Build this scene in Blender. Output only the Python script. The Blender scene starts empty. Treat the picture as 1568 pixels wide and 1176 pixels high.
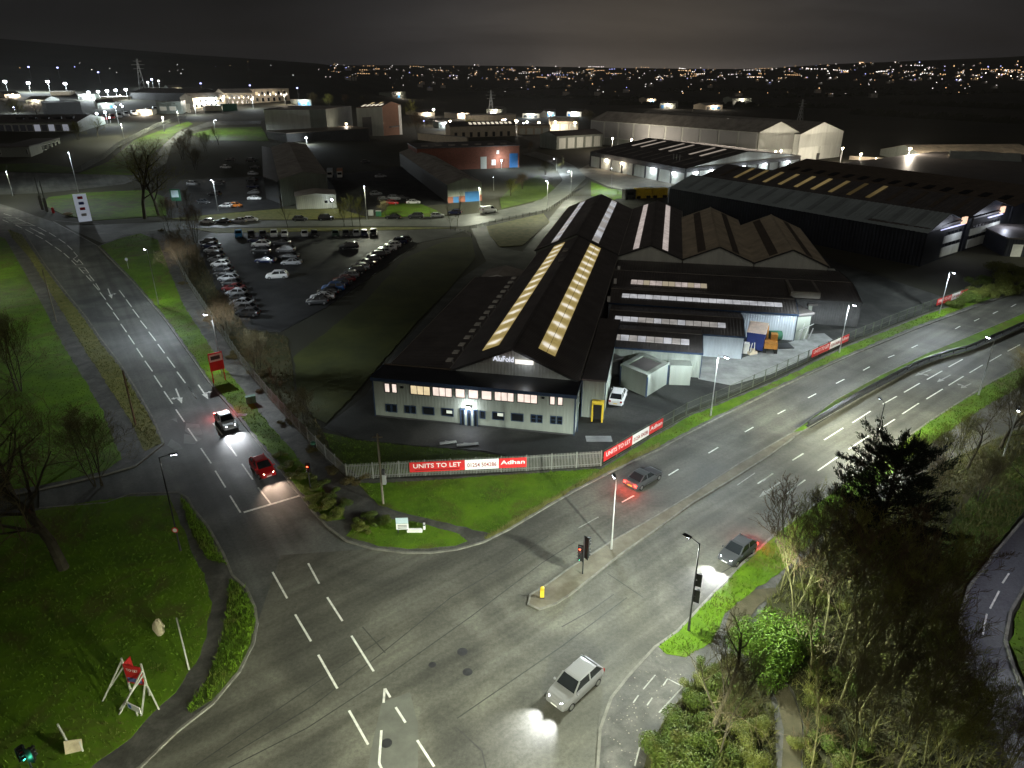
import bpy, math, random
import numpy as np
from mathutils import Vector, Matrix
from mathutils.geometry import tessellate_polygon
random.seed(7)
R = random.Random(11)
SC = bpy.context.scene
COL = SC.collection
PI = math.pi

# ------------------------------------------------------------------ camera
H, F, HOR = 42.0, 1087.0, 105.0
TH = math.atan((588 - HOR) / F)
CT, ST = math.cos(TH), math.sin(TH)
cd = bpy.data.cameras.new('camera')
cd.sensor_width = 36.0
cd.lens = F / 1568 * 36
cd.clip_start = 0.5
cd.clip_end = 30000
cam = bpy.data.objects.new('camera', cd)
COL.objects.link(cam)
cam.location = (0, 0, H)
cam.rotation_euler = (PI / 2 - TH, 0, 0)
SC.camera = cam

# ------------------------------------------------------------------ view, sampling
SC.view_settings.view_transform = 'Standard'
SC.view_settings.look = 'None'
SC.view_settings.exposure = 0.0
SC.view_settings.gamma = 1.0
SC.view_settings.use_curve_mapping = False
SC.render.engine = 'CYCLES'
SC.cycles.use_denoising = True
SC.cycles.max_bounces = 4
SC.cycles.diffuse_bounces = 2
SC.cycles.glossy_bounces = 2
SC.cycles.transmission_bounces = 2
SC.cycles.volume_bounces = 0
SC.cycles.sample_clamp_indirect = 3.0
SC.cycles.use_light_tree = True

# ------------------------------------------------------------------ night sky: overcast lit by the towns
w = bpy.data.worlds.new('World')
SC.world = w
w.use_nodes = True
nt = w.node_tree
nt.nodes.clear()
def wn(t, **k):
    n = nt.nodes.new(t)
    for a, v in k.items(): setattr(n, a, v)
    return n
def wmath(op, a, b=None):
    n = wn('ShaderNodeMath', operation=op)
    for i, v in enumerate((a, b)):
        if v is None: continue
        if isinstance(v, (int, float)): n.inputs[i].default_value = v
        else: nt.links.new(v, n.inputs[i])
    return n.outputs[0]
tc = wn('ShaderNodeTexCoord')
sky = wn('ShaderNodeTexSky', sky_type='NISHITA')
sky.sun_disc = False
sky.sun_elevation = math.radians(-6)
sky.sun_rotation = math.radians(20)
sep = wn('ShaderNodeSeparateXYZ')
nt.links.new(tc.outputs['Generated'], sep.inputs[0])
dot = wn('ShaderNodeVectorMath', operation='DOT_PRODUCT')
nt.links.new(tc.outputs['Generated'], dot.inputs[0])
dot.inputs[1].default_value = Vector((0.17, 1.0, 0.045)).normalized()
glow = wmath('POWER', wmath('MAXIMUM', dot.outputs['Value'], 0.0), 26.0)
el = wmath('MAXIMUM', sep.outputs['Z'], 0.0)
fall = wmath('POWER', 2.718, wmath('MULTIPLY', el, -11.0))
mp = wn('ShaderNodeMapping')
mp.inputs['Scale'].default_value = (1.2, 1.0, 7.0)
mp.inputs['Rotation'].default_value = (0.0, 0.12, 0.3)
nt.links.new(tc.outputs['Generated'], mp.inputs[0])
nz = wn('ShaderNodeTexNoise')
nz.inputs['Scale'].default_value = 2.2
nz.inputs['Detail'].default_value = 5
nz.inputs['Distortion'].default_value = 0.6
nt.links.new(mp.outputs[0], nz.inputs['Vector'])
cloud = wmath('ADD', wmath('MULTIPLY', nz.outputs['Fac'], 1.9), 0.05)
val = wmath('MULTIPLY', wmath('ADD', wmath('MULTIPLY', wmath('MULTIPLY', glow, fall), 0.16), wmath('ADD', wmath('MULTIPLY', fall, 0.003), 0.0052)), cloud)
mixc = wn('ShaderNodeMix', data_type='RGBA')
nt.links.new(glow, mixc.inputs[0])
mixc.inputs[6].default_value = (0.95, 0.93, 1.0, 1)
mixc.inputs[7].default_value = (1.0, 0.84, 0.69, 1)
bg = wn('ShaderNodeBackground')
nt.links.new(mixc.outputs[2], bg.inputs[0])
nt.links.new(val, bg.inputs[1])
bg2 = wn('ShaderNodeBackground')
nt.links.new(sky.outputs[0], bg2.inputs[0])
bg2.inputs[1].default_value = 0.05
add = wn('ShaderNodeAddShader')
out = wn('ShaderNodeOutputWorld')
nt.links.new(bg.outputs[0], add.inputs[0])
nt.links.new(bg2.outputs[0], add.inputs[1])
nt.links.new(add.outputs[0], out.inputs[0])
# added fill sun from behind the camera: broad, weak, lifts walls and roofs
sd = bpy.data.lights.new('fill_sun', 'SUN')
sd.energy = 0.22
sd.color = (1.0, 0.93, 0.82)
sd.angle = math.radians(70)
so = bpy.data.objects.new('fill_sun', sd)
COL.objects.link(so)
so.rotation_euler = (math.radians(58), 0, math.radians(-14))

# ------------------------------------------------------------------ terrain and photograph-to-ground helpers
def sstep(a, b, x):
    t = min(1.0, max(0.0, (x - a) / (b - a)))
    return t * t * (3 - 2 * t)
SKY_Y = [(-60, 40), (-36, 62), (-28, 76), (-22, 86), (-16, 94), (-8, 99), (0, 101), (8, 104), (16, 106), (19, 104), (20.5, 101), (22, 99), (28, 94), (33, 90), (36, 84), (60, 70)]
def skyline(az):
    for (a, y0), (b, y1) in zip(SKY_Y, SKY_Y[1:]):
        if a <= az <= b: return y0 + (y1 - y0) * (az - a) / (b - a)
    return 100 if abs(az) > 90 else 75
def tz(x, y):
    r = math.hypot(x, y)
    if r < 330: return 0.0
    az = math.degrees(math.atan2(x, y))
    wl = sstep(4, 16, -az)
    e = (HOR - skyline(az)) * 0.92 / F * CT
    near = wl * 0.052 * min(r - 330, 700)
    zl = near + (max(0, 42 + 2600 * e) - near) * sstep(1000, 2600, r) if wl > 0 else 0
    zr = (42 + 6200 * e) * sstep(2300, 6200, r)
    if r > 6200: zr = 42 + 6200 * e
    return zl * wl + zr * (1 - wl)
def ray(px, py):
    dx, dy = (px - 784) / F, -(py - 588) / F
    return Vector((dx, CT + dy * ST, -ST + dy * CT))
def G(px, py, z=0.0):
    """point of the ground (plus z) seen at a photograph pixel"""
    d = ray(px, py)
    if d.z < -1e-4:
        t = (H - z) / -d.z
        if t * math.hypot(d.x, d.y) < 330: return Vector((d.x * t, d.y * t, z))
    t0, t = 300.0, 300.0
    while t < 9000:
        x, y, zz = d.x * t, d.y * t, H + d.z * t
        if zz < tz(x, y) + z: break
        t0 = t
        t *= 1.01
    for _ in range(24):
        m = (t0 + t) / 2
        if H + d.z * m < tz(d.x * m, d.y * m) + z: t = m
        else: t0 = m
    return Vector((d.x * t, d.y * t, H + d.z * t))
def hgt(px, py, py2):
    """height of a vertical that stands at pixel (px, py) and reaches up to row py2"""
    p = G(px, py)
    lo, hi = 0.0, 120.0
    for _ in range(40):
        m = (lo + hi) / 2
        z = p.z + m - H
        f = p.y * CT - z * ST
        if 588 - F * (p.y * ST + z * CT) / f > py2: lo = m
        else: hi = m
    return lo

# ------------------------------------------------------------------ materials
MATS = {}
def nm(name):
    m = bpy.data.materials.new(name)
    m.use_nodes = True
    return m, m.node_tree, m.node_tree.nodes['Principled BSDF']
def mat(name, c, rough=0.7, var=0.25, scale=1.0, metal=0.0, bump=0.0, c2=None, coords='pos', detail=6, spec=0.3, objcol=False, stretch=None, c3=None):
    if name in MATS: return MATS[name]
    m, t, b = nm(name)
    N, L = t.nodes, t.links
    b.inputs['Roughness'].default_value = rough
    b.inputs['Metallic'].default_value = metal
    b.inputs['Specular IOR Level'].default_value = spec
    if objcol:
        oi = N.new('ShaderNodeObjectInfo')
        L.new(oi.outputs['Color'], b.inputs['Base Color'])
        MATS[name] = m
        return m
    if coords == 'pos':
        g = N.new('ShaderNodeNewGeometry').outputs['Position']
    else:
        g = N.new('ShaderNodeTexCoord').outputs['Object']
    if stretch:
        mpn = N.new('ShaderNodeMapping')
        mpn.inputs['Scale'].default_value = stretch
        L.new(g, mpn.inputs[0])
        g = mpn.outputs[0]
    n = N.new('ShaderNodeTexNoise')
    n.inputs['Scale'].default_value = scale
    n.inputs['Detail'].default_value = detail
    n.inputs['Roughness'].default_value = 0.65
    L.new(g, n.inputs['Vector'])
    r = N.new('ShaderNodeValToRGB')
    lo = c2 or tuple(v * (1 - var) for v in c)
    hi = tuple(min(1, v * (1 + var)) for v in c) if c2 is None else c
    r.color_ramp.elements[0].position = 0.32
    r.color_ramp.elements[1].position = 0.68
    r.color_ramp.elements[0].color = (*lo, 1)
    r.color_ramp.elements[1].color = (*hi, 1)
    L.new(n.outputs['Fac'], r.inputs[0])
    L.new(r.outputs[0], b.inputs['Base Color'])
    if c3:                                                           # worn, muddy or dry patches of their own shape
        n3 = N.new('ShaderNodeTexNoise')
        n3.inputs['Scale'].default_value = scale * 0.45
        n3.inputs['Detail'].default_value = 7
        n3.inputs['Roughness'].default_value = 0.7
        n3.inputs['Distortion'].default_value = 1.0
        L.new(g, n3.inputs['Vector'])
        r3 = N.new('ShaderNodeValToRGB')
        r3.color_ramp.elements[0].position, r3.color_ramp.elements[1].position = 0.49, 0.66
        L.new(n3.outputs['Fac'], r3.inputs[0])
        m3 = N.new('ShaderNodeMix')
        m3.data_type = 'RGBA'
        L.new(r3.outputs[0], m3.inputs[0])
        L.new(r.outputs[0], m3.inputs[6])
        m3.inputs[7].default_value = (*c3, 1)
        L.new(m3.outputs[2], b.inputs['Base Color'])
    if bump:
        n2 = N.new('ShaderNodeTexNoise')
        n2.inputs['Scale'].default_value = scale * 9
        n2.inputs['Detail'].default_value = 3
        L.new(g, n2.inputs['Vector'])
        bn = N.new('ShaderNodeBump')
        bn.inputs['Strength'].default_value = bump
        bn.inputs['Distance'].default_value = 0.05
        L.new(n2.outputs['Fac'], bn.inputs['Height'])
        L.new(bn.outputs[0], b.inputs['Normal'])
    MATS[name] = m
    return m
def emit(name, c, s, sample=False, noise=0.0, nscale=1.0):
    if name in MATS: return MATS[name]
    m, t, b = nm(name)
    N, L = t.nodes, t.links
    b.inputs['Base Color'].default_value = (*[v * 0.5 for v in c], 1)
    b.inputs['Roughness'].default_value = 0.4
    b.inputs['Emission Color'].default_value = (*c, 1)
    b.inputs['Emission Strength'].default_value = s
    if noise:
        g = N.new('ShaderNodeNewGeometry').outputs['Position']
        n = N.new('ShaderNodeTexNoise')
        n.inputs['Scale'].default_value = nscale
        n.inputs['Detail'].default_value = 3
        L.new(g, n.inputs['Vector'])
        mr = N.new('ShaderNodeMapRange')
        mr.inputs['From Min'].default_value = 0.35
        mr.inputs['From Max'].default_value = 0.65
        mr.inputs['To Min'].default_value = s * (1 - noise)
        mr.inputs['To Max'].default_value = s * (1 + noise)
        L.new(n.outputs['Fac'], mr.inputs[0])
        L.new(mr.outputs[0], b.inputs['Emission Strength'])
    m.cycles.emission_sampling = 'AUTO' if sample else 'NONE'
    MATS[name] = m
    return m
def asphalt(name, base, light, dark, scale=0.09, ang=None):
    """worn tarmac: broad lighter and darker stretches, fine aggregate, polished wheel paths"""
    if name in MATS: return MATS[name]
    m, t, b = nm(name)
    N, L = t.nodes, t.links
    g = N.new('ShaderNodeNewGeometry').outputs['Position']
    def noise(s, d=5, rough=0.6, dist=0.0):
        n = N.new('ShaderNodeTexNoise')
        n.inputs['Scale'].default_value = s
        n.inputs['Detail'].default_value = d
        n.inputs['Roughness'].default_value = rough
        n.inputs['Distortion'].default_value = dist
        L.new(g, n.inputs['Vector'])
        return n.outputs['Fac']
    r = N.new('ShaderNodeValToRGB')
    els = r.color_ramp.elements
    els[0].position, els[0].color = 0.36, (*dark, 1)
    els[1].position, els[1].color = 0.64, (*light, 1)
    e = els.new(0.5)
    e.color = (*base, 1)
    L.new(noise(scale, 5, 0.55, 1.2), r.inputs[0])
    mx = N.new('ShaderNodeMix')
    mx.data_type, mx.blend_type = 'RGBA', 'MULTIPLY'
    mx.inputs[0].default_value = 1.0
    r2 = N.new('ShaderNodeValToRGB')
    r2.color_ramp.elements[0].position, r2.color_ramp.elements[0].color = 0.3, (0.6, 0.6, 0.6, 1)
    r2.color_ramp.elements[1].position, r2.color_ramp.elements[1].color = 0.7, (1.3, 1.3, 1.3, 1)
    L.new(noise(3.2, 8, 0.8), r2.inputs[0])
    L.new(r.outputs[0], mx.inputs[6])
    L.new(r2.outputs[0], mx.inputs[7])
    colr = mx.outputs[2]
    if ang is not None:                                              # wheel paths and drips drawn out along the carriageway
        mpn = N.new('ShaderNodeMapping')
        mpn.vector_type = 'TEXTURE'
        mpn.inputs['Rotation'].default_value = (0, 0, ang)
        mpn.inputs['Scale'].default_value = (45.0, 1.5, 1.0)
        L.new(g, mpn.inputs[0])
        ns = N.new('ShaderNodeTexNoise')
        ns.inputs['Scale'].default_value = 1.0
        ns.inputs['Detail'].default_value = 4
        L.new(mpn.outputs[0], ns.inputs['Vector'])
        rs = N.new('ShaderNodeValToRGB')
        rs.color_ramp.elements[0].position, rs.color_ramp.elements[0].color = 0.35, (0.72, 0.71, 0.68, 1)
        rs.color_ramp.elements[1].position, rs.color_ramp.elements[1].color = 0.65, (1.25, 1.25, 1.22, 1)
        L.new(ns.outputs['Fac'], rs.inputs[0])
        m2 = N.new('ShaderNodeMix')
        m2.data_type, m2.blend_type = 'RGBA', 'MULTIPLY'
        m2.inputs[0].default_value = 1.0
        L.new(colr, m2.inputs[6])
        L.new(rs.outputs[0], m2.inputs[7])
        colr = m2.outputs[2]
    L.new(colr, b.inputs['Base Color'])
    mr = N.new('ShaderNodeMapRange')
    mr.inputs['To Min'].default_value = 0.58
    mr.inputs['To Max'].default_value = 0.88
    L.new(noise(0.25, 5), mr.inputs[0])
    L.new(mr.outputs[0], b.inputs['Roughness'])
    b.inputs['Specular IOR Level'].default_value = 0.35
    bn = N.new('ShaderNodeBump')
    bn.inputs['Strength'].default_value = 0.35
    bn.inputs['Distance'].default_value = 0.02
    L.new(noise(14, 3), bn.inputs['Height'])
    L.new(bn.outputs[0], b.inputs['Normal'])
    MATS[name] = m
    return m
M_ROAD = asphalt('road_tarmac', (0.086, 0.084, 0.070), (0.125, 0.122, 0.101), (0.060, 0.059, 0.050), ang=math.radians(40))
M_ROAD2 = asphalt('side_road_tarmac', (0.074, 0.077, 0.072), (0.10, 0.102, 0.095), (0.048, 0.050, 0.048), 0.12, ang=math.radians(-57))
M_PAVE = asphalt('pavement_tarmac', (0.07, 0.068, 0.06), (0.10, 0.095, 0.085), (0.045, 0.043, 0.038), 0.4)
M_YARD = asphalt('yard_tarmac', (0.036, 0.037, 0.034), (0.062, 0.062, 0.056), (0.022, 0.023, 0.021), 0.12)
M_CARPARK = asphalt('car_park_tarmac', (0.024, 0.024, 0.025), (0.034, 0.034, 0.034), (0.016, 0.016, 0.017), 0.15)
M_CONC = mat('concrete_apron', (0.30, 0.31, 0.30), 0.8, 0.3, 0.35, bump=0.2)
M_KERB = mat('kerb_stone', (0.15, 0.145, 0.125), 0.85, 0.35, 1.2, bump=0.2)
M_PAINT = mat('road_paint', (0.62, 0.62, 0.57), 0.6, 0.3, 2.2)
M_PAINTOLD = mat('worn_road_paint', (0.26, 0.26, 0.235), 0.7, 0.4, 2.2)
M_YPAINT = mat('yellow_road_paint', (0.42, 0.36, 0.10), 0.7, 0.3, 1.5)
M_TAR = mat('tar_seam', (0.040, 0.040, 0.036), 0.5, 0.3, 2)
M_GRASS = mat('mown_grass', (0.098, 0.190, 0.002), 0.9, 0.3, 0.3, c2=(0.046, 0.095, 0.002), bump=0.6, c3=(0.078, 0.076, 0.016))
M_GRASSD = mat('rough_grass', (0.062, 0.10, 0.008), 0.9, 0.3, 0.2, c2=(0.028, 0.05, 0.005), bump=0.6)
M_GRASSY = mat('dry_grass', (0.16, 0.15, 0.04), 0.9, 0.3, 0.6, c2=(0.075, 0.085, 0.018), bump=0.6)
M_BLADE = mat('grass_blade', (0.108, 0.200, 0.003), 0.8, 0.3, 0.5, c2=(0.052, 0.105, 0.003), c3=(0.10, 0.10, 0.02))
M_BLADEY = mat('dry_grass_blade', (0.17, 0.165, 0.05), 0.8, 0.3, 1.0, c2=(0.08, 0.10, 0.02))
M_EARTH = mat('bare_earth', (0.085, 0.072, 0.042), 0.95, 0.3, 0.9, c2=(0.045, 0.042, 0.02), bump=0.5)
M_SCRUB = mat('scrub_ground', (0.055, 0.048, 0.022), 0.95, 0.4, 0.3, c2=(0.028, 0.034, 0.010), bump=0.6)
M_TERR = mat('distant_fields', (0.05, 0.047, 0.03), 0.95, 0.4, 0.006, c2=(0.024, 0.025, 0.017))
M_BARK = mat('bark', (0.05, 0.044, 0.028), 0.9, 0.4, 2.5, coords='obj', bump=0.4)
M_IVYBARK = mat('mossy_bark', (0.13, 0.125, 0.05), 0.9, 0.4, 1.5, coords='obj', bump=0.4)
M_TWIG = mat('twigs', (0.13, 0.112, 0.055), 0.9, 0.3, 0.4, coords='obj')
M_TWIGR = mat('reddish_twigs', (0.125, 0.085, 0.045), 0.9, 0.3, 0.4, coords='obj')
M_TWIGG = mat('mossy_twigs', (0.19, 0.19, 0.045), 0.9, 0.3, 0.4, coords='obj')
M_LEAF = mat('shrub_leaf', (0.075, 0.11, 0.010), 0.7, 0.3, 1.2, c2=(0.03, 0.055, 0.006), c3=(0.09, 0.085, 0.02))
M_LEAFB = mat('bright_shrub_leaf', (0.085, 0.15, 0.006), 0.6, 0.3, 1.2, c2=(0.06, 0.13, 0.01))
M_LEAFY = mat('yellowish_shrub_leaf', (0.14, 0.15, 0.025), 0.6, 0.3, 1.2, c2=(0.07, 0.09, 0.015))
M_NEEDLE = mat('conifer_needles', (0.018, 0.026, 0.014), 0.8, 0.4, 1.0)
M_WHITECLAD = mat('white_cladding', (0.62, 0.64, 0.58), 0.5, 0.12, 0.5, stretch=(1, 1, 0.15))
M_GREYCLAD = mat('grey_cladding', (0.26, 0.285, 0.245), 0.5, 0.14, 0.5, stretch=(1, 1, 0.15))
M_BLUEWHITE = mat('pale_blue_cladding', (0.46, 0.51, 0.56), 0.45, 0.1, 0.6, stretch=(1, 1, 0.15))
M_NAVY = mat('navy_trim', (0.025, 0.045, 0.085), 0.4, 0.2, 1)
M_DARKROOF = mat('dark_roof_sheet', (0.115, 0.105, 0.10), 0.5, 0.25, 0.3)
M_FLATROOF = mat('wet_felt_roof', (0.022, 0.024, 0.028), 0.32, 0.4, 0.35, spec=0.5)
M_GREYROOF = mat('grey_roof_sheet', (0.29, 0.27, 0.24), 0.6, 0.3, 0.25)
M_BROWNROOF = mat('brown_roof_sheet', (0.50, 0.425, 0.31), 0.65, 0.25, 0.3)
M_BROWNDARK = mat('old_rooflight', (0.12, 0.095, 0.07), 0.5, 0.25, 0.5)
M_BLUEROOF = mat('blue_grey_roof', (0.36, 0.42, 0.43), 0.5, 0.2, 0.1)
M_BLUECLAD = mat('dark_blue_cladding', (0.034, 0.038, 0.050), 0.45, 0.25, 0.2)
M_BRICK = mat('brick', (0.22, 0.085, 0.055), 0.85, 0.25, 1.5)
M_ORANGEBRICK = mat('orange_brick', (0.34, 0.18, 0.12), 0.85, 0.2, 1.0)
M_CREAM = mat('cream_render', (0.52, 0.45, 0.34), 0.8, 0.15, 0.6)
M_BLUEDOOR = mat('blue_door', (0.03, 0.13, 0.32), 0.5, 0.1, 1)
M_DARKGREY = mat('dark_grey', (0.05, 0.05, 0.05), 0.6, 0.2, 1)
M_GALV = mat('galvanised_steel', (0.42, 0.43, 0.42), 0.45, 0.15, 2, metal=0.3)
M_PALE = mat('palisade_steel', (0.17, 0.175, 0.15), 0.6, 0.2, 1.2, metal=0.2)
M_DARKSTEEL = mat('dark_steel', (0.028, 0.028, 0.030), 0.5, 0.3, 2)
M_WOOD = mat('weathered_wood', (0.17, 0.15, 0.11), 0.85, 0.3, 2, stretch=(4, 4, 0.4), coords='obj')
M_PALEWOOD = mat('pale_timber', (0.42, 0.42, 0.36), 0.75, 0.2, 2)
M_RED = mat('red_board', (0.55, 0.025, 0.025), 0.5, 0.12, 1.5)
M_WHITE = mat('white_paint', (0.75, 0.75, 0.72), 0.5, 0.08, 1)
M_YELLOW = mat('yellow_paint', (0.72, 0.50, 0.04), 0.5, 0.15, 1)
M_BLUE = mat('blue_paint', (0.03, 0.12, 0.5), 0.45, 0.15, 1)
M_NAVYPAINT = mat('navy_paint', (0.03, 0.05, 0.22), 0.45, 0.2, 1)
M_GREENBOX = mat('green_cabinet', (0.03, 0.12, 0.07), 0.6, 0.2, 1)
M_STONE = mat('pale_boulder', (0.42, 0.36, 0.24), 0.9, 0.3, 1.5, bump=0.5)
M_BLACK = mat('black_plastic', (0.012, 0.012, 0.012), 0.5, 0.1, 1)
M_GLASS = mat('dark_glass', (0.012, 0.014, 0.016), 0.12, 0.1, 1, spec=0.6)
M_TYRE = mat('tyre', (0.015, 0.015, 0.015), 0.8, 0.1, 1)
M_RIM = mat('alloy_rim', (0.4, 0.4, 0.4), 0.3, 0.1, 1, metal=0.8)
M_CARPAINT = mat('car_paint', (0.5, 0.5, 0.5), 0.28, spec=0.5, objcol=True)
M_LAMPOFF = mat('lamp_glass', (0.5, 0.5, 0.52), 0.15, 0.05, 1, spec=0.6)
M_TAILOFF = mat('tail_lamp_glass', (0.3, 0.01, 0.01), 0.2, 0.05, 1, spec=0.6)
M_TRACK = mat('machine_orange', (0.45, 0.20, 0.04), 0.6, 0.3, 1)
E_COOL = emit('lamp_cool', (0.82, 0.86, 1.0), 40)
E_WARM = emit('lamp_warm', (1.0, 0.78, 0.52), 40)
E_HEAD = emit('headlamp_lit', (0.92, 0.95, 1.0), 60)
E_HEADW = emit('headlamp_warm', (1.0, 0.85, 0.6), 40)
E_TAIL = emit('tail_lamp_lit', (1.0, 0.03, 0.02), 14)
E_REDLAMP = emit('red_signal_lit', (1.0, 0.06, 0.02), 18)
E_GREENLAMP = emit('green_signal_lit', (0.05, 1.0, 0.55), 8)
E_WIN = emit('lit_window', (1.0, 0.82, 0.72), 0.95, noise=0.15, nscale=1.5)
E_WINY = emit('lit_window_yellow', (1.0, 0.80, 0.48), 0.75, noise=0.15, nscale=1.5)
E_RL = [emit('rooflight_bright', (1.0, 0.90, 0.70), 0.85, noise=0.35, nscale=0.9),
        emit('rooflight_amber', (1.0, 0.80, 0.42), 0.40, noise=0.3, nscale=0.9),
        emit('rooflight_dim', (1.0, 0.74, 0.32), 0.22, noise=0.4, nscale=0.9)]
E_RLW = [emit('rooflight_white', (0.94, 0.95, 1.0), 0.42, noise=0.3, nscale=0.7),
         emit('rooflight_white_dim', (1.0, 0.95, 0.9), 0.26, noise=0.3, nscale=0.7)]
E_RLPINK = emit('rooflight_pinkish', (1.0, 0.86, 0.80), 0.42, noise=0.25, nscale=0.7)
E_STRIP = emit('far_rooflight', (1.0, 0.86, 0.72), 0.30, noise=0.3, nscale=0.2)
E_STRIPY = emit('far_rooflight_yellow', (1.0, 0.74, 0.30), 0.09, noise=0.8, nscale=0.06)
E_SIGN = emit('sign_lit', (0.85, 0.88, 1.0), 0.95)
E_TOWNW = emit('town_light_white', (1.0, 0.93, 0.88), 5.0)
E_TOWNO = emit('town_light_orange', (1.0, 0.60, 0.28), 3.6)
E_TOWNB = emit('town_light_blue', (0.42, 0.45, 1.0), 5.0)

# ------------------------------------------------------------------ mesh builder
class MB:
    def __init__(s): s.v, s.f = [], []
    def add(s, vs, fs):
        b = len(s.v)
        s.v += [tuple(v) for v in vs]
        s.f += [tuple(i + b for i in f) for f in fs]
        return s
    def box(s, x0, x1, y0, y1, z0, z1):
        return s.add([(x0, y0, z0), (x1, y0, z0), (x1, y1, z0), (x0, y1, z0), (x0, y0, z1), (x1, y0, z1), (x1, y1, z1), (x0, y1, z1)],
                     [(0, 3, 2, 1), (4, 5, 6, 7), (0, 1, 5, 4), (1, 2, 6, 5), (2, 3, 7, 6), (3, 0, 4, 7)])
    def bar(s, p, q, wd, ht, up=(0, 0, 1)):
        """box beam from p to q"""
        p, q = Vector(p), Vector(q)
        d = (q - p).normalized()
        sd_ = d.cross(Vector(up))
        if sd_.length < 1e-4: sd_ = d.cross(Vector((1, 0, 0)))
        sd_.normalize()
        u = sd_.cross(d)
        a, b = sd_ * wd / 2, u * ht / 2
        vs = [p - a - b, p + a - b, p + a + b, p - a + b, q - a - b, q + a - b, q + a + b, q - a + b]
        return s.add(vs, [(3, 2, 1, 0), (4, 5, 6, 7), (0, 1, 5, 4), (1, 2, 6, 5), (2, 3, 7, 6), (3, 0, 4, 7)])
    def tube(s, p, q, r0, r1, n=8, caps=True):
        p, q = Vector(p), Vector(q)
        d = (q - p).normalized()
        a = d.cross(Vector((0, 0, 1)))
        if a.length < 1e-3: a = Vector((1, 0, 0))
        a.normalize()
        b = d.cross(a)
        vs = []
        for c, r in ((p, r0), (q, r1)):
            for i in range(n):
                t = 2 * PI * i / n
                vs.append(c + a * (r * math.cos(t)) + b * (r * math.sin(t)))
        fs = [(i, (i + 1) % n, n + (i + 1) % n, n + i) for i in range(n)]
        if caps: fs += [tuple(range(n))[::-1], tuple(range(n, 2 * n))]
        return s.add(vs, fs)
    def prism(s, pts, z0, z1):
        n = len(pts)
        tri = tessellate_polygon([[Vector((p[0], p[1], 0)) for p in pts]])
        vs = [(p[0], p[1], z0) for p in pts] + [(p[0], p[1], z1) for p in pts]
        fs = []
        for a, b, c in tri:
            A, B, C = pts[a], pts[b], pts[c]
            if (B[0] - A[0]) * (C[1] - A[1]) - (B[1] - A[1]) * (C[0] - A[0]) < 0: b, c = c, b
            fs.append((n + a, n + b, n + c))
        fs += [(i, (i + 1) % n, n + (i + 1) % n, n + i) for i in range(n)]
        return s.add(vs, fs)
    def quad(s, a, b, c, d): return s.add([a, b, c, d], [(0, 1, 2, 3)])
    def clad(s, p, q, z0, z1, nrm, pitch=0.34, dep=0.045, ztop=None):
        """ribbed sheet standing from p to q; ztop(t) gives a sloping top"""
        p, q = Vector((p[0], p[1])), Vector((q[0], q[1]))
        Ln = (q - p).length
        n = max(1, int(Ln / pitch))
        nv = Vector(nrm).normalized() * dep
        cols = []
        for i in range(n):
            for fr, o in ((0.0, 0), (0.5, 0), (0.62, 1), (0.88, 1)):
                cols.append(((i + fr) / n, o))
        cols.append((1.0, 0))
        vs = []
        for t, o in cols:
            c = p.lerp(q, t)
            x, y = c.x + nv.x * o, c.y + nv.y * o
            vs += [(x, y, z0), (x, y, ztop(t) if ztop else z1)]
        fs = [(2 * i, 2 * i + 2, 2 * i + 3, 2 * i + 1) for i in range(len(cols) - 1)]
        return s.add(vs, fs)
    def sheet(s, a, b, c, d, pitch=0.5, dep=0.05, th=0.0):
        """ribbed roof sheet; ribs run from edge ab to edge dc"""
        a, b, c, d = map(Vector, (a, b, c, d))
        n = max(1, int((b - a).length / pitch))
        nv = (b - a).cross(d - a).normalized() * dep
        if nv.z < 0: nv = -nv
        cols = []
        for i in range(n):
            for fr, o in ((0.0, 0), (0.55, 0), (0.65, 1), (0.9, 1)):
                cols.append(((i + fr) / n, o))
        cols.append((1.0, 0))
        vs = []
        for t, o in cols: vs += [a.lerp(b, t) + nv * o, d.lerp(c, t) + nv * o]
        return s.add(vs, [(2 * i, 2 * i + 2, 2 * i + 3, 2 * i + 1) for i in range(len(cols) - 1)])
    def mesh(s, name, m, off=(0, 0, 0), smooth=False):
        me = bpy.data.meshes.new(name)
        if any(off): v = [(a - off[0], b - off[1], c - off[2]) for a, b, c in s.v]
        else: v = s.v
        me.from_pydata(v, [], s.f)
        me.materials.append(m)
        if smooth: me.polygons.foreach_set('use_smooth', [True] * len(me.polygons))
        me.update()
        return me
    def build(s, name, m, parent=None, off=None, smooth=False, loc=None):
        if off is None:
            off = parent.get('_w', (0, 0, 0)) if parent else (0, 0, 0)
        o = bpy.data.objects.new(name, s.mesh(name, m, off, smooth))
        COL.objects.link(o)
        if parent:
            o.parent = parent
            o['_w'] = list(parent.get('_w', (0, 0, 0)))
        if loc: o.location = loc
        return o
def place(name, me, parent, loc=(0, 0, 0), rot=(0, 0, 0), scale=None):
    o = bpy.data.objects.new(name, me)
    COL.objects.link(o)
    o.parent = parent
    o.location = loc
    o.rotation_euler = rot
    if scale: o.scale = scale
    return o
def tag(o, label=None, cat=None, group=None, kind=None):
    if label: o['label'] = label
    if cat: o['category'] = cat
    if group: o['group'] = group
    if kind: o['kind'] = kind
    return o
def thing(name, label, cat, loc=(0, 0, 0), rz=0.0, group=None, world=False):
    """world=True: children are given in world coordinates, the root still stands at the base"""
    o = bpy.data.objects.new(name, None)
    o.empty_display_size = 0.2
    COL.objects.link(o)
    o.location = loc
    o.rotation_euler = (0, 0, rz)
    if world: o['_w'] = list(loc)
    return tag(o, label, cat, group)
KIDS = {}
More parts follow.
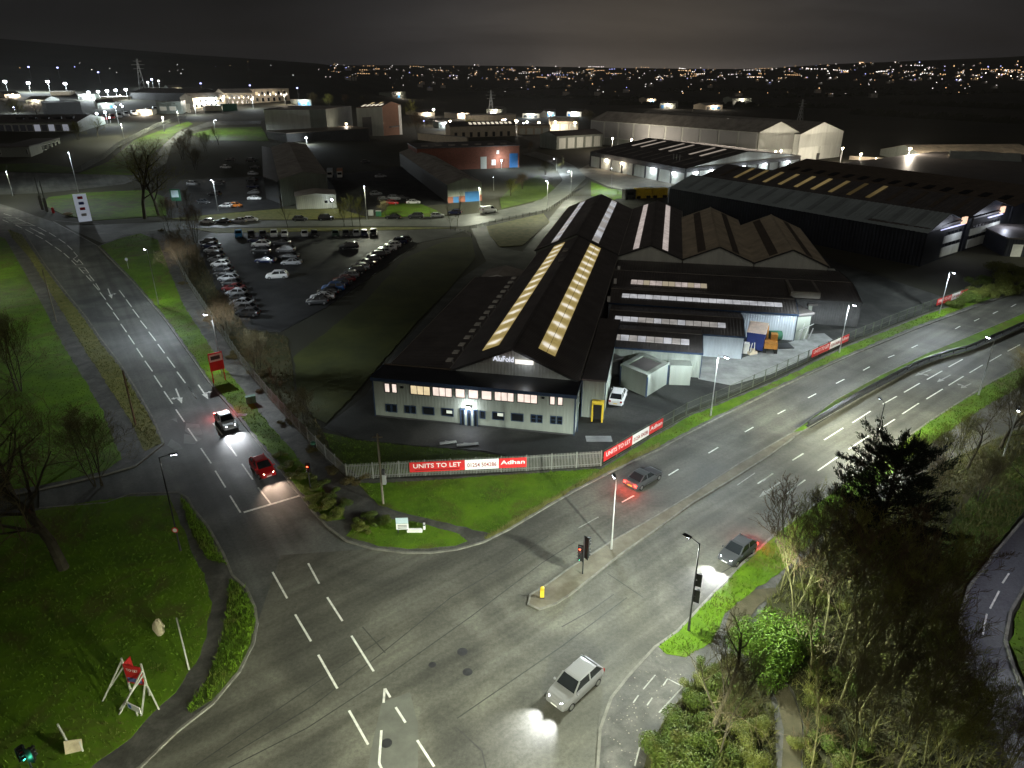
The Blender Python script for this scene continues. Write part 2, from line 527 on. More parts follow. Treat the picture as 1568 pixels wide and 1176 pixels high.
def copy_tree(o, parent=None):
    kids = KIDS.get(o.name)
    if kids is None:
        kids = [c for c in o.children]
        KIDS[o.name] = kids
    c = o.copy()
    COL.objects.link(c)
    if parent: c.parent = parent
    for k in kids: copy_tree(k, c)
    return c
def lamp_light(kind, parent, loc, energy, color, size=None, blend=0.6, rot=(0, 0, 0), radius=0.15, name='lamp_light'):
    d = bpy.data.lights.new(name, kind)
    d.energy = energy
    d.color = color
    d.shadow_soft_size = radius
    if kind == 'SPOT':
        d.spot_size = math.radians(size)
        d.spot_blend = blend
    o = bpy.data.objects.new(name, d)
    COL.objects.link(o)
    o.parent = parent
    o.location = loc
    o.rotation_euler = rot
    return o
def structure(o): return tag(o, kind='structure')

# ------------------------------------------------------------------ SETTING: terrain, roads, pavements, verges
def terrain():
    rs = [0, 60, 150, 250, 330, 400, 500, 620, 760, 900, 1050, 1250, 1500, 1800, 2200, 2600, 3100, 3700, 4400, 5200, 6200, 7500, 12000]
    na = 180
    vs, fs = [(0, 0, -0.08)], []
    for r in rs[1:]:
        for i in range(na):
            a = 2 * PI * i / na
            x, y = r * math.sin(a), r * math.cos(a)
            vs.append((x, y, tz(x, y) - 0.08))
    for i in range(na): fs.append((0, 1 + (i + 1) % na, 1 + i))
    for k in range(len(rs) - 2):
        for i in range(na):
            a, b = 1 + k * na + i, 1 + k * na + (i + 1) % na
            fs.append((a, b, b + na, a + na))
    m = MB()
    m.add(vs, fs)
    return structure(m.build('terrain', M_TERR, smooth=True))
terrain()
def W(pts): return [G(*p) for p in pts]
def flat(name, pts, z0, z1, m, parent=None):
    return structure(MB().prism(W(pts), z0, z1).build(name, m, parent))
def ribbon(name, left, right, m, dz=0.05, parent=None):
    """road draped over the terrain between two edges given in photograph pixels"""
    a, b = W(left), W(right)
    def res(pl, n=60):
        L_ = [0]
        for p, q in zip(pl, pl[1:]): L_.append(L_[-1] + (q - p).length)
        o_ = []
        for i in range(n):
            t = L_[-1] * i / (n - 1)
            k = max(j for j in range(len(L_) - 1) if L_[j] <= t + 1e-6)
            p = pl[k].lerp(pl[k + 1], (t - L_[k]) / max(1e-6, L_[k + 1] - L_[k]))
            o_.append((p.x, p.y))
        return o_
    a, b = res(a), res(b)
    k = 6
    mb = MB()
    vs, fs = [], []
    for p, q in zip(a, b):
        for j in range(k + 1):
            x, y = p[0] + (q[0] - p[0]) * j / k, p[1] + (q[1] - p[1]) * j / k
            vs.append((x, y, tz(x, y) + dz))
    for i in range(len(a) - 1):
        for j in range(k):
            c = i * (k + 1) + j
            fs.append((c, c + 1, c + k + 2, c + k + 1))
    mb.add(vs, fs)
    return structure(mb.build(name, m, parent))

SIDE_LEFT = [(-120, 322), (0, 345), (36, 354), (69, 405), (102, 449), (133, 487), (153, 517), (184, 557), (212, 602), (235, 642), (251, 680)]
SIDE_LEFT2 = [(273, 755), (287, 763), (298, 782), (318, 806), (342, 848), (356, 882), (378, 902), (391, 932), (394, 955), (388, 986), (366, 1030), (325, 1079), (270, 1122), (215, 1176), (100, 1265), (-200, 1450)]
SIDE_RIGHT = [(150, 377), (179, 407), (204, 432), (230, 463), (255, 493), (286, 537), (316, 580), (330, 598), (359, 631), (378, 656), (403, 686), (424, 711), (447, 744), (468, 768), (480, 785), (502, 808), (530, 829), (570, 841), (620, 847), (660, 847), (700, 842), (740, 831), (780, 811), (830, 781), (880, 752), (940, 721), (1010, 689), (1080, 651), (1150, 616), (1200, 591), (1300, 546), (1400, 505), (1480, 475), (1568, 444), (1800, 370), (2100, 298)]
SE_EDGE = [(880, 1500), (908, 1260), (915, 1176), (919, 1117), (936, 1070), (963, 1036), (1003, 992), (1037, 968), (1100, 901), (1140, 861), (1190, 816), (1300, 735), (1423, 646), (1507, 592), (1568, 559), (1800, 440), (2100, 335)]
road = flat('main_road', [(394, 955), (388, 986), (366, 1030), (325, 1079), (270, 1122), (215, 1176), (100, 1265), (-200, 1450)] + SE_EDGE + SIDE_RIGHT[:16:-1] + [(560, 841), (430, 850)], -0.07, 0.004, M_ROAD)
side = flat('side_road', SIDE_LEFT + [(208, 714), (163, 728), (60, 752), (60, 778), (163, 771), (201, 757)] + SIDE_LEFT2[:9] + [(430, 900), (600, 900)] + [(660, 847), (620, 847), (570, 841)] + SIDE_RIGHT[16::-1] + [(120, 357), (82, 340), (25, 320), (-120, 288)], -0.07, -0.004, M_ROAD2)
ribbon('estate_road', [(110, 352), (160, 374), (200, 360), (300, 349), (480, 346), (600, 346), (712, 347), (760, 338), (835, 322), (872, 297), (898, 272), (880, 254), (850, 240), (820, 232)],
       [(100, 345), (140, 345), (200, 342), (300, 338), (480, 338), (600, 335), (700, 330), (760, 323), (815, 311), (846, 291), (862, 276), (848, 252), (826, 243), (800, 236)], mat('estate_road_tarmac', (0.10, 0.105, 0.095), 0.7, 0.25, 0.3), 0.01)
ribbon('upper_road', [(-60, 300), (60, 296), (120, 290), (190, 282), (225, 270)], [(-60, 290), (60, 284), (115, 279), (175, 272), (200, 260)], M_ROAD2, 0.03)
ribbon('hill_road', [(225, 270), (255, 250), (262, 225), (285, 203), (330, 192), (400, 190)], [(200, 262), (235, 245), (250, 222), (272, 203), (320, 186), (400, 185)], M_ROAD2, 0.02)
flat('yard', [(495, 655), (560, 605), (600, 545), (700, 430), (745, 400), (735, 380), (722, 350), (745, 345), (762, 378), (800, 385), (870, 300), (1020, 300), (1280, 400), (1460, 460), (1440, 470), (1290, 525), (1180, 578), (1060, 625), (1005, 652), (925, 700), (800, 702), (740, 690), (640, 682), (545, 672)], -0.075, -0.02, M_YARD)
flat('concrete_apron', [(1069, 580), (1068, 545), (1136, 548), (1215, 522), (1225, 512), (1262, 510), (1275, 520), (1240, 545), (1180, 573), (1120, 590)], -0.07, -0.008, M_CONC)
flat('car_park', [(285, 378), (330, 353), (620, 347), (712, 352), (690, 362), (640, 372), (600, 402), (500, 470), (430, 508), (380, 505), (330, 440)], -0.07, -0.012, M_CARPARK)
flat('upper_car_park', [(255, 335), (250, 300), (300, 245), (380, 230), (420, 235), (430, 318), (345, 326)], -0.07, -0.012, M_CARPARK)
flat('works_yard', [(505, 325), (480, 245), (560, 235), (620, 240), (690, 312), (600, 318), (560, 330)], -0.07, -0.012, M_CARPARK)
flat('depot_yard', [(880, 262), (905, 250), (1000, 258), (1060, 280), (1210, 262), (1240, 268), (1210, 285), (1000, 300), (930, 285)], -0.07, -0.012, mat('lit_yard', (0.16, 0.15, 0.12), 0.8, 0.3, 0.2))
flat('scrub_ground', [(255, 352), (300, 372), (330, 440), (380, 505), (440, 515), (448, 560), (450, 600), (490, 652), (532, 733), (500, 704), (460, 664), (415, 614), (370, 559), (330, 499), (290, 440), (262, 385)], -0.07, 0.0, M_SCRUB)
# pavements: raised ground behind the kerbs, grass lies on them
PAVE_A = SIDE_LEFT + [(208, 714), (163, 727), (60, 750), (-150, 790), (-200, 520), (-200, 330)]
PAVE_B = [(201, 757)] + SIDE_LEFT2 + [(-400, 1450), (-200, 800), (60, 779), (163, 771)]
PAVE_C = SIDE_RIGHT + [(2100, 280), (1800, 345), (1568, 432), (1420, 480), (1290, 532), (1180, 586), (1060, 634), (1010, 662), (920, 716), (700, 731), (532, 736), (500, 705), (460, 665), (415, 615), (370, 560), (330, 500), (290, 440), (262, 385), (250, 352), (190, 360)]
PAVE_D = SE_EDGE + [(2100, 420), (1800, 560), (1620, 640), (1500, 700), (1420, 760), (1380, 860), (1330, 1000), (1300, 1180), (1290, 1500)]
for n_, p_ in (('pavement', PAVE_A), ('pavement', PAVE_B), ('pavement', PAVE_C), ('pavement', PAVE_D)):
    flat(n_, p_, -0.07, 0.105, M_PAVE)
def kerb(pts, parent_name='kerb', wd=0.22, z=0.135, inset=0.0):
    p = W(pts)
    mb = MB()
    n = len(p)
    vs = []
    for i in range(n):
        t = (p[min(i + 1, n - 1)] - p[max(i - 1, 0)]).normalized()
        s_ = Vector((-t.y, t.x, 0)) * wd / 2
        vs += [p[i] - s_ + Vector((0, 0, -0.05)), p[i] - s_ + Vector((0, 0, z)), p[i] + s_ + Vector((0, 0, z)), p[i] + s_ + Vector((0, 0, -0.05))]
    fs = []
    for i in range(n - 1):
        for j in range(3): fs.append((4 * i + j, 4 * i + 4 + j, 4 * i + 5 + j, 4 * i + 1 + j))
    mb.add(vs, fs)
    return structure(mb.build(parent_name, M_KERB))
kerb(SIDE_LEFT + [(208, 714), (163, 727), (60, 750)])
kerb([(60, 779), (163, 771), (201, 757)] + SIDE_LEFT2)
kerb(SIDE_RIGHT[:-1])
kerb(SE_EDGE[:-1])
# central island and grass median of the dual carriageway
ISL_U = [(812, 912), (835, 898), (871, 872), (935, 831), (1000, 794), (1060, 758), (1130, 712), (1212, 664)]
ISL_L = [(1228, 661), (1180, 697), (1120, 735), (1060, 771), (1000, 815), (950, 850), (900, 890), (872, 912), (850, 926), (826, 934), (809, 926)]
flat('traffic_island', ISL_U + ISL_L, -0.07, 0.11, mat('island_paving', (0.16, 0.145, 0.11), 0.85, 0.4, 0.5, c2=(0.08, 0.07, 0.05), bump=0.4))
kerb(ISL_U + ISL_L + ISL_U[:1], wd=0.18)
MED_U = [(1212, 664), (1278, 614), (1347, 576), (1423, 540), (1474, 520), (1566, 481), (1800, 388), (2100, 310)]
MED_L = [(2100, 316), (1800, 402), (1568, 502), (1484, 539), (1438, 551), (1398, 567), (1321, 608), (1229, 661)]
flat('grass_median', MED_U + MED_L, -0.07, 0.12, M_GRASS)
kerb(MED_U[:-1], wd=0.16)
kerb(MED_L[1:], wd=0.16)

# --- grass sheets
GR = {}
def grass(name, pts, m=None, z=0.13, dens=0, blade=None, h=(0.08, 0.2)):
    w_ = W(pts)
    pl = []                                                          # ragged edge where the turf meets path and kerb
    for p, q in zip(w_, w_[1:] + w_[:1]):
        L_ = (q - p).length
        n = max(1, min(60, int(L_ / 0.9))) if p.length < 170 else 1
        t_ = (q - p) / max(L_, 1e-6)
        for i in range(n):
            c = p.lerp(q, i / n)
            j = R.uniform(-.13, .13) if n > 1 else 0
            pl.append((c.x - t_.y * j, c.y + t_.x * j))
    structure(MB().prism(pl, 0.0, z).build(name, m or M_GRASS))
    if dens: GR.setdefault((blade or M_BLADE).name, []).append((W(pts), dens, z, h))
LAWN_BL = [(-200, 810), (0, 795), (130, 770), (201, 761), (258, 760), (272, 790), (290, 838), (312, 880), (323, 925), (319, 965), (300, 1018), (268, 1062), (200, 1130), (130, 1186), (-60, 1330), (-400, 1400)]
grass('lawn', LAWN_BL, dens=9)
grass('verge', [(277, 762), (288, 772), (297, 787), (316, 811), (338, 850), (347, 866), (318, 858), (302, 832), (286, 795)], M_GRASSD, dens=30, h=(0.15, 0.5))
grass('verge', [(352, 888), (372, 901), (388, 932), (391, 955), (385, 985), (363, 1028), (325, 1073), (292, 1094), (290, 1085), (320, 1040), (340, 985), (347, 935)], M_GRASSD, dens=30, h=(0.15, 0.5))
LAWN_L = [(-200, 345), (-30, 352), (8, 366), (42, 425), (74, 487), (104, 542), (134, 590), (158, 632), (172, 668), (188, 704), (160, 722), (60, 745), (-150, 780), (-200, 520)]
grass('lawn', LAWN_L, dens=6)
grass('verge', [(12, 352), (34, 360), (66, 408), (99, 452), (130, 490), (150, 520), (181, 560), (209, 605), (232, 645), (247, 679), (222, 692), (205, 655), (180, 613), (150, 568), (115, 512), (80, 452), (45, 395), (18, 364)], M_GRASSY, dens=14, blade=M_BLADEY, h=(0.12, 0.35))
V5 = [(154, 377), (183, 407), (208, 432), (234, 463), (259, 493), (290, 537), (320, 580), (334, 598), (363, 631), (382, 656), (407, 686), (428, 711), (450, 742), (473, 768), (500, 800), (530, 795), (500, 755), (470, 720), (441, 683), (415, 655), (388, 620), (365, 590), (340, 558), (312, 516), (281, 468), (258, 412), (242, 368), (215, 358), (185, 365)]
grass('verge', V5, dens=9, h=(0.08, 0.22))
V6 = [(580, 775), (560, 755), (545, 742), (640, 738), (810, 726), (920, 719), (1012, 664), (1060, 637), (1180, 589), (1290, 535), (1420, 482), (1568, 434), (1568, 440), (1480, 471), (1400, 501), (1300, 542), (1200, 587), (1150, 612), (1080, 646), (1010, 684), (940, 716), (880, 746), (830, 775), (780, 805), (752, 818), (700, 806), (640, 792)]
grass('verge', V6, dens=11, h=(0.08, 0.24))
grass('verge', [(530, 822), (552, 796), (600, 797), (650, 803), (700, 818), (716, 830), (698, 837), (640, 842), (580, 837), (548, 828)], dens=12)
grass('grass_edge', [(740, 825), (830, 772), (930, 716), (1010, 679), (1010, 686), (940, 719), (880, 749), (830, 779), (780, 809), (745, 827)], M_GRASSY, z=0.134, dens=30, blade=M_BLADEY, h=(0.15, 0.4))
grass('inner_grass', [(495, 662), (545, 674), (640, 684), (740, 693), (800, 703), (808, 707), (700, 722), (545, 728), (515, 704)], M_GRASSD, z=0.03, dens=10)
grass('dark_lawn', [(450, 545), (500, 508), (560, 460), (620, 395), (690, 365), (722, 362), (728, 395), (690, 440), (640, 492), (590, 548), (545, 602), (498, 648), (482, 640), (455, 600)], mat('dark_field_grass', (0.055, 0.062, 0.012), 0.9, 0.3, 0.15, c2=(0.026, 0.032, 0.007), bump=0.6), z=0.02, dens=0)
GREENS = [((1007, 991), (1040, 968), (1103, 901), (1143, 861), (1193, 816), (1303, 735), (1426, 646), (1510, 592), (1571, 560), (1640, 545), (1600, 572), (1510, 622), (1430, 676), (1300, 778), (1190, 880), (1150, 908), (1110, 940), (1090, 985), (1050, 1008), (1020, 1003))]
grass('verge', GREENS[0], dens=12, h=(0.1, 0.35))
flat('dirt_path', [(1155, 905), (1118, 935), (1110, 965), (1135, 1000), (1170, 1035), (1190, 1075), (1200, 1120), (1195, 1200), (1225, 1200), (1228, 1110), (1215, 1070), (1190, 1025), (1150, 990), (1140, 960), (1160, 930), (1200, 900)], 0.0, 0.14, M_EARTH)
WOOD = [(1200, 880), (1320, 790), (1440, 712), (1600, 640), (1700, 640), (1568, 780), (1524, 830), (1483, 885), (1466, 930), (1462, 975), (1480, 1040), (1530, 1176), (1500, 1400), (1230, 1400), (1228, 1200), (1230, 1110), (1215, 1060), (1170, 1005), (1160, 950)]
flat('woodland_floor', WOOD, 0.0, 0.12, M_SCRUB)
flat('woodland_floor', [(995, 1140), (1030, 1085), (1080, 1030), (1120, 1000), (1165, 1040), (1185, 1085), (1190, 1200), (1170, 1400), (985, 1400), (985, 1180)], 0.0, 0.125, M_SCRUB)
flat('bypass_lane', [(1640, 740), (1564, 800), (1524, 847), (1483, 901), (1470, 942), (1470, 972), (1482, 1020), (1520, 1100), (1560, 1200), (1640, 1200), (1580, 1090), (1551, 1022), (1539, 982), (1547, 938), (1568, 901), (1660, 810)], -0.07, 0.006, asphalt('lane_tarmac', (0.09, 0.09, 0.10), (0.11, 0.11, 0.12), (0.07, 0.07, 0.08)))
kerb([(1640, 740), (1564, 800), (1524, 847), (1483, 901), (1470, 942), (1470, 972), (1482, 1020)], z=0.2)
kerb([(1580, 1090), (1551, 1022), (1539, 982), (1547, 938), (1568, 901), (1660, 810)], z=0.2)
grass('lawn', [(1640, 650), (1560, 795), (1518, 843), (1477, 897), (1440, 890), (1430, 840), (1480, 770), (1560, 700)], M_GRASSD, dens=4)
grass('lawn', [(1575, 905), (1555, 940), (1547, 985), (1560, 1022), (1600, 1090), (1720, 1000), (1680, 850)], M_GRASS, dens=8)
# further grass, beyond the estate road
for nme, pts, m_ in (
    ('green', [(62, 312), (75, 302), (130, 295), (225, 291), (252, 302), (255, 330), (140, 338), (95, 328)], M_GRASS),
    ('grass_bank', [(580, 332), (597, 313), (640, 311), (668, 322), (682, 331)], M_GRASS),
    ('field', [(745, 347), (832, 327), (842, 340), (800, 376), (765, 378), (750, 360)], M_GRASSY),
    ('grass_bank', [(765, 304), (790, 282), (825, 268), (850, 288), (830, 305), (768, 320)], M_GRASSD),
    ('green', [(905, 278), (930, 288), (985, 298), (940, 306), (905, 300)], M_GRASS),
    ('roadside_grass', [(280, 347), (300, 350), (480, 349), (600, 348), (700, 349), (620, 352), (330, 357)], M_GRASSY),
    ('roadside_grass', [(255, 335), (345, 327), (430, 320), (520, 320), (560, 332), (480, 336), (300, 337)], M_GRASSY)):
    flat(nme, pts, -0.03, 0.06, m_)
for nme, a_, b_, m_ in (
    ('grass_bank', [(122, 284), (165, 248), (205, 215), (250, 198), (288, 186)], [(205, 276), (215, 250), (250, 222), (270, 203), (296, 190)], M_GRASS),
    ('hillside_lawn', [(-40, 252), (60, 250), (120, 258)], [(-40, 275), (60, 272), (105, 270)], M_GRASSD),
    ('hillside_grass', [(290, 206), (330, 196), (400, 194)], [(320, 215), (390, 216), (412, 216)], M_GRASS)):
    ribbon(nme, a_, b_, m_, 0.05)

# --- painted road markings: flat sheets on the tarmac, one object for each mark
def mark(pts, m, parent, z=0.010, name='lane_marking'):
    w_ = [G(*p, 0) for p in pts]
    a = MB()
    tri = tessellate_polygon([[Vector((p.x, p.y, 0)) for p in w_]])
    fs = []
    for i, j, k in tri:
        A, B, C = w_[i], w_[j], w_[k]
        if (B.x - A.x) * (C.y - A.y) - (B.y - A.y) * (C.x - A.x) < 0: j, k = k, j
        fs.append((i, j, k))
    a.add([(p.x, p.y, z) for p in w_], fs)
    return a.build(name, m, parent)
def dash(p, q, wd, m, parent, z=0.010, name='lane_marking'):
    a, b = G(*p), G(*q)
    d = (b - a).normalized()
    s_ = Vector((-d.y, d.x, 0)) * wd / 2
    mb = MB()
    n = max(1, int((b - a).length / 2.5))
    for i in range(n):                                   # slightly ragged edges
        u, v = a.lerp(b, i / n), a.lerp(b, (i + 1) / n)
        mb.quad(*[(c.x, c.y, z) for c in (u - s_, v - s_, v + s_, u + s_)])
    return mb.build(name, m, parent)
k5 = lambda a, b: (a * 0.25510, 320 + b * 0.25510)
k2 = lambda a, b: (200 + a * 0.19133, 560 + b * 0.19133)
k8 = lambda a, b: (350 + a * 0.33670, 780 + b * 0.33670)
k4 = lambda a, b: (840 + a * 0.25510, 520 + b * 0.25510)
kR = lambda a, b: (1168 + a * 0.25510, 520 + b * 0.25510)
kR1 = lambda a, b: (1168 + a * 0.25510, 280 + b * 0.25510)
kc = lambda a, b: (960 + a * 0.23464, 900 + b * 0.23464)
kt = lambda a, b: (a * 0.12755, 320 + b * 0.12755)
def dashes(k, parent, wd, m, *ps):
    for x0, y0, x1, y1 in ps: dash(k(x0, y0), k(x1, y1), wd, m, parent)
dashes(k5, side, 0.17, M_PAINT, (600, 500, 635, 545), (640, 562, 675, 605), (680, 620, 715, 668), (725, 690, 760, 740), (770, 757, 807, 812), (820, 835, 857, 890), (870, 912, 915, 975), (925, 1000, 972, 1070), (985, 1095, 1037, 1170),
       (715, 487, 748, 530), (757, 543, 790, 588), (797, 602, 835, 652), (843, 670, 882, 718), (893, 737, 935, 792), (948, 812, 988, 866), (1003, 888, 1050, 952), (1062, 977, 1113, 1045), (1130, 1068, 1180, 1140))
dashes(kt, side, 0.2, M_PAINT, (185, 190, 265, 230), (305, 245, 400, 295), (425, 310, 515, 360), (545, 378, 630, 438), (660, 455, 740, 512), (765, 530, 832, 590), (455, 218, 555, 270), (590, 285, 672, 335), (705, 358, 785, 412), (810, 437, 868, 490),
       (330, 165, 425, 205), (190, 108, 320, 165), (30, 130, 100, 160), (45, 55, 140, 85))
for i in range(6):
    y_ = 100 + i * 18
    dash(kt(40 + i * 30, y_), kt(230 + i * 38, y_ + 6 + i), 0.25, M_PAINT, side)
# long narrow lettering on the side road
def glyph(segs, wd=0.15):
    for s_ in segs: dash(kt(s_[0], s_[1]), kt(s_[2], s_[3]), wd, M_PAINT, side, name='road_lettering')
glyph([(885, 515, 930, 565), (930, 565, 880, 600), (860, 620, 915, 672), (880, 600, 930, 640), (945, 605, 998, 665), (998, 665, 915, 672), (945, 605, 930, 640)])
glyph([(945, 705, 1005, 772), (1005, 772, 1065, 768), (1065, 768, 1015, 705), (1015, 705, 945, 705), (990, 735, 1030, 745)])
glyph([(1035, 800, 1095, 865), (1070, 790, 1130, 862), (1060, 830, 1105, 830), (1095, 865, 1130, 862)])
glyph([(1118, 900, 1185, 975), (1150, 895, 1198, 970), (1185, 975, 1198, 970)])
dashes(k2, side, 0.17, M_PAINT, (362, 350, 430, 450), (458, 500, 530, 603), (562, 660, 645, 782), (677, 840, 760, 975), (795, 1040, 880, 1176), (462, 170, 530, 265), (660, 460, 735, 555), (768, 612, 850, 725), (890, 785, 978, 912), (1020, 975, 1125, 1110))
dash(k2(905, 1174), k2(1368, 1036), 0.32, M_PAINT, side, name='stop_line')
dashes(k8, side, 0.17, M_PAINT, (200, 285, 267, 405), (303, 478, 375, 600), (362, 245, 412, 338))
dashes(k8, road, 0.17, M_PAINT, (408, 662, 495, 815), (548, 915, 635, 1070), (449, 400, 518, 508), (559, 575, 660, 737), (858, 1050, 935, 1170), (710, 815, 705, 880), (712, 815, 735, 855), (760, 900, 805, 970), (695, 1005, 685, 1155), (685, 1155, 720, 1230))
dashes(k4, road, 0.17, M_PAINT, (440, 977, 512, 937), (720, 815, 780, 778), (960, 682, 1018, 647), (1178, 555, 1230, 525), (1375, 447, 1422, 422), (1255, 865, 1347, 805), (1463, 725, 1530, 685))
dashes(k4, road, 0.12, M_PAINTOLD, (1415, 932, 1535, 845), (1130, 875, 1240, 800), (1265, 945, 1390, 855), (180, 1130, 300, 1065))
dashes(kR, road, 0.17, M_PAINT, (272, 350, 320, 325), (440, 263, 490, 238), (602, 185, 642, 163), (752, 108, 790, 93), (893, 50, 930, 32), (368, 603, 483, 530), (537, 500, 647, 430), (720, 388, 805, 340), (848, 317, 942, 262), (985, 240, 1077, 188), (1115, 165, 1200, 118),
       (132, 932, 255, 842), (330, 787, 460, 697), (515, 658, 637, 578), (690, 545, 793, 478), (837, 447, 937, 382), (982, 357, 1080, 297), (1115, 275, 1205, 220), (1240, 200, 1320, 152), (1360, 132, 1433, 90), (1470, 70, 1545, 30), (178, 725, 243, 683), (0, 850, 60, 803))
dashes(kR1, road, 0.17, M_PAINT, (1155, 877, 1185, 860), (1268, 830, 1300, 815), (1382, 785, 1412, 770), (1490, 745, 1520, 728))
def arrow(p, q, m, parent, turn=0, wd=0.2):
    """lane arrow: shaft from p to q with its head at q; turn bends the head sideways"""
    a, b = G(*p), G(*q)
    d = (b - a).normalized()
    s_ = Vector((-d.y, d.x, 0))
    L_ = (b - a).length
    hd = L_ * 0.36
    pts = [a + s_ * wd / 2, a - s_ * wd / 2, b - d * hd - s_ * wd / 2, b - d * hd - s_ * wd * 1.9, b, b - d * hd + s_ * wd * 1.9, b - d * hd + s_ * wd / 2]
    mb = MB()
    mb.add([(c.x, c.y, 0.0105) for c in pts], [(0, 1, 2, 6), (3, 4, 5)] if True else [])
    if turn:
        e = b - d * hd * 1.1
        f = e + s_ * turn * wd * 3.2
        v = [e + d * wd * .6, e - d * wd * .6, f - d * wd * .6, f + d * wd * .6, f - d * wd * 2.0, f + d * wd * 2.0, f + s_ * turn * wd * 2.4]
        mb.add([(c.x, c.y, 0.0145) for c in v], [(0, 1, 2, 3), (4, 6, 5)])
    return mb.build('lane_arrow', m, parent)
arrow(k5(648, 478), k5(672, 538), M_PAINT, side, 1)
arrow(k5(1055, 1078), k5(1092, 1168), M_PAINT, side, -1)
arrow(k5(1190, 1055), k5(1250, 1142), M_PAINT, side, 1)
arrow(kt(360, 225), kt(545, 320), M_PAINT, side, 0)
arrow(kR(1012, 180), kR(912, 218), M_PAINTOLD, road, 1)
arrow(kR(1127, 212), kR(1045, 256), M_PAINTOLD, road)
arrow(kR(1250, 264), kR(1188, 292), M_PAINTOLD, road, -1)
arrow(k4(1390, 855), k4(1265, 945), M_PAINTOLD, road)
for p, q in ((kc(265, 600), kc(235, 645)), (kc(268, 602), kc(365, 652)), (kc(365, 652), kc(208, 822)), (kc(165, 725), kc(130, 775)), (kc(185, 575), kc(105, 670)), (kc(75, 708), kc(40, 758)), (kc(125, 940), kc(90, 1018)), (kc(82, 1045), kc(50, 1170))):
    dash(p, q, 0.1, M_PAINTOLD, None, 0.112, 'cycle_marking')['kind'] = 'structure'
for p, q in (((1530, 905), (1516, 932)), ((1511, 940), (1505, 972)), ((1545, 878), (1535, 893))):
    dash(p, q, 0.14, M_PAINT, None, 0.012, 'lane_marking')['kind'] = 'structure'
kb = lambda a, b: (1268 + a * 0.3367, 780 + b * 0.3367)
# yellow edge lines at the estate junction
for p, q in ((kt(640, 150), kt(1170, 440)), (kt(660, 140), kt(1240, 186)), (kt(1100, 300), kt(1270, 290))):
    dash(p, q, 0.16, M_PAINTOLD, side, 0.012)
# tar seams, patches and covers in the carriageway
for pl in ([(348, 1160), (480, 1080), (585, 1000), (690, 915), (770, 868), (840, 820)], [(350, 1176), (470, 1115), (600, 1030), (720, 945), (830, 862), (880, 830)], [(300, 1172), (420, 1090), (500, 1035), (590, 975)], [(700, 1100), (860, 990), (960, 915)],
           [(350, 845), (415, 825), (450, 812)], [(700, 1115), (738, 1150), (745, 1180)], [(555, 960), (590, 1000)], [(930, 878), (985, 915)], [(860, 960), (905, 935), (940, 910)], [(1100, 880), (1150, 850)], [(120, 468), (170, 462), (215, 455)]):
    for p, q in zip(pl, pl[1:]): dash(p, q, 0.10, M_TAR, road, 0.0075, 'tar_seam')
for px_, py_, r_ in ((708, 998, .42), (716, 1029, .38), (592, 1138, .38), (662, 1018, .3), (1305, 605, .3), (350, 600, .3)):
    c = G(px_, py_)
    mb = MB()
    mb.add([(c.x + r_ * math.cos(t * PI / 8), c.y + r_ * math.sin(t * PI / 8), 0.0085) for t in range(16)], [tuple(range(16))])
    mb.build('manhole_cover', M_DARKSTEEL, road)
for pts in (((275, 680), (262, 672), (256, 682), (268, 690), (280, 687)), ((285, 648), (305, 650), (310, 665), (296, 668), (283, 660)), ((282, 664), (300, 668), (309, 672), (298, 680), (281, 679)), ((262, 642), (270, 640), (272, 647))):
    mark(pts, mat('pale_patch', (0.15, 0.155, 0.15), 0.8, 0.2, 1), side, 0.0065, 'road_patch')
# lighter resurfaced triangle at the junction mouth
mark([(585, 1075), (628, 1060), (640, 1110), (640, 1176), (590, 1230), (560, 1200), (570, 1140)], mat('pale_resurfacing', (0.115, 0.116, 0.10), 0.75, 0.2, 0.6), road, 0.006, 'road_patch')
# ------------------------------------------------------------------ BUILDINGS: the works in front (own axes: u along the front, v into the depth)
CX = G(575, 637)
CA = math.radians(-12)
CU, CV = Vector((math.cos(CA), math.sin(CA), 0)), Vector((-math.sin(CA), math.cos(CA), 0))
def cw(u, v, z=0): return CX + CU * u + CV * v + Vector((0, 0, z))
def cthing(name, label, cat, u, v, group=None):
    t = thing(name, label, cat, cw(u, v), CA, group)
    t['_w'] = [u, v, 0.0]
    return t
def on_plane(px, py, v):
    """(u, z) where the pixel's ray meets the upright plane v = const of the works"""
    d = ray(px, py)
    o = Vector((0, 0, H)) - CX
    t = (v - o.dot(CV)) / d.dot(CV)
    p = o + d * t
    return p.dot(CU), p.z
def window_on(parent, u0, u1, z0, z1, v, n, glass, fr=M_NAVY, fw=0.09, cross=False):
    m = MB()
    y0, y1 = v - 0.15, v - 0.02
    m.box(u0 - fw, u1 + fw, y0, y1, z0 - fw, z0).box(u0 - fw, u1 + fw, y0, y1, z1, z1 + fw)
    m.box(u0 - fw, u0, y0, y1, z0, z1).box(u1, u1 + fw, y0, y1, z0, z1)
    w_ = (u1 - u0) / n
    for i in range(1, n): m.box(u0 + i * w_ - .035, u0 + i * w_ + .035, y0 + .01, y1, z0, z1)
    if cross: m.box(u0, u1, y0 + .015, y1, (z0 + z1) / 2 - .03, (z0 + z1) / 2 + .03)
    f = m.build('window', fr, parent)
    for i in range(n):
        a = u0 + i * w_ + (.036 if i else .001)
        b = u0 + (i + 1) * w_ - (.036 if i < n - 1 else .001)
        MB().box(a, b, v - 0.09, v - 0.04, z0 + .001, z1 - .001).build('pane', glass, f)
    return f
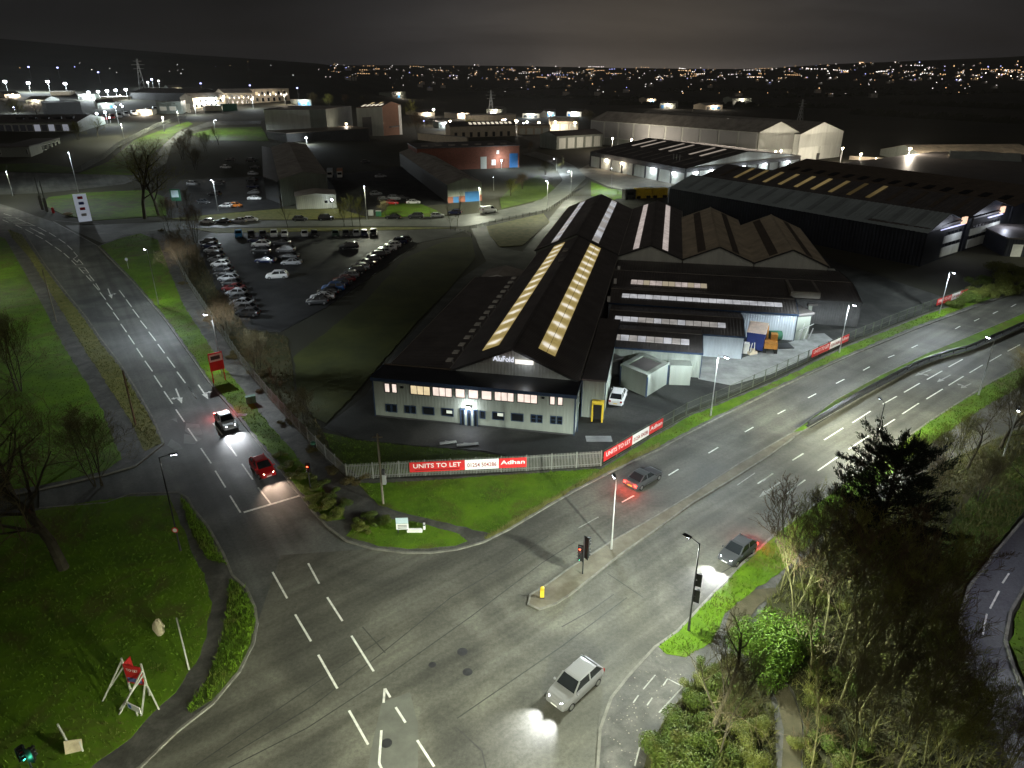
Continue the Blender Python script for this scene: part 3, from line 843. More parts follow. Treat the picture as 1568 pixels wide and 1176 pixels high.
# --- two-storey office front
off_ = cthing('office_building', 'two storey pale clad office block with a row of lit upper windows', 'office building', 0, 0)
UW, OD, OH = 26.4, 4.4, 5.3
MB().box(.06, UW - .06, .06, OD - .02, 0, OH - .02).clad((0, 0), (UW, 0), 0, OH, (0, -1), 0.42, 0.013).clad((0, OD), (0, 0), 0, OH, (-1, 0), 0.42, 0.013).clad((UW, 0), (UW, OD), 0, OH, (1, 0), 0.42, 0.013).build('wall', M_GREYCLAD, off_)
MB().box(-.12, UW + .12, -.14, OD + .1, OH, OH + .28).build('roof', M_FLATROOF, off_)
MB().box(-.2, UW + .2, -.24, -.145, OH - .12, OH + .34).box(-.2, -.125, -.14, OD + .1, OH - .1, OH + .34).box(UW + .125, UW + .2, -.14, OD + .1, OH - .1, OH + .34).build('gutter', M_NAVY, off_)
MB().box(-.06, .1, -.06, -.0, 0, OH - .13).build('corner_trim', M_NAVY, off_)
MB().box(UW - .1, UW + .06, -.06, 0, 0, OH - .13).build('corner_trim', M_NAVY, off_)
MB().box(.1, UW - .1, -.09, -.045, 0, .22).build('plinth', M_DARKGREY, off_)
def wpx(x0, x1, y0, y1, v): 
    a, b = on_plane(x0, y0, v), on_plane(x1, y1, v)
    return a[0], b[0], b[1], a[1]
def row(xs, yl, yr, hl):
    for x0, x1, n, g_, c_ in xs:
        t = (x0 - 588) / 274
        yt = yl + (yr - yl) * t
        a = on_plane(x0, yt, 0)
        b = on_plane(x1, yt, 0)
        c = on_plane(x0, yt + hl, 0)
        window_on(off_, a[0], b[0], c[1], a[1], 0, n, g_, M_NAVY if g_ is M_GLASS else M_DARKGREY, .09, c_)
row([(589.5, 596, 1, E_WIN, 0), (600.5, 607, 1, E_WIN, 0), (629, 658, 3, E_WINY, 0), (663, 691.5, 3, E_WIN, 0), (698, 711.5, 1, E_WIN, 0), (718, 732, 1, E_WIN, 0), (738, 752.5, 1, E_WIN, 0), (758, 786.5, 3, E_WIN, 0), (793, 822.5, 3, E_WIN, 0), (843, 849.5, 1, E_WIN, 0), (855, 861.5, 1, E_WIN, 0)], 586.5, 607.2, 12.6)
row([(591.5, 598, 1, M_GLASS, 0), (601, 607, 1, M_GLASS, 0), (620.5, 627, 1, M_GLASS, 0), (630, 636, 1, M_GLASS, 0), (648, 664, 1, M_GLASS, 0), (677, 693.5, 1, M_GLASS, 0), (736, 742.5, 1, M_GLASS, 0), (755, 771.5, 1, M_GLASS, 0), (784, 801, 1, M_GLASS, 0), (814, 820.5, 1, M_GLASS, 1), (823.5, 830, 1, M_GLASS, 1), (844, 850.5, 1, M_GLASS, 1), (854, 860.5, 1, M_GLASS, 1)], 618.5, 638.5, 10)
for x0, y0 in ((684, 629), (762, 633)):                              # a lit room behind two of the dark panes
    a = on_plane(x0, y0, 0)
    MB().box(a[0], a[0] + .75, -.105, -.092, a[1] - .3, a[1] + .12).build('lit_blind', emit('lit_blind', (0.9, 0.95, 0.8), 0.5), off_)
ed = wpx(706, 731, 626, 646, 0)
dr = MB().box(ed[0] - .1, ed[0], -.17, -.02, 0, ed[3] + .1).box(ed[1], ed[1] + .1, -.17, -.02, 0, ed[3] + .1).box(ed[0], ed[1], -.17, -.02, ed[3], ed[3] + .1)
dw = (ed[1] - ed[0]) / 5
for i in range(1, 5): dr.box(ed[0] + i * dw - .06, ed[0] + i * dw + .06, -.15, -.02, 0, ed[3])
dr = dr.build('entrance', M_NAVY, off_)
for i in range(5): MB().box(ed[0] + i * dw + .062, ed[0] + (i + 1) * dw - .062, -.1, -.05, .02, ed[3] - .002).build('door_leaf', M_GLASS if i % 2 == 0 else M_GREYCLAD, dr)
ul, zl_ = on_plane(718, 623, 0)
lw = MB().box(ul - .3, ul + .3, -.32, -.045, zl_ - .1, zl_ + .14).build('entrance_lamp', M_DARKGREY, off_)
MB().box(ul - .26, ul + .26, -.36, -.325, zl_ - .12, zl_ + .12).box(ul - .26, ul + .26, -.3, -.06, zl_ - .16, zl_ - .105).build('lens', E_COOL, lw)
lamp_light('POINT', off_, (ul, -0.7, zl_ - 0.1), 420, (0.9, 0.94, 1.0))
for x_ in (616, 832):
    a = on_plane(x_, 590 + (x_ - 588) * .075, 0)
    MB().box(a[0] - .18, a[0] + .18, -.3, -.045, a[1] - .1, a[1] + .1).build('floodlight_box', M_BLACK, off_)
ga = MB().box(UW + .2, UW + .3, 1.0, 1.1, 0, 5.0).build('drainpipe', M_NAVY, off_)
sa = on_plane(569, 603, 2)
MB().box(-.55, -.06, 1.6, 2.2, 2.6, 3.0).build('wall_light', M_WHITE, off_)

# --- gabled hall behind it
def roof_z(u, u0, u1, e, r): 
    c = (u0 + u1) / 2
    return e + (r - e) * (1 - abs(u - c) / (c - u0))
def gable_hall(name, label, u0, u1, v0, v1, e, r, wallm, roofm, pitch=0.5, wallz=0.0, front=True, trim=True):
    t = cthing(name, label, 'warehouse', u0, v0)
    c = (u0 + u1) / 2
    m = MB()
    zt = lambda s: roof_z(u0 + (u1 - u0) * s, u0, u1, e, r)
    # the front has a column exactly at the ridge
    m.clad((u0, v0), (c, v0), wallz, 0, (0, -1), 0.42, 0.035, ztop=lambda s: e + (r - e) * s)
    m.clad((c, v0), (u1, v0), wallz, 0, (0, -1), 0.42, 0.035, ztop=lambda s: r - (r - e) * s)
    m.add([(u0, v1, 0), (u1, v1, 0), (u1, v1, e), (c, v1, r), (u0, v1, e)], [(1, 0, 4, 3, 2)])
    m.quad((u0, v1, 0), (u0, v0, 0), (u0, v0, e), (u0, v1, e))
    m.quad((u1, v0, 0), (u1, v1, 0), (u1, v1, e), (u1, v0, e))
    m.build('wall', wallm, t)
    k = (r - e) / (c - u0)
    ov = .25
    rf = MB()
    a0, a1 = (u0 - ov, e - ov * k + .06), (c, r + .06)
    b1 = (u1 + ov, e - ov * k + .06)
    rf.sheet((a0[0], v0 - ov, a0[1]), (a0[0], v1 + ov, a0[1]), (a1[0], v1 + ov, a1[1]), (a1[0], v0 - ov, a1[1]), pitch, .045)
    rf.sheet((a1[0], v0 - ov, a1[1]), (a1[0], v1 + ov, a1[1]), (b1[0], v1 + ov, b1[1]), (b1[0], v0 - ov, b1[1]), pitch, .045)
    rf = rf.build('roof', roofm, t)
    if trim:
        MB().bar((a0[0], v0 - ov - .03, a0[1] - .08), (a1[0], v0 - ov - .03, a1[1] - .05), .06, .3).bar((a1[0], v0 - ov - .033, a1[1] - .05), (b1[0], v0 - ov - .033, b1[1] - .08), .06, .3).build('bargeboard', M_DARKGREY, t)
        MB().bar((c, v0 - ov - .05, r + .13), (c, v1 + ov, r + .13), .34, .08).build('ridge_cap', roofm, rf)
        MB().bar((u0 - ov - .08, v0 - ov, e - ov * k - .02), (u0 - ov - .08, v1 + ov, e - ov * k - .02), .16, .16).bar((u1 + ov + .08, v0 - ov, e - ov * k - .02), (u1 + ov + .08, v1 + ov, e - ov * k - .02), .16, .16).build('gutter', M_GREYROOF, t)
    t['_k'] = k
    return t, rf
def rooflights(rf, u0, u1, e, r, ua, ub, va, vb, cols, rows, mats, gap=0.07, label=None, pick=None, dz=.13):
    """rooflight panels lying on one slope, each panel a part of the roof"""
    c = (u0 + u1) / 2
    k = (r - e) / (c - u0)
    left = (ua + ub) / 2 < c
    ang = math.atan(k)
    wid, ln = (ub - ua) / cols / math.cos(ang), (vb - va) / rows
    me = {}
    for m_ in mats:
        me[m_.name] = MB().box(-wid / 2 + gap / 2, wid / 2 - gap / 2, -ln / 2 + gap / 2, ln / 2 - gap / 2, -.05, .05).mesh('rooflight', m_)
    off = rf['_w']
    for j in range(rows):
        for i in range(cols):
            u = ua + (ub - ua) * (i + .5) / cols
            v = va + (vb - va) * (j + .5) / rows
            z = roof_z(u, u0, u1, e, r) + dz
            m_ = pick(i, j) if pick else mats[R.randrange(len(mats))]
            place('rooflight', me[m_.name], rf, (u - off[0], v - off[1], z - off[2]), (0, -ang if left else ang, 0))
hall, hr = gable_hall('gabled_warehouse', 'long black roofed gabled warehouse with two strips of amber rooflights behind the office', 9.3, 25.95, 4.42, 72, 5.6, 9.3, mat('gable_cladding', (0.46, 0.47, 0.44), 0.5, 0.12, 0.5), M_DARKROOF)
def lit_rooflight(name, uc, period, v0, hw):
    """translucent sheet with a row of lamps hanging below it"""
    m, t, bs = nm(name)
    N, L = t.nodes, t.links
    def ma(op, a, b=None):
        n = N.new('ShaderNodeMath')
        n.operation = op
        for i, v in enumerate((a, b)):
            if v is None: continue
            if isinstance(v, (int, float)): n.inputs[i].default_value = v
            else: L.new(v, n.inputs[i])
        return n.outputs[0]
    g = N.new('ShaderNodeNewGeometry').outputs['Position']
    def axis(vec, o):
        n = N.new('ShaderNodeVectorMath')
        n.operation = 'DOT_PRODUCT'
        L.new(g, n.inputs[0])
        n.inputs[1].default_value = vec
        return ma('SUBTRACT', n.outputs['Value'], CX.dot(vec) + o)
    nzn = N.new('ShaderNodeTexNoise')
    nzn.inputs['Scale'].default_value = 1.1
    nzn.inputs['Detail'].default_value = 3
    L.new(g, nzn.inputs['Vector'])
    wob = ma('MULTIPLY', ma('SUBTRACT', nzn.outputs['Fac'], .5), 1.2)
    v = ma('ADD', axis(CV, v0), wob)
    c = ma('POWER', ma('ABSOLUTE', ma('COSINE', ma('MULTIPLY', v, PI / period))), 5.0)
    u = ma('DIVIDE', axis(CU, uc), hw)
    f = ma('MULTIPLY', c, ma('MAXIMUM', ma('SUBTRACT', 1.0, ma('MULTIPLY', ma('MULTIPLY', u, u), .75)), 0.0))
    r = N.new('ShaderNodeValToRGB')
    r.color_ramp.elements[0].position, r.color_ramp.elements[0].color = 0.0, (0.30, 0.225, 0.075, 1)
    r.color_ramp.elements[1].position, r.color_ramp.elements[1].color = 0.75, (0.86, 0.80, 0.68, 1)
    e = r.color_ramp.elements.new(.35)
    e.color = (0.50, 0.40, 0.20, 1)
    L.new(f, r.inputs[0])
    L.new(r.outputs[0], bs.inputs['Emission Color'])
    bs.inputs['Emission Strength'].default_value = 1.0
    L.new(ma('ADD', .75, ma('MULTIPLY', nzn.outputs['Fac'], .5)), bs.inputs['Emission Strength'])
    bs.inputs['Base Color'].default_value = (.3, .27, .2, 1)
    m.cycles.emission_sampling = 'NONE'
    return m
for ua in (12.65, 20.3): rooflights(hr, 9.3, 25.95, 5.6, 9.3, ua, ua + 2.3, 8.0, 71.0, 2, 28, [lit_rooflight('lit_rooflight', ua + 1.15, 4.5, 10.2, 1.15)])
for u_, v_ in ((16.9, 52), (16.6, 60)):
    MB().box(u_ - .5, u_ + .5, v_ - .8, v_ + .8, 8.9, 9.35).build('roof_vent', M_GREYROOF, hall)
# lit sign on the gable
sg = cthing('lit_sign', 'illuminated white lettering with a glowing bar on the grey front gable', 'sign', 17, 4.3)
def text(parent, s, loc, size, m, rot=(PI / 2, 0, 0), align='LEFT', ext=0.02, bold=0.0, sx=1.0, name='lettering'):
    c = bpy.data.curves.new(name, 'FONT')
    c.body = s
    c.size = size
    c.extrude = ext
    c.offset = bold
    c.align_x = align
    c.align_y = 'BOTTOM_BASELINE' if False else 'BOTTOM'
    c.resolution_u = 3
    c.materials.append(m)
    o = bpy.data.objects.new(name, c)
    COL.objects.link(o)
    o.parent = parent
    o.location = loc
    o.rotation_euler = rot
    o.scale = (sx, 1, 1)
    me = bpy.data.meshes.new_from_object(o)                          # lettering as plain mesh
    q = bpy.data.objects.new(name, me)
    COL.objects.link(q)
    q.parent = parent
    q.location, q.rotation_euler, q.scale = o.location.copy(), o.rotation_euler.copy(), o.scale.copy()
    bpy.data.objects.remove(o)
    return q
a = on_plane(755, 553, 4.3)
b = on_plane(788, 546, 4.3)
c_ = on_plane(817, 550, 4.3)
text(sg, 'AluFold', (a[0] - 17, -.02, a[1] - .12), 1.02, E_SIGN, sx=(b[0] - a[0]) / 3.3, bold=.012)
MB().box(b[0] + .1, c_[0], 4.12, 4.26, a[1] - .02, a[1] + .52).build('light_bar', emit('sign_bar', (1.0, 0.96, 0.88), 1.0), sg)
lamp_light('POINT', sg, (b[0] - 17 + 1.6, -.8, a[1] + .2), 36, (0.85, 0.9, 1.0), radius=.5)
rear, rr = gable_hall('gabled_warehouse', 'rear half of the long black warehouse with white rooflight strips behind the amber ones', 8.4, 25.98, 72.3, 126, 5.9, 9.75, M_GREYCLAD, M_DARKROOF)
for ua in (11.6, 20.4): rooflights(rr, 8.4, 25.98, 5.9, 9.75, ua, ua + 1.5, 73.2, 125, 1, 24, E_RLW)
b2, r2_ = gable_hall('gabled_warehouse', 'black roofed bay with two pinkish white rooflight strips and a white gable wall', 26.2, 39.55, 72, 128, 5.6, 8.15, M_WHITECLAD, M_DARKROOF)
for ua in (29.2, 35.3): rooflights(r2_, 26.2, 39.55, 5.6, 8.15, ua, ua + 1.25, 73, 127, 1, 26, [E_RLPINK])
b3, r3_ = gable_hall('gabled_warehouse', 'brown roofed gabled bay between the pinkish lit bay and the end bay', 39.75, 53.9, 72, 118, 5.6, 8.5, M_WHITECLAD, M_BROWNROOF, 0.9)
rooflights(r3_, 39.75, 53.9, 5.6, 8.5, 42.6, 44.2, 73, 117, 1, 12, [M_BROWNDARK], gap=.02, dz=.1)
rooflights(r3_, 39.75, 53.9, 5.6, 8.5, 49.6, 51.0, 73, 117, 1, 12, [M_BROWNDARK], gap=.02, dz=.1)
b4, r4_ = gable_hall('gabled_warehouse', 'brown roofed gabled end bay next to the dark yard', 54.1, 68.2, 72, 110, 5.6, 8.6, M_WHITECLAD, M_BROWNROOF, 0.9)
rooflights(r4_, 54.1, 68.2, 5.6, 8.6, 56.9, 58.5, 73, 109, 1, 10, [M_BROWNDARK], gap=.02, dz=.1)
rooflights(r4_, 54.1, 68.2, 5.6, 8.6, 64.0, 65.3, 73, 109, 1, 10, [M_BROWNDARK], gap=.02, dz=.1)
MB().box(68.5, 70.4, 73, 76, 0, 4.2).build('stair_tower', M_WHITECLAD, b4)
# --- lean-to along the left side
an = cthing('lean_to_annexe', 'low black roofed annexe with a line of small square rooflights beside the long warehouse', 'annexe', 0, 4.6)
MB().box(.3, 9.2, 4.65, 52, 0, 4.6).build('wall', M_GREYCLAD, an)
ar = MB().sheet((0, 4.6, 4.72), (0, 52.4, 4.72), (9.25, 52.4, 5.5), (9.25, 4.6, 5.5), .6, .04).build('roof', M_DARKROOF, an)
MB().box(-.1, 9.2, 4.45, 4.6, 4.5, 5.72).build('parapet', M_BROWNDARK, an)
MB().box(-.12, 0, 4.6, 52.4, 4.55, 4.8).build('gutter', M_GREYROOF, an)
sq = MB().box(-.42, .42, -.6, .6, -.1, .12).mesh('square_rooflight', mat('opal_rooflight', (0.8, 0.78, 0.7), 0.4, 0.2, 2))
for i in range(15):
    place('square_rooflight', sq, ar, (8.0, 3.5 + i * 3.05, 5.45 - 0.02), (0, -.084, 0))
for i in range(9):
    MB().tube((8.8, 7 + i * 5, 5.45), (8.8, 7 + i * 5, 5.95), .09, .09, 8).build('flue', M_GALV, ar)
en = cthing('gabled_outhouse', 'small pale roofed outhouse at the far end of the low annexe', 'outhouse', 0, 52.6)
MB().box(1, 8, 52.8, 60, 0, 4.3).build('wall', M_GREYCLAD, en)
MB().sheet((.6, 52.6, 4.3), (.6, 60.3, 4.3), (4.4, 60.3, 5.3), (4.4, 52.6, 5.3), .5, .04).sheet((4.4, 52.6, 5.3), (4.4, 60.3, 5.3), (8.2, 60.3, 4.5), (8.2, 52.6, 4.5), .5, .04).build('roof', M_GREYROOF, en)
MB().bar((.6, 52.5, 4.3), (4.4, 52.5, 5.32), .08, .22).bar((4.4, 52.5, 5.32), (8.2, 52.5, 4.5), .08, .22).build('bargeboard', M_WHITE, en)
# --- flat roofed annexe on the right side of the hall
ax = cthing('flat_roofed_annexe', 'narrow pale clad annexe with a dark flat roof and yellow framed doorway', 'annexe', 26.65, 5.5)
MB().box(26.7, 29.4, 5.6, 30, 0, 5.2).clad((26.65, 5.5), (29.5, 5.5), 0, 5.25, (0, -1), .42, .035).clad((29.5, 5.5), (29.5, 30), 0, 5.25, (1, 0), .42, .035).build('wall', M_GREYCLAD, ax)
MB().box(26.5, 29.65, 5.35, 30.2, 5.25, 5.5).build('roof', M_DARKROOF, ax)
MB().box(29.56, 29.66, 5.3, 5.5, 0, 5.24).build('corner_trim', M_NAVY, ax)
MB().box(26.55, 26.66, 5.36, 5.46, 0, 5.24).build('corner_trim', M_NAVY, ax)
MB().box(29.66, 29.72, 5.35, 30.2, 5.2, 5.52).build('gutter', M_NAVY, ax)
yd = MB().box(28.05, 28.25, 4.3, 5.44, 0, 2.5).box(29.35, 29.55, 4.3, 5.44, 0, 2.5).box(28.05, 29.55, 4.3, 5.44, 2.5, 2.7).box(28.25, 29.35, 4.9, 5.44, .12, 2.5).build('doorway', M_YELLOW, ax)
MB().box(28.26, 29.34, 4.84, 4.89, .13, 2.49).build('door_leaf', M_BLACK, yd)
# --- low sheds in steps
def low_shed(label, u0, u1, v0, v1, e, rv, rz_, e2, wallm, strip, nrows, smat, trim=M_NAVY, roofm=M_DARKROOF, endtrim=True):
    t = cthing('low_shed', label, 'shed', u0, v0)
    m = MB().clad((u0, v0), (u1, v0), 0, e, (0, -1), .4, .04)
    m.clad((u1, v0), (u1, rv), 0, 0, (1, 0), .4, .04, ztop=lambda s: e + (rz_ - e) * s)
    m.clad((u1, rv), (u1, v1), 0, 0, (1, 0), .4, .04, ztop=lambda s: rz_ + (e2 - rz_) * s)
    m.add([(u0, v0, 0), (u0, v1, 0), (u0, v1, e2), (u0, rv, rz_), (u0, v0, e)], [(0, 1, 2, 3, 4)])
    m.build('wall', wallm, t)
    rf = MB().sheet((u0, v0 - .2, e + .02), (u1 + .1, v0 - .2, e + .02), (u1 + .1, rv, rz_ + .06), (u0, rv, rz_ + .06), .5, .045).sheet((u0, rv, rz_ + .06), (u1 + .1, rv, rz_ + .06), (u1 + .1, v1, e2 + .06), (u0, v1, e2 + .06), .5, .045).build('roof', roofm, t)
    MB().box(u0, u1 + .22, v0 - .36, v0 - .21, e - .16, e + .1).build('gutter', trim, t)
    if endtrim:
        MB().bar((u1 + .16, v0 - .2, e - .06), (u1 + .16, rv, rz_ - .02), .1, .3).bar((u1 + .16, rv + .003, rz_ - .02), (u1 + .16, v1, e2 - .02), .1, .3).box(u1 + .05, u1 + .14, v0 - .1, v0 + .06, 0, e - .17).build('corner_trim', trim, t)
    MB().bar((u0, rv, rz_ + .14), (u1, rv, rz_ + .14), .3, .06).build('ridge_cap', M_GREYROOF, rf)
    if strip:
        ua, ub, s0, s1 = strip
        sl = (rz_ - e) / (rv - v0)
        ln = (ub - ua) / nrows
        off = rf['_w']
        for m_ in smat: pass
        me = [MB().box(-ln / 2 + .04, ln / 2 - .04, -(s1 - s0) / 2, (s1 - s0) / 2, -.05, .05).mesh('rooflight', m_) for m_ in smat]
        for i in range(nrows):
            vm = (s0 + s1) / 2
            place('rooflight', me[R.randrange(len(me))], rf, (ua + ln * (i + .5) - off[0], vm - off[1], e + sl * (vm - v0) + .15), (math.atan(sl), 0, 0))
    return t, rf
low_shed('front stepped shed with pale green walls and a white rooflight strip', 28.3, 42.2, 22, 30.9, 3.9, 26.6, 5.05, 4.3, M_GREYCLAD, (28.9, 40.4, 23.6, 25.0), 9, E_RLW)
low_shed('second stepped shed, white end wall beside the lamp lit apron', 27.5, 48.9, 31, 41.4, 3.75, 36, 5.0, 4.3, M_BLUEWHITE, (28.6, 46.2, 32.9, 34.2), 14, E_RLW)
low_shed('third stepped shed with pale blue wall and the longest rooflight strip', 26.9, 58.2, 41.6, 51.0, 4.6, 46.2, 5.75, 4.9, M_BLUEWHITE, (29, 56, 43.4, 44.6), 20, E_RLW[:1])
s4, s4r = low_shed('rearmost wide dark shed under the white gable walls with a short cream rooflight strip', 26.4, 70.2, 51.2, 71.6, 4.5, 60, 5.55, 4.8, M_DARKGREY, (30, 44, 53.4, 55.3), 12, [E_RLPINK, emit('rooflight_cream', (1, .86, .62), .34)], M_DARKGREY)
MB().box(58.4, 63.4, 51.5, 59.4, 4.62, 5.75).build('roof_hatch', M_GREYROOF, s4)
MB().box(58.9, 62.9, 51.6, 59.3, 5.752, 5.83).build('hatch_glass', M_DARKROOF, s4)
for u_, v_ in ((27.2, 61), (27.0, 40), (27.2, 51.6)):
    MB().box(u_ - .25, u_ + .25, v_ - .25, v_ + .25, 5.3, 6.2).build('extractor_fan', M_WHITE, s4)

# --- any other building: footprint from the pixels of its front base line
def fbuild(name, label, cat, bl, br, ytop, depth=None, back=None, roof='flat', wall=M_GREYCLAD, roofm=M_DARKROOF, rise=2.0, group=None, ov=0.3, trim=None, h=None):
    A, B = G(*bl), G(*br)
    zb = min(A.z, B.z) - (0.3 if A.z > 0.2 else 0.06)
    if h is None: h = hgt(*bl, ytop)
    h0 = A.z - zb
    d = (B - A)
    d.z = 0
    wd = d.length
    d.normalize()
    n = Vector((-d.y, d.x, 0))
    if n.dot(A) < 0: n = -n
    if back:
        C = G(back[0], back[1], h)
        dv = Vector((C.x - A.x, C.y - A.y, 0))
        n = dv.normalized()
        depth = dv.length
    t = thing(name, label, cat, (A.x, A.y, zb), 0, group)
    P = lambda s, k, z: tuple(d * s + n * k + Vector((0, 0, z)))
    hh = h + h0
    m = MB()
    q = [P(0, 0, 0), P(wd, 0, 0), P(wd, depth, 0), P(0, depth, 0)]
    T = [P(0, 0, hh), P(wd, 0, hh), P(wd, depth, hh), P(0, depth, hh)]
    m.add(q + T, [(0, 1, 5, 4), (1, 2, 6, 5), (2, 3, 7, 6), (3, 0, 4, 7), (4, 5, 6, 7)])
    rm = MB()
    if roof == 'flat':
        V = [P(-ov, -ov, hh + .02), P(wd + ov, -ov, hh + .02), P(wd + ov, depth + ov, hh + .02), P(-ov, depth + ov, hh + .02)]
        rm.add(V + [(x, y, z + .35) for x, y, z in V], [(0, 1, 5, 4), (1, 2, 6, 5), (2, 3, 7, 6), (3, 0, 4, 7), (4, 5, 6, 7), (3, 2, 1, 0)])
    elif roof == 'front':                                            # ridge runs away from the front: gable shows
        m.add([P(0, 0, hh), P(wd, 0, hh), P(wd / 2, 0, hh + rise)], [(0, 1, 2)])
        m.add([P(0, depth, hh), P(wd, depth, hh), P(wd / 2, depth, hh + rise)], [(1, 0, 2)])
        rm.sheet(P(-ov, -ov, hh), P(-ov, depth + ov, hh), P(wd / 2, depth + ov, hh + rise + .1), P(wd / 2, -ov, hh + rise + .1), max(.6, depth / 70), .06)
        rm.sheet(P(wd / 2, -ov, hh + rise + .1), P(wd / 2, depth + ov, hh + rise + .1), P(wd + ov, depth + ov, hh), P(wd + ov, -ov, hh), max(.6, depth / 70), .06)
    else:                                                            # ridge along the front
        m.add([P(0, 0, hh), P(0, depth, hh), P(0, depth / 2, hh + rise)], [(1, 0, 2)])
        m.add([P(wd, 0, hh), P(wd, depth, hh), P(wd, depth / 2, hh + rise)], [(0, 1, 2)])
        rm.sheet(P(-ov, -ov, hh), P(wd + ov, -ov, hh), P(wd + ov, depth / 2, hh + rise + .1), P(-ov, depth / 2, hh + rise + .1), max(.6, wd / 70), .06)
        rm.sheet(P(-ov, depth / 2, hh + rise + .1), P(wd + ov, depth / 2, hh + rise + .1), P(wd + ov, depth + ov, hh), P(-ov, depth + ov, hh), max(.6, wd / 70), .06)
    if wall not in (M_BRICK, M_ORANGEBRICK, M_CREAM) and wd > 4:     # ribbed sheets on the two walls in view
        for a_, b_, nn, ln in ((P(0, 0, 0), P(wd, 0, 0), -n, wd), (P(0, 0, 0), P(0, depth, 0), -d, depth)):
            m.clad(a_, b_, 0.02, hh - .02, (nn.x, nn.y), max(.6, ln / 90), .05)
    m.build('wall', wall, t, off=(0, 0, 0))
    rf = rm.build('roof', roofm, t, off=(0, 0, 0))
    f = dict(t=t, P=P, wd=wd, dp=depth, h=hh, roof=rf, rise=rise, kind=roof)
    if trim:
        tm = MB()
        tm.bar(P(-.05, -.08, hh - .15), P(wd + .05, -.08, hh - .15), .12, .3)
        tm.build('fascia', trim, t, off=(0, 0, 0))
    return f
def fpart(f, name, s0, s1, z0, z1, m, face='front', proud=0.08, parent=None):
    """a piece standing proud of one wall; s0, s1 run along that wall"""
    P, wd, dp = f['P'], f['wd'], f['dp']
    mb = MB()
    if face == 'front': a = [P(s0, -proud, 0), P(s1, -proud, 0), P(s1, .02, 0), P(s0, .02, 0)]
    elif face == 'right': a = [P(wd + proud, s0, 0), P(wd + proud, s1, 0), P(wd - .02, s1, 0), P(wd - .02, s0, 0)]
    else: a = [P(-proud, s0, 0), P(-proud, s1, 0), P(.02, s1, 0), P(.02, s0, 0)]
    mb.add([(x, y, z0) for x, y, _ in a] + [(x, y, z1) for x, y, _ in a], [(0, 1, 5, 4), (1, 2, 6, 5), (2, 3, 7, 6), (3, 0, 4, 7), (4, 5, 6, 7), (3, 2, 1, 0)])
    return mb.build(name, m, parent or f['t'], off=(0, 0, 0))
def fwin(f, s0, s1, z0, z1, glass, face='front', fr=M_WHITE):
    w_ = fpart(f, 'window', s0, s1, z0, z1, fr, face, .07)
    fpart(f, 'pane', s0 + .12, s1 - .12, z0 + .12, z1 - .12, glass, face, .09, parent=w_)
    return w_
def froofstrip(f, s, k0, k1, wd_, m, name='rooflight', side=0):
    """a rooflight lying across one slope of a building whose ridge runs along the front (side 0 = near slope)"""
    P, dp, hh, rise, wd = f['P'], f['dp'], f['h'], f['rise'], f['wd']
    if f['kind'] == 'side':
        z = lambda k: hh + (rise + .1) * (1 - abs(k - dp / 2) / (dp / 2)) + .14
        v = [P(s, k0, z(k0)), P(s + wd_, k0, z(k0)), P(s + wd_, k1, z(k1)), P(s, k1, z(k1))]
    else:
        z = lambda q: hh + (rise + .1) * (1 - abs(q - wd / 2) / (wd / 2)) + .14
        v = [P(k0, s, z(k0)), P(k1, s, z(k1)), P(k1, s + wd_, z(k1)), P(k0, s + wd_, z(k0))]
    mb = MB().add(v + [(x, y, zz + .1) for x, y, zz in v], [(0, 1, 5, 4), (1, 2, 6, 5), (2, 3, 7, 6), (3, 0, 4, 7), (4, 5, 6, 7)])
    return mb.build(name, m, f['roof'], off=(0, 0, 0))

# small buildings of the works yard
cs = [G(949, 590), G(989, 608), G(1021, 588)]
c4 = cs[0] + cs[2] - cs[1]
st = thing('flat_roofed_store', 'small pale store with a sunken black flat roof standing in the yard', 'store', cs[1], 0, None, True)
hs = 3.1
fp = [(p.x, p.y) for p in (cs[0], cs[1], cs[2], c4)]
cen = (sum(p[0] for p in fp) / 4, sum(p[1] for p in fp) / 4)
inn = lambda k: [(cen[0] + (p[0] - cen[0]) * k, cen[1] + (p[1] - cen[1]) * k) for p in fp]
MB().prism(fp, 0, hs).build('wall', M_GREYCLAD, st)
pr = MB()
o_, i_ = inn(1.03), inn(.72)
pr.add([(x, y, hs + .25) for x, y in o_] + [(x, y, hs + .25) for x, y in i_] + [(x, y, hs - .05) for x, y in o_] + [(x, y, hs + .03) for x, y in i_],
       [(0, 1, 5, 4), (1, 2, 6, 5), (2, 3, 7, 6), (3, 0, 4, 7), (0, 8, 9, 1), (1, 9, 10, 2), (2, 10, 11, 3), (3, 11, 8, 0), (4, 5, 13, 12), (5, 6, 14, 13), (6, 7, 15, 14), (7, 4, 12, 15)])
pr.build('parapet', M_GREYCLAD, st)
MB().prism(inn(.719), hs + .005, hs + .03).build('roof', M_DARKROOF, st)
for p in fp[:3]: MB().box(p[0] - .1, p[0] + .1, p[1] - .1, p[1] + .1, 0, hs - .06).build('corner_trim', M_NAVY, st)
f = fbuild('white_lean_to', 'small white lean-to against the pale green shed wall', 'lean-to', (1024, 589), (1056, 590), 563, depth=2.0, wall=M_GREYCLAD, roofm=M_GREYCLAD, ov=.08)
f = fbuild('dark_shed', 'small dark shed squeezed between the store and the flat annexe', 'shed', (934, 580), (952, 575), 556, depth=3, wall=M_DARKGREY, roofm=M_DARKROOF, ov=.1)
f = fbuild('olive_annexe', 'olive walled annexe with a black flat roof and a pipe rack in front', 'annexe', (1214, 521), (1236, 519), 483, depth=9, wall=M_GREYCLAD, roofm=M_DARKROOF, trim=M_DARKGREY)
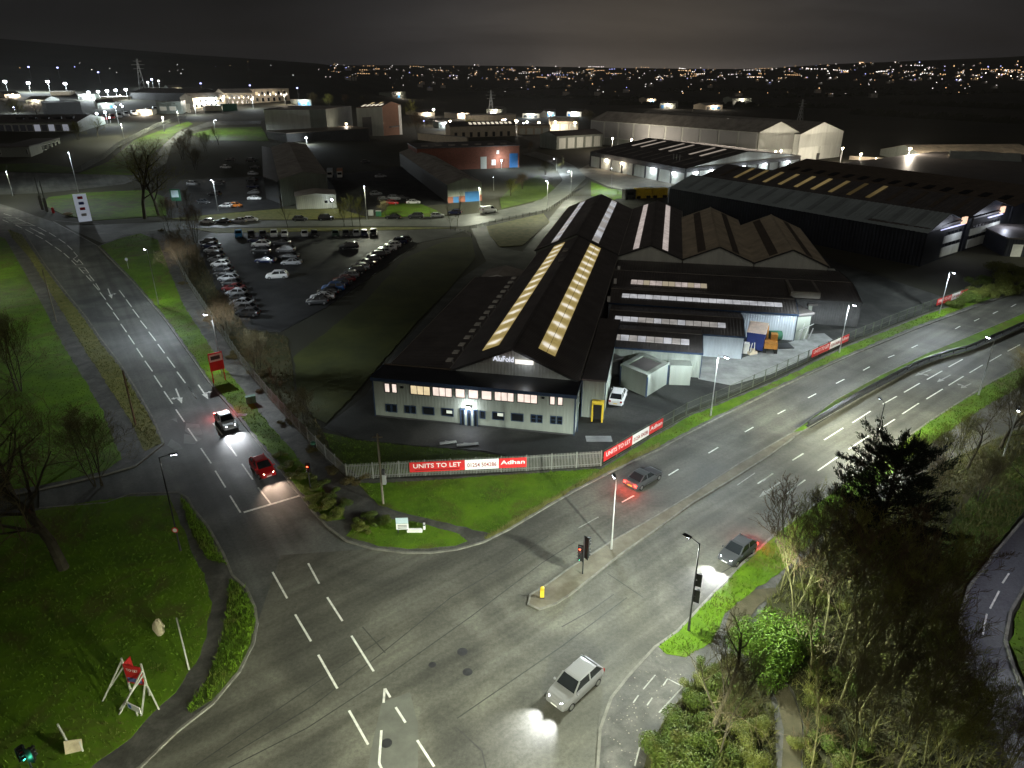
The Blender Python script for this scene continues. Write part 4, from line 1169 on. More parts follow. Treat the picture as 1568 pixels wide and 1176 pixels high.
for i in range(3): MB().tube(f['P'](.6 + i * .9, -.7, 0), f['P'](1.2 + i * .9, -.7, 3.2 - i * .5), .09, .07, 8).build('pipe', M_GALV, f['t'], off=(0, 0, 0))
MB().bar(f['P'](.4, -.7, 2.0), f['P'](3, -.7, 3.0), .1, .1).build('pipe_brace', M_GALV, f['t'], off=(0, 0, 0))
f = fbuild('pale_store', 'pale walled store, middle one of the three boxes at the shed end', 'store', (1234, 496), (1261, 495), 468, depth=7, wall=M_GREYCLAD, roofm=M_DARKROOF)
f = fbuild('pale_store', 'pale walled store furthest along, with a shelf of bins under it', 'store', (1263, 488), (1290, 487), 463, depth=6, wall=M_GREYCLAD, roofm=M_DARKROOF)
f = fbuild('low_tank_box', 'low pale box on the ground in front of the furthest pale store', 'box', (1266, 497), (1298, 496), 487, depth=1.5, wall=M_WHITECLAD, roofm=M_DARKGREY, ov=.02)
# yard clutter
f = fbuild('blue_container', 'navy container with a pale sheet roof lit orange, on the concrete apron', 'container', (1141, 533), (1168, 537), 512, depth=2.6, wall=M_NAVYPAINT, roofm=M_NAVYPAINT, ov=.05)
P = f['P']
MB().sheet(P(-.1, -.1, f['h'] + .4), P(f['wd'] + .1, -.1, f['h'] + .4), P(f['wd'] + .1, 2.7, f['h'] + 1.5), P(-.1, 2.7, f['h'] + 1.5), .3, .04).build('canopy', mat('pale_sheet', (.75, .6, .5), .5, .2, .8), f['t'], off=(0, 0, 0))
a = G(1178, 536)
ex = thing('excavator', 'brown tracked excavator parked beside the navy container', 'excavator', a, math.radians(75))
MB().box(-1.5, 1.5, -1.1, -.6, 0, .7).box(-1.5, 1.5, .6, 1.1, 0, .7).build('track', M_TYRE, ex)
MB().box(-1.6, .8, -1.0, 1.0, .75, 1.7).build('body', M_TRACK, ex)
cb = MB().box(.0, 1.2, -1.0, .0, 1.7, 2.7).build('cab', M_TRACK, ex)
MB().box(1.2, 1.23, -.9, -.1, 1.9, 2.55).box(.2, 1.0, -1.03, -1.0, 1.9, 2.55).build('glass', M_GLASS, cb)
MB().bar((.8, .5, 1.5), (2.4, .5, 3.3), .3, .4).bar((2.4, .5, 3.3), (3.4, .5, 1.6), .25, .3).build('boom', M_TRACK, ex)
MB().box(3.0, 3.9, .1, .9, .9, 1.6).build('bucket', M_DARKSTEEL, ex)
a = G(1186, 520)
tk = thing('green_tank', 'dark green round topped tank against the pale blue wall', 'tank', a)
MB().tube((-1.0, 0, .8), (1.0, 0, .8), .8, .8, 14).build('shell', M_GREENBOX, tk, smooth=False)
MB().box(-.8, -.5, -.6, .6, 0, .3).box(.5, .8, -.6, .6, 0, .3).build('cradle', M_DARKSTEEL, tk)
a = G(1200, 530)
tag(MB().box(a.x - 1.3, a.x + 1.3, a.y - 1.2, a.y + 1.2, 0, .12).bar((a.x - 1.3, a.y - 1.2, .16), (a.x + 1.3, a.y - 1.2, .16), .1, .08).build('steel_plate', M_DARKSTEEL), 'dark steel plate lying flat on the pale apron', 'steel plate')
f = fbuild('white_crate', 'white crate tucked at the corner of the second white shed', 'crate', (1135, 541), (1146, 542), 530, depth=1.2, wall=M_WHITE, roofm=M_WHITE, ov=.03)
a = G(1151, 542)
sh = thing('sack_trolley', 'pale sack trolley with boxes in front of the navy container', 'trolley', a, .4)
MB().bar((-.5, 0, .05), (-.15, 0, 1.9), .08, .08).bar((.5, 0, .05), (.3, 0, 1.9), .08, .08).build('frame', M_WHITE, sh)
MB().box(-.7, .8, -.4, .3, .02, .45).box(-.3, .3, -.3, .2, .45, .9).build('load', M_CREAM, sh)

# --- neighbours behind
f = fbuild('grey_workshop', 'long grey roofed workshop behind its small white front block', 'workshop', (433, 316), (504, 306), 275, back=(415, 219), roof='front', wall=M_GREYCLAD, roofm=M_GREYROOF, rise=1.6)
f = fbuild('white_office_block', 'small white front block with two dark windows below the grey workshop', 'office', (455, 321), (516, 318), 301, depth=11, roof='front', wall=M_WHITECLAD, roofm=M_GREYROOF, rise=.7)
for s in (7.6, 9.1): fwin(f, f['wd'] * s / 11, f['wd'] * (s + 1.1) / 11, 1.6, 2.7, M_GLASS)
f = fbuild('shaded_side_block', 'dark block for the shaded side wall of the grey workshop facing the parked cars', 'hall', (408, 304), (430, 312), 272, back=(400, 216), roof='flat', wall=M_DARKGREY, roofm=M_DARKROOF)  # shadowed side wall of the workshop, its shade put into black walls
f = fbuild('brick_workshop', 'white gabled workshop with a blue roller door and brick base', 'workshop', (686, 311), (738, 307), 283, back=(612, 233), roof='front', wall=M_GREYCLAD, roofm=M_GREYROOF, rise=1.9)
fpart(f, 'brick_base', 0, f['wd'], 0, 2.1, M_BRICK, proud=.06)
fpart(f, 'roller_door', f['wd'] * .5, f['wd'] * .92, 0.02, 3.4, M_BLUEDOOR, proud=.12)
fpart(f, 'door', f['wd'] * .15, f['wd'] * .32, 0.02, 2.0, M_BLUEDOOR, proud=.12)
fpart(f, 'dark_cladding', 0, f['dp'], 0, f['h'] - .2, M_DARKGREY, face='left', proud=.1)
for i in range(4): froofstrip(f, f['dp'] * (.12 + .22 * i), f['wd'] * .56, f['wd'] * .96, 1.3, M_BROWNDARK, side=1)
f = fbuild('brick_factory', 'long low brick factory with a black roof and blue end door', 'factory', (640, 262), (795, 256), 228, depth=24, roof='flat', wall=M_BRICK, roofm=M_DARKROOF)
fpart(f, 'roller_door', f['wd'] * .9, f['wd'] * .985, .02, f['h'] * .66, M_BLUEDOOR, proud=.12)
fpart(f, 'roller_door', f['wd'] * .61, f['wd'] * .67, .02, f['h'] * .55, M_WHITECLAD, proud=.12)
fpart(f, 'white_panel', f['wd'] * .72, f['wd'] * .76, f['h'] * .15, f['h'] * .4, M_WHITE, proud=.12)
fpart(f, 'notice', f['wd'] * .77, f['wd'] * .795, f['h'] * .66, f['h'] * .82, M_WHITE, proud=.12)
for i in range(7): MB().box(-1.5, 1.5, -1, 1, 0, .6).build('roof_vent', M_GREYROOF, f['roof'], off=(0, 0, 0), loc=f['P'](f['wd'] * (.1 + i * .13), 6, f['h'] + .37))
f = fbuild('white_warehouse', 'big plain white warehouse on the rise behind the grey workshop', 'warehouse', (408, 199), (500, 203), 168, back=(440, 158), roof='flat', wall=M_WHITECLAD, roofm=M_DARKROOF, ov=.1)
fw = f
fpart(f, 'dark_door', f['wd'] * .78, f['wd'] * .92, 0.3, 2.2, M_DARKGREY)
f = fbuild('grey_warehouse', 'grey warehouse wing at the shaded end of the white warehouse', 'warehouse', (502, 204), (541, 199), 168, depth=30, roof='flat', wall=M_GREYCLAD, roofm=M_GREYROOF, ov=.1)
f = fbuild('dark_workshop', 'flat dark workshop roof below the white warehouse', 'workshop', (440, 218), (566, 216), 205, depth=22, roof='flat', wall=M_DARKGREY, roofm=M_BROWNDARK)
f = fbuild('orange_gabled_hall', 'tall hall with orange brick end wall and lit rooflights', 'hall', (588, 208), (616, 206), 163, back=(545, 160), roof='front', wall=M_ORANGEBRICK, roofm=M_DARKROOF, rise=2.5)
fpart(f, 'grey_wall', 0, f['dp'], 0, f['h'] - .2, M_GREYCLAD, face='left', proud=.15)
fpart(f, 'tall_door', f['dp'] * .45, f['dp'] * .8, 0, f['h'] * .7, M_DARKGREY, face='left', proud=.3)
fpart(f, 'canopy', f['wd'] * .3, f['wd'] * .75, f['h'] * .3, f['h'] * .34, M_DARKGREY, proud=2)
fpart(f, 'white_pier', f['wd'] * .86, f['wd'], 0, f['h'] * 1.0, M_WHITE, proud=.2)
for i in range(5):
    froofstrip(f, f['dp'] * (.1 + i * .17), f['wd'] * .08, f['wd'] * .24, 2.2, E_RL[0])
    if i % 2: froofstrip(f, f['dp'] * (.1 + i * .17), f['wd'] * .3, f['wd'] * .44, 2.2, E_RL[1])
f = fbuild('cream_terrace', 'long cream low terrace with lit skylights along its dark roof', 'terrace', (690, 211), (790, 208), 194, depth=14, roof='side', wall=M_CREAM, roofm=M_DARKROOF, rise=2.5)
for i in range(10): froofstrip(f, f['wd'] * (.3 + i * .068), 2, 5, 1.8, E_RL[0])
for i in range(8): fpart(f, 'door', f['wd'] * (.06 + i * .115), f['wd'] * (.1 + i * .115), 0.2, 3.2, M_DARKGREY)
f = fbuild('cream_unit', 'small cream flat roofed unit behind the cream terrace', 'unit', (722, 190), (790, 188), 177, depth=16, roof='flat', wall=M_CREAM, roofm=M_GREYROOF)
f = fbuild('lit_loading_unit', 'cream loading unit with three lit bays beside the huge grey warehouse', 'unit', (842, 200), (885, 200), 186, depth=18, roof='side', wall=M_CREAM, roofm=M_GREYROOF, rise=2.5)
for i in range(3): fpart(f, 'loading_bay', f['wd'] * (.08 + i * .31), f['wd'] * (.33 + i * .31), 0.2, f['h'] * .75, M_WHITECLAD)
f = fbuild('lit_canopy_unit', 'long lit canopy unit between the cream terrace and loading bays', 'unit', (792, 206), (842, 206), 192, depth=14, roof='flat', wall=M_CREAM, roofm=M_DARKROOF)
for i in range(4): fpart(f, 'loading_bay', f['wd'] * (.06 + i * .24), f['wd'] * (.24 + i * .24), 0.2, f['h'] * .7, M_WHITECLAD)
f = fbuild('stone_walled_yard', 'pale walled yard strip running below the cream terrace', 'wall', (640, 214), (715, 222), 204, depth=1.2, roof='flat', wall=M_CREAM, roofm=M_GREYROOF, ov=.1)
f = fbuild('grey_store_building', 'low grey building with dark hipped roof beside the huge warehouse', 'building', (852, 229), (922, 224), 209, depth=16, roof='side', wall=M_GREYCLAD, roofm=M_DARKROOF, rise=2.2)
for i in range(5): fpart(f, 'panel', f['wd'] * (.05 + i * .19), f['wd'] * (.19 + i * .19), .3, f['h'] * .85, M_WHITECLAD)
# huge grey twin-gabled warehouse
A_ = (1156, 242)
f = fbuild('huge_grey_warehouse', 'huge grey warehouse with the nearer of the two white gable ends', 'warehouse', (1157, 246), (1218, 246), 203, back=(905, 184), roof='front', wall=M_WHITECLAD, roofm=M_GREYROOF, rise=5)
for i in range(10):
    fpart(f, 'wall_bay', f['dp'] * (i * .1 + .006), f['dp'] * (i * .1 + .094), f['h'] * .32, f['h'] * .96, mat('dull_cladding', (.36, .36, .355), .55, .1, .1), face='left', proud=.2)
    fpart(f, 'pale_bay', f['dp'] * (i * .1 + .006), f['dp'] * (i * .1 + .094), 0, f['h'] * .3, M_GREYCLAD, face='left', proud=.15)
fpart(f, 'pale_bay', f['wd'] * .02, f['wd'] * .98, 0, f['h'] * .42, M_WHITECLAD, proud=.15)
f = fbuild('huge_grey_warehouse', 'second gable bay of the huge warehouse, at its free end', 'warehouse', (1219, 247), (1285, 240), 206, back=(960, 184), roof='front', wall=M_WHITECLAD, roofm=M_GREYROOF, rise=5)
fpart(f, 'pale_bay', f['wd'] * .02, f['wd'] * .46, 0, f['h'] * .5, M_WHITECLAD, proud=.15)
fpart(f, 'pale_bay', f['wd'] * .5, f['wd'] * .98, 0, f['h'] * .5, M_WHITECLAD, proud=.15)
fpart(f, 'small_door', f['wd'] * .44, f['wd'] * .5, 0, 3, M_DARKGREY, proud=.4)
# depot with rooflight stripes
f = fbuild('striped_roof_depot', 'wide dark roofed depot with rows of pale rooflights and lit white bays', 'depot', (1048, 285), (1222, 262), 258, back=(905, 232), roof='front', wall=M_WHITECLAD, roofm=M_DARKROOF, rise=4)
dpt = f
fpart(f, 'dark_band', -.1, f['wd'] + .1, f['h'] * .78, f['h'] * 1.0, M_DARKGREY, proud=.3)
fpart(f, 'dark_band', -.1, f['dp'] + .1, f['h'] * .72, f['h'] * 1.0, M_DARKGREY, face='left', proud=.3)
for i in range(11): fpart(f, 'pillar', f['wd'] * i / 10 - .4, f['wd'] * i / 10 + .4, 0, f['h'] * .78, M_DARKGREY, proud=.35)
for i in range(9): fpart(f, 'pillar', f['dp'] * i / 8 - .4, f['dp'] * i / 8 + .4, 0, f['h'] * .72, M_DARKGREY, face='left', proud=.35)
for i in range(9):
    s_ = f['dp'] * (.06 + i * .1)
    froofstrip(f, s_, f['wd'] * .54, f['wd'] * .74, 1.4, E_STRIP)
    froofstrip(f, s_, f['wd'] * .77, f['wd'] * .97, 1.4, E_STRIP)
    froofstrip(f, s_, f['wd'] * .26, f['wd'] * .47, 1.4, E_STRIP if i % 3 else M_GREYROOF)
    froofstrip(f, s_, f['wd'] * .04, f['wd'] * .2, 1.4, M_GREYROOF)
for i in range(3): MB().tube(f['P'](f['wd'] * .12, f['dp'] * .2 + i * 2, f['h'] + 1), f['P'](f['wd'] * .12, f['dp'] * .2 + i * 2, f['h'] + 3.2), .25, .25, 8).build('chimney', M_GALV, f['roof'], off=(0, 0, 0))
# dark blue distribution warehouse in three bays
f = fbuild('dark_blue_warehouse', 'long dark blue warehouse with blue grey roof behind the brown gables', 'warehouse', (1408, 408), (1466, 386), 357, back=(1025, 288), roof='front', wall=M_BLUECLAD, roofm=M_BLUEROOF, rise=3.0)
bw = f
for i in range(14): froofstrip(f, f['dp'] * (.05 + i * .067), f['wd'] * .06, f['wd'] * .46, 1.3, mat('blue_roof_strip', (.27, .31, .32), .5, .2, .1))
f2 = fbuild('dark_blue_warehouse', 'second bay of the dark blue warehouse with yellowish roof strips', 'warehouse', (1470, 385), (1536, 364), 334, back=(1075, 270), roof='front', wall=M_BLUECLAD, roofm=M_DARKROOF, rise=3.0)
for i in range(14): froofstrip(f2, f2['dp'] * (.05 + i * .067), f2['wd'] * .1, f2['wd'] * .46, 1.3, E_STRIPY if 3 < i < 13 else M_BROWNDARK)
f3 = fbuild('dark_blue_warehouse', 'furthest bay of the dark warehouse with black roof slots', 'warehouse', (1540, 364), (1640, 340), 316, back=(1180, 262), roof='front', wall=M_BLUECLAD, roofm=M_BROWNDARK, rise=3.0)
for i in range(14): froofstrip(f3, f3['dp'] * (.05 + i * .067), f3['wd'] * .1, f3['wd'] * .2, 2.2, M_BLACK)
f4 = fbuild('dark_flat_hall', 'broad black flat roofed hall beyond the dark warehouse bays', 'hall', (1560, 322), (1760, 300), 300, back=(1230, 258), roof='flat', wall=M_DARKGREY, roofm=M_DARKROOF)
# office ends with white bands
def banded(label, bl, br, ytop, dep):
    f = fbuild('banded_office_block', label, 'office', bl, br, ytop, depth=dep, roof='flat', wall=M_DARKGREY, roofm=M_DARKROOF)
    for z0, z1 in ((.06, .34), (.46, .68), (.8, .97)):
        if z0 > .7:
            continue
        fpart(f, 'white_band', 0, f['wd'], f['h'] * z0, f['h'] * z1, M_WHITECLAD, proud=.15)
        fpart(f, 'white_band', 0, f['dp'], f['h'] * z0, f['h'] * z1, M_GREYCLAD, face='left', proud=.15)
        nb = 9
        for i in range(nb): fpart(f, 'window', f['wd'] * (.03 + i / nb * .97), f['wd'] * (.03 + (i + .7) / nb * .97), f['h'] * (z1 + .02), f['h'] * (z1 + .1), M_GLASS, proud=.12)
    return f
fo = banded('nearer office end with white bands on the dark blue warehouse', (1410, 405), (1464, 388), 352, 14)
ln_ = fpart(fo, 'lit_emblem', fo['wd'] * .9, fo['wd'] * 1.02, fo['h'] * .92, fo['h'] * 1.12, emit('emblem_orange', (1.0, 0.62, 0.42), 1.1), proud=.5)
fpart(fo, 'lit_edge', fo['wd'] * .3, fo['wd'] * 1.0, fo['h'] * .9, fo['h'] * .925, emit('emblem_blue', (.6, .62, 1.0), 1.2), proud=.4)
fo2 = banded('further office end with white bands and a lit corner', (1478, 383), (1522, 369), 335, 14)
fpart(fo2, 'lit_emblem', fo2['wd'] * .9, fo2['wd'] * 1.02, fo2['h'] * .96, fo2['h'] * 1.16, emit('emblem_orange', (1.0, 0.62, 0.42), 1.1), proud=.5)
fpart(fo2, 'lit_edge', fo2['wd'] * .5, fo2['wd'] * 1.0, fo2['h'] * .9, fo2['h'] * .93, emit('emblem_blue', (.6, .62, 1.0), 1.2), proud=.4)
for f_, e_ in ((fo, 500), (fo2, 900)):
    lamp_light('POINT', f_['t'], f_['P'](f_['wd'] * .8, -3.0, f_['h'] * .86), e_, (.8, .85, 1))
f = fbuild('low_dark_unit', 'low dark unit with a white door at the edge of the yard', 'unit', (1536, 392), (1640, 396), 366, depth=18, roof='flat', wall=M_BLUECLAD, roofm=M_DARKROOF)
fpart(f, 'white_door', 1.5, 3.8, 0, 3, M_WHITE)
# far right
for i, (bl, br, yt, dp_, wm, lb) in enumerate((((1215, 258), (1345, 262), 251, 4, M_CREAM, 'pale lit block wall at the edge of the floodlit yard'), ((1300, 244), (1400, 250), 240, 3, M_CREAM, 'further pale lit wall behind the floodlit yard'))):
    fbuild('yard_wall', lb, 'wall', bl, br, yt, depth=1.0, wall=wm, roofm=M_CREAM, ov=.05)
f = fbuild('pale_roofed_unit', 'pale roofed unit under the bright floodlight at the far edge', 'unit', (1450, 262), (1560, 268), 250, depth=30, roof='side', wall=M_CREAM, roofm=mat('pale_roof', (.28, .31, .29), .6, .2, .1), rise=4)
f = fbuild('long_low_roof', 'long low dull roof behind the pale roofed unit', 'building', (1418, 252), (1600, 250), 242, depth=40, roof='side', wall=M_GREYCLAD, roofm=M_BROWNROOF, rise=4)
f = fbuild('lit_lattice_unit', 'small unit with a brightly lit panelled front at the frame edge', 'unit', (1537, 280), (1590, 284), 263, depth=12, roof='flat', wall=M_CREAM, roofm=M_DARKROOF)
for i in range(5):
    for j in range(2): fwin(f, f['wd'] * (.04 + i * .19), f['wd'] * (.2 + i * .19), f['h'] * (.1 + j * .45), f['h'] * (.5 + j * .45), E_WINY)
f = fbuild('bus_depot', 'dark shed with a yellow sign in the floodlit yard', 'shed', (1402, 258), (1440, 260), 246, depth=12, roof='flat', wall=M_DARKGREY, roofm=M_DARKROOF)
fpart(f, 'yellow_panel', f['wd'] * .45, f['wd'] * .8, f['h'] * .35, f['h'] * .7, M_YELLOW)
f = fbuild('blue_container', 'long bright blue container beside the white depot bays', 'container', (1191, 275), (1230, 278), 262, depth=3, wall=M_BLUE, roofm=M_BLUE, ov=.03)
for i, (x0, x1, y0, dpt_, cc) in enumerate(((974, 997, 304, 3, 'nearer'), (999, 1022, 303, 3, 'further'))):
    f = fbuild('yellow_trailer', cc + ' yellow curtain sided trailer by the depot road', 'trailer', (x0, y0), (x1, y0 - 1), 291, depth=2.6, wall=M_YELLOW, roofm=M_YELLOW, ov=.03)
    for k in (.12, .22, .75, .88): MB().tube(f['P'](f['wd'] * k, -.15, .45), f['P'](f['wd'] * k, .3, .45), .5, .5, 10).build('wheel', M_TYRE, f['t'], off=(0, 0, 0))
f = fbuild('dark_lorry', 'dark lorry cab parked next to the yellow trailers', 'lorry', (957, 306), (973, 305), 293, depth=2.5, wall=M_DARKGREY, roofm=M_DARKGREY, ov=.02)
for k in (.15, .8): MB().tube(f['P'](f['wd'] * k, -.15, .45), f['P'](f['wd'] * k, .3, .45), .5, .5, 10).build('wheel', M_TYRE, f['t'], off=(0, 0, 0))
fpart(f, 'windscreen', f['wd'] * .2, f['wd'] * .8, f['h'] * .55, f['h'] * .85, M_GLASS)
for i in range(6):
    x_ = 958 + i * 9
    f = fbuild('white_trailer', ['nearest', 'second', 'third', 'fourth', 'fifth', 'furthest'][i] + ' white trailer in the line parked before the striped roof depot', 'trailer', (x_, 266 + i * .8), (x_ + 7, 266.5 + i * .8), 260 + i * .8, depth=2.5, wall=M_WHITE, roofm=M_WHITE, ov=.02, group='white trailers parked at the depot')
# far left
f = fbuild('white_pavilion', 'long low white building with dark windows at the far edge of the lawn', 'building', (-30, 240), (48, 240), 226, depth=14, roof='flat', wall=M_GREYCLAD, roofm=M_DARKROOF)
for i in range(9): fwin(f, f['wd'] * (.03 + i * .108), f['wd'] * (.1 + i * .108), f['h'] * .3, f['h'] * .75, M_GLASS)
f = fbuild('white_pavilion', 'angled white wing with a row of dark windows beside the long white building', 'building', (48, 240), (92, 219), 225, depth=12, roof='flat', wall=M_GREYCLAD, roofm=M_DARKROOF)
for i in range(7): fwin(f, f['wd'] * (.04 + i * .137), f['wd'] * (.12 + i * .137), f['h'] * .3, f['h'] * .8, M_GLASS)
f = fbuild('long_factory', 'long grey factory with a band of lit glazing under a dark roof', 'factory', (-40, 200), (122, 202), 188, depth=40, roof='side', wall=M_GREYCLAD, roofm=M_DARKROOF, rise=3)
for i in range(14): fwin(f, f['wd'] * (.03 + i * .068), f['wd'] * (.09 + i * .068), f['h'] * .15, f['h'] * .8, mat('dim_glass', (.12, .13, .16), .2, .2, 1) if i not in (8, 10, 12) else emit('dim_glass_lit', (.8, .85, 1), .22))
for i in range(5): MB().box(-2, 2, -1, 1, 0, 1.4).build('roof_vent', M_BLACK, f['roof'], off=(0, 0, 0), loc=f['P'](f['wd'] * (.4 + i * .12), 8, f['h'] + 1.0))
f = fbuild('dark_tall_hall', 'plain dark hall rising behind the long grey factory', 'hall', (76, 182), (128, 180), 158, depth=30, roof='flat', wall=M_DARKGREY, roofm=M_DARKROOF)
f = fbuild('lit_roof_shed', 'small shed with a lit edge in the floodlit yard on the hill', 'shed', (78, 146), (108, 146), 141, depth=20, roof='flat', wall=M_CREAM, roofm=M_CREAM)
f = fbuild('lit_roof_shed', 'second small lit shed further along the floodlit hill yard', 'shed', (155, 154), (180, 155), 149, depth=20, roof='flat', wall=M_CREAM, roofm=M_GREYROOF)
f = fbuild('dark_terrace_hall', 'long dark roofed hall on the hill behind the van park', 'hall', (200, 152), (298, 156), 142, depth=40, roof='side', wall=M_DARKGREY, roofm=M_DARKROOF, rise=3)
f = fbuild('grey_office', 'two storey grey office with two glowing windows near the van park', 'office', (242, 174), (280, 174), 156, depth=14, roof='flat', wall=M_GREYCLAD, roofm=M_DARKROOF)
for i in range(2): fwin(f, f['wd'] * (.12 + i * .38), f['wd'] * (.38 + i * .38), f['h'] * .3, f['h'] * .62, emit('dim_window', (.9, .85, .7), .16))
f = fbuild('pylon_sign', 'tall cream slab standing beside the grey office', 'sign', (286, 172), (292, 172), 160, depth=1.0, wall=M_CREAM, roofm=M_CREAM, ov=.02)
for i, (bl, br, yt, lb, ro) in enumerate((((297, 166), (346, 162), 150, 'lit cream row of houses with gabled end on the hill', 'side'), ((346, 161), (392, 158), 143, 'lit cream block in the middle of the hill row', 'side'), ((390, 158), (444, 154), 137, 'lit columned block at the end of the hill row', 'flat'))):
    f = fbuild('hill_house_row', lb, 'building', bl, br, yt, depth=16, roof=ro, wall=M_CREAM, roofm=M_GREYROOF, rise=3)
    n_ = 6
    for k in range(n_):
        fwin(f, f['wd'] * (.05 + k * .155), f['wd'] * (.12 + k * .155), f['h'] * .12, f['h'] * .4, M_GLASS)
        fwin(f, f['wd'] * (.05 + k * .155), f['wd'] * (.12 + k * .155), f['h'] * .58, f['h'] * .84, M_GLASS if k % 3 else E_WINY)
        fpart(f, 'lamp_bracket', f['wd'] * (.14 + k * .155), f['wd'] * (.148 + k * .155), f['h'] * .55, f['h'] * .68, E_TOWNW, proud=.5)
f = fbuild('cream_garage', 'low cream garage in front of the lit hill row', 'garage', (315, 170), (340, 169), 163, depth=8, roof='flat', wall=M_CREAM, roofm=M_GREYROOF)
f = fbuild('green_hoarding', 'dark green hoarding below the lit hill row', 'hoarding', (342, 170), (364, 169), 160, depth=1, roof='flat', wall=M_GREENBOX, roofm=M_GREENBOX, ov=.02)
# ------------------------------------------------------------------ FENCES AND BANNERS
def poly_len(w_):
    L_ = [0.0]
    for p, q in zip(w_, w_[1:]): L_.append(L_[-1] + (q - p).length)
    return L_
def along(w_, L_, t):
    for k in range(len(w_) - 1):
        if t <= L_[k + 1] + 1e-6: break
    u = (t - L_[k]) / max(1e-6, L_[k + 1] - L_[k])
    d = (w_[k + 1] - w_[k]).normalized()
    return w_[k].lerp(w_[k + 1], u), d
def palisade(label, pts, hh, m, pitch=0.17, pw=0.075, step=2.75, group=None, z=0.1, mesh=False):
    w_ = W(pts)
    for p in w_: p.z += z
    L_ = poly_len(w_)
    t = thing('palisade_fence' if not mesh else 'mesh_fence', label, 'fence', w_[0], 0, group, True)
    n = int(L_[-1] / step)
    pm = MB().box(-.05, .05, -.05, .05, 0, hh).mesh('post', m)
    for i in range(n + 1):
        p, d = along(w_, L_, L_[-1] * i / n)
        q = place('post', pm, t, p - w_[0], (0, 0, math.atan2(d.y, d.x)))
    pl = MB()
    k = int(L_[-1] / pitch)
    for i in range(k):
        p, d = along(w_, L_, L_[-1] * (i + .5) / k)
        s_ = Vector((-d.y, d.x, 0))
        o_ = -s_ * .07
        a, b = p + o_ - d * pw / 2, p + o_ + d * pw / 2
        tip = p + o_ + Vector((0, 0, hh))
        if mesh: pl.add([(*a.xy, a.z + .05), (*b.xy, a.z + .05), (*b.xy, a.z + hh - .05), (*a.xy, a.z + hh - .05)], [(0, 1, 2, 3)])
        else:
            j = R.uniform(-.02, .02)
            pl.add([(*a.xy, a.z + .06), (*b.xy, a.z + .06), (*b.xy, a.z + hh - .14 + j), tip, (*a.xy, a.z + hh - .14 + j)], [(0, 1, 2, 3, 4)])
    tag(pl.build('pales' if not mesh else 'mesh_wires', m, t), kind='stuff')
    for zz in ((.35, hh - .35) if not mesh else (.1, hh * .5, hh - .08)):
        rl = MB()
        for i in range(n):
            p, d = along(w_, L_, L_[-1] * i / n)
            q, _ = along(w_, L_, L_[-1] * (i + 1) / n)
            rl.bar(p + Vector((0, 0, zz)), q + Vector((0, 0, zz)), .05, .06 if not mesh else .03)
        tag(rl.build('rail', m, t), kind='stuff')
    return t
FA = [(532, 736), (640, 730), (810, 722), (920, 715)]
FB_ = [(920, 715), (1012, 660), (1058, 634), (1100, 618), (1180, 581), (1240, 553), (1296, 527), (1360, 500), (1430, 473), (1480, 455)]
FL = [(252, 352), (262, 385), (291, 440), (331, 500), (371, 560), (416, 615), (461, 665), (501, 706), (531, 735)]
palisade('grey palisade fence with red to let banners between office yard and grass', FA, 2.1, M_PALE)
palisade('green grey mesh fence running along the verge of the dual carriageway', FB_, 2.0, mat('mesh_green', (.10, .115, .08), .6, .2, 1), .25, .03, 3.0, mesh=True)
palisade('long grey palisade fence beside the footpath of the side road', FL, 2.0, M_PALE)
palisade('pale palisade fence curving up the bank beside the upper road', [(-40, 284), (60, 284), (100, 278), (125, 262), (160, 243), (180, 226), (205, 213), (240, 195), (285, 180)], 2.4, M_PALE, .5, .3, 6.0, z=0)
palisade('dark railings along the estate road bend', [(720, 352), (760, 341), (835, 326), (874, 302), (900, 280)], 1.2, M_DARKSTEEL, .4, .04, 3, z=0)
palisade('thin fence between the works lawn and the parked cars by the gate', [(690, 352), (716, 358), (722, 364)], 1.1, M_DARKSTEEL, .5, .05, 2, z=0)
def banner(label, x0, x1, line, hh, zb, panels):
    """hoarding tied to the fence; x0, x1 are the photograph columns of its ends on the line"""
    w_ = W(line)
    for p in w_: p.z = 0.1
    def at(px):
        for (a, b), p, q in zip(zip(line, line[1:]), w_, w_[1:]):
            if a[0] <= px <= b[0]:
                y = a[1] + (b[1] - a[1]) * (px - a[0]) / (b[0] - a[0])
                g = G(px, y)
                d = (q - p).normalized()
                return p + d * (g - p).dot(d)
    A, B = at(x0), at(x1)
    d = (B - A)
    L_ = d.length
    rz = math.atan2(d.y, d.x)
    n = Vector((d.y, -d.x, 0)).normalized()
    t = thing('letting_banner', label, 'banner', A + n * .16 + Vector((0, 0, 0)), rz, 'letting banners tied to the works fence')
    for s0, s1, m, s_, col, z0, zh, sub in panels:
        a, b = s0 * L_, s1 * L_
        MB().box(a + .01, b - .01, -.02, .02, zb, zb + hh).build('board', m, t)
        sz = zh * hh * 1.36
        o = text(t, s_, (0, -.035, zb + z0 * hh), sz, col, ext=.004, bold=.02 * zh, name='lettering')
        wv = [v.co.x for v in o.data.vertices]
        zv = [v.co.y for v in o.data.vertices]
        k = (b - a) * .86 / (max(wv) - min(wv))
        kz = zh * hh / (max(zv) - min(zv))
        o.scale = (k, kz, 1)
        o.location.x = (a + b) / 2 - k * (max(wv) + min(wv)) / 2
        o.location.z = zb + z0 * hh - min(zv) * kz
        if sub: MB().box(a + (b - a) * .1, b - (b - a) * .1, -.03, -.021, zb + .12 * hh, zb + .24 * hh).build('printed_line', sub, t)
    return t
M_DRED = mat('dark_red_print', (.28, .012, .012), .5, .1, 1)
M_GREYP = mat('grey_print', (.42, .40, .38), .5, .1, 1)
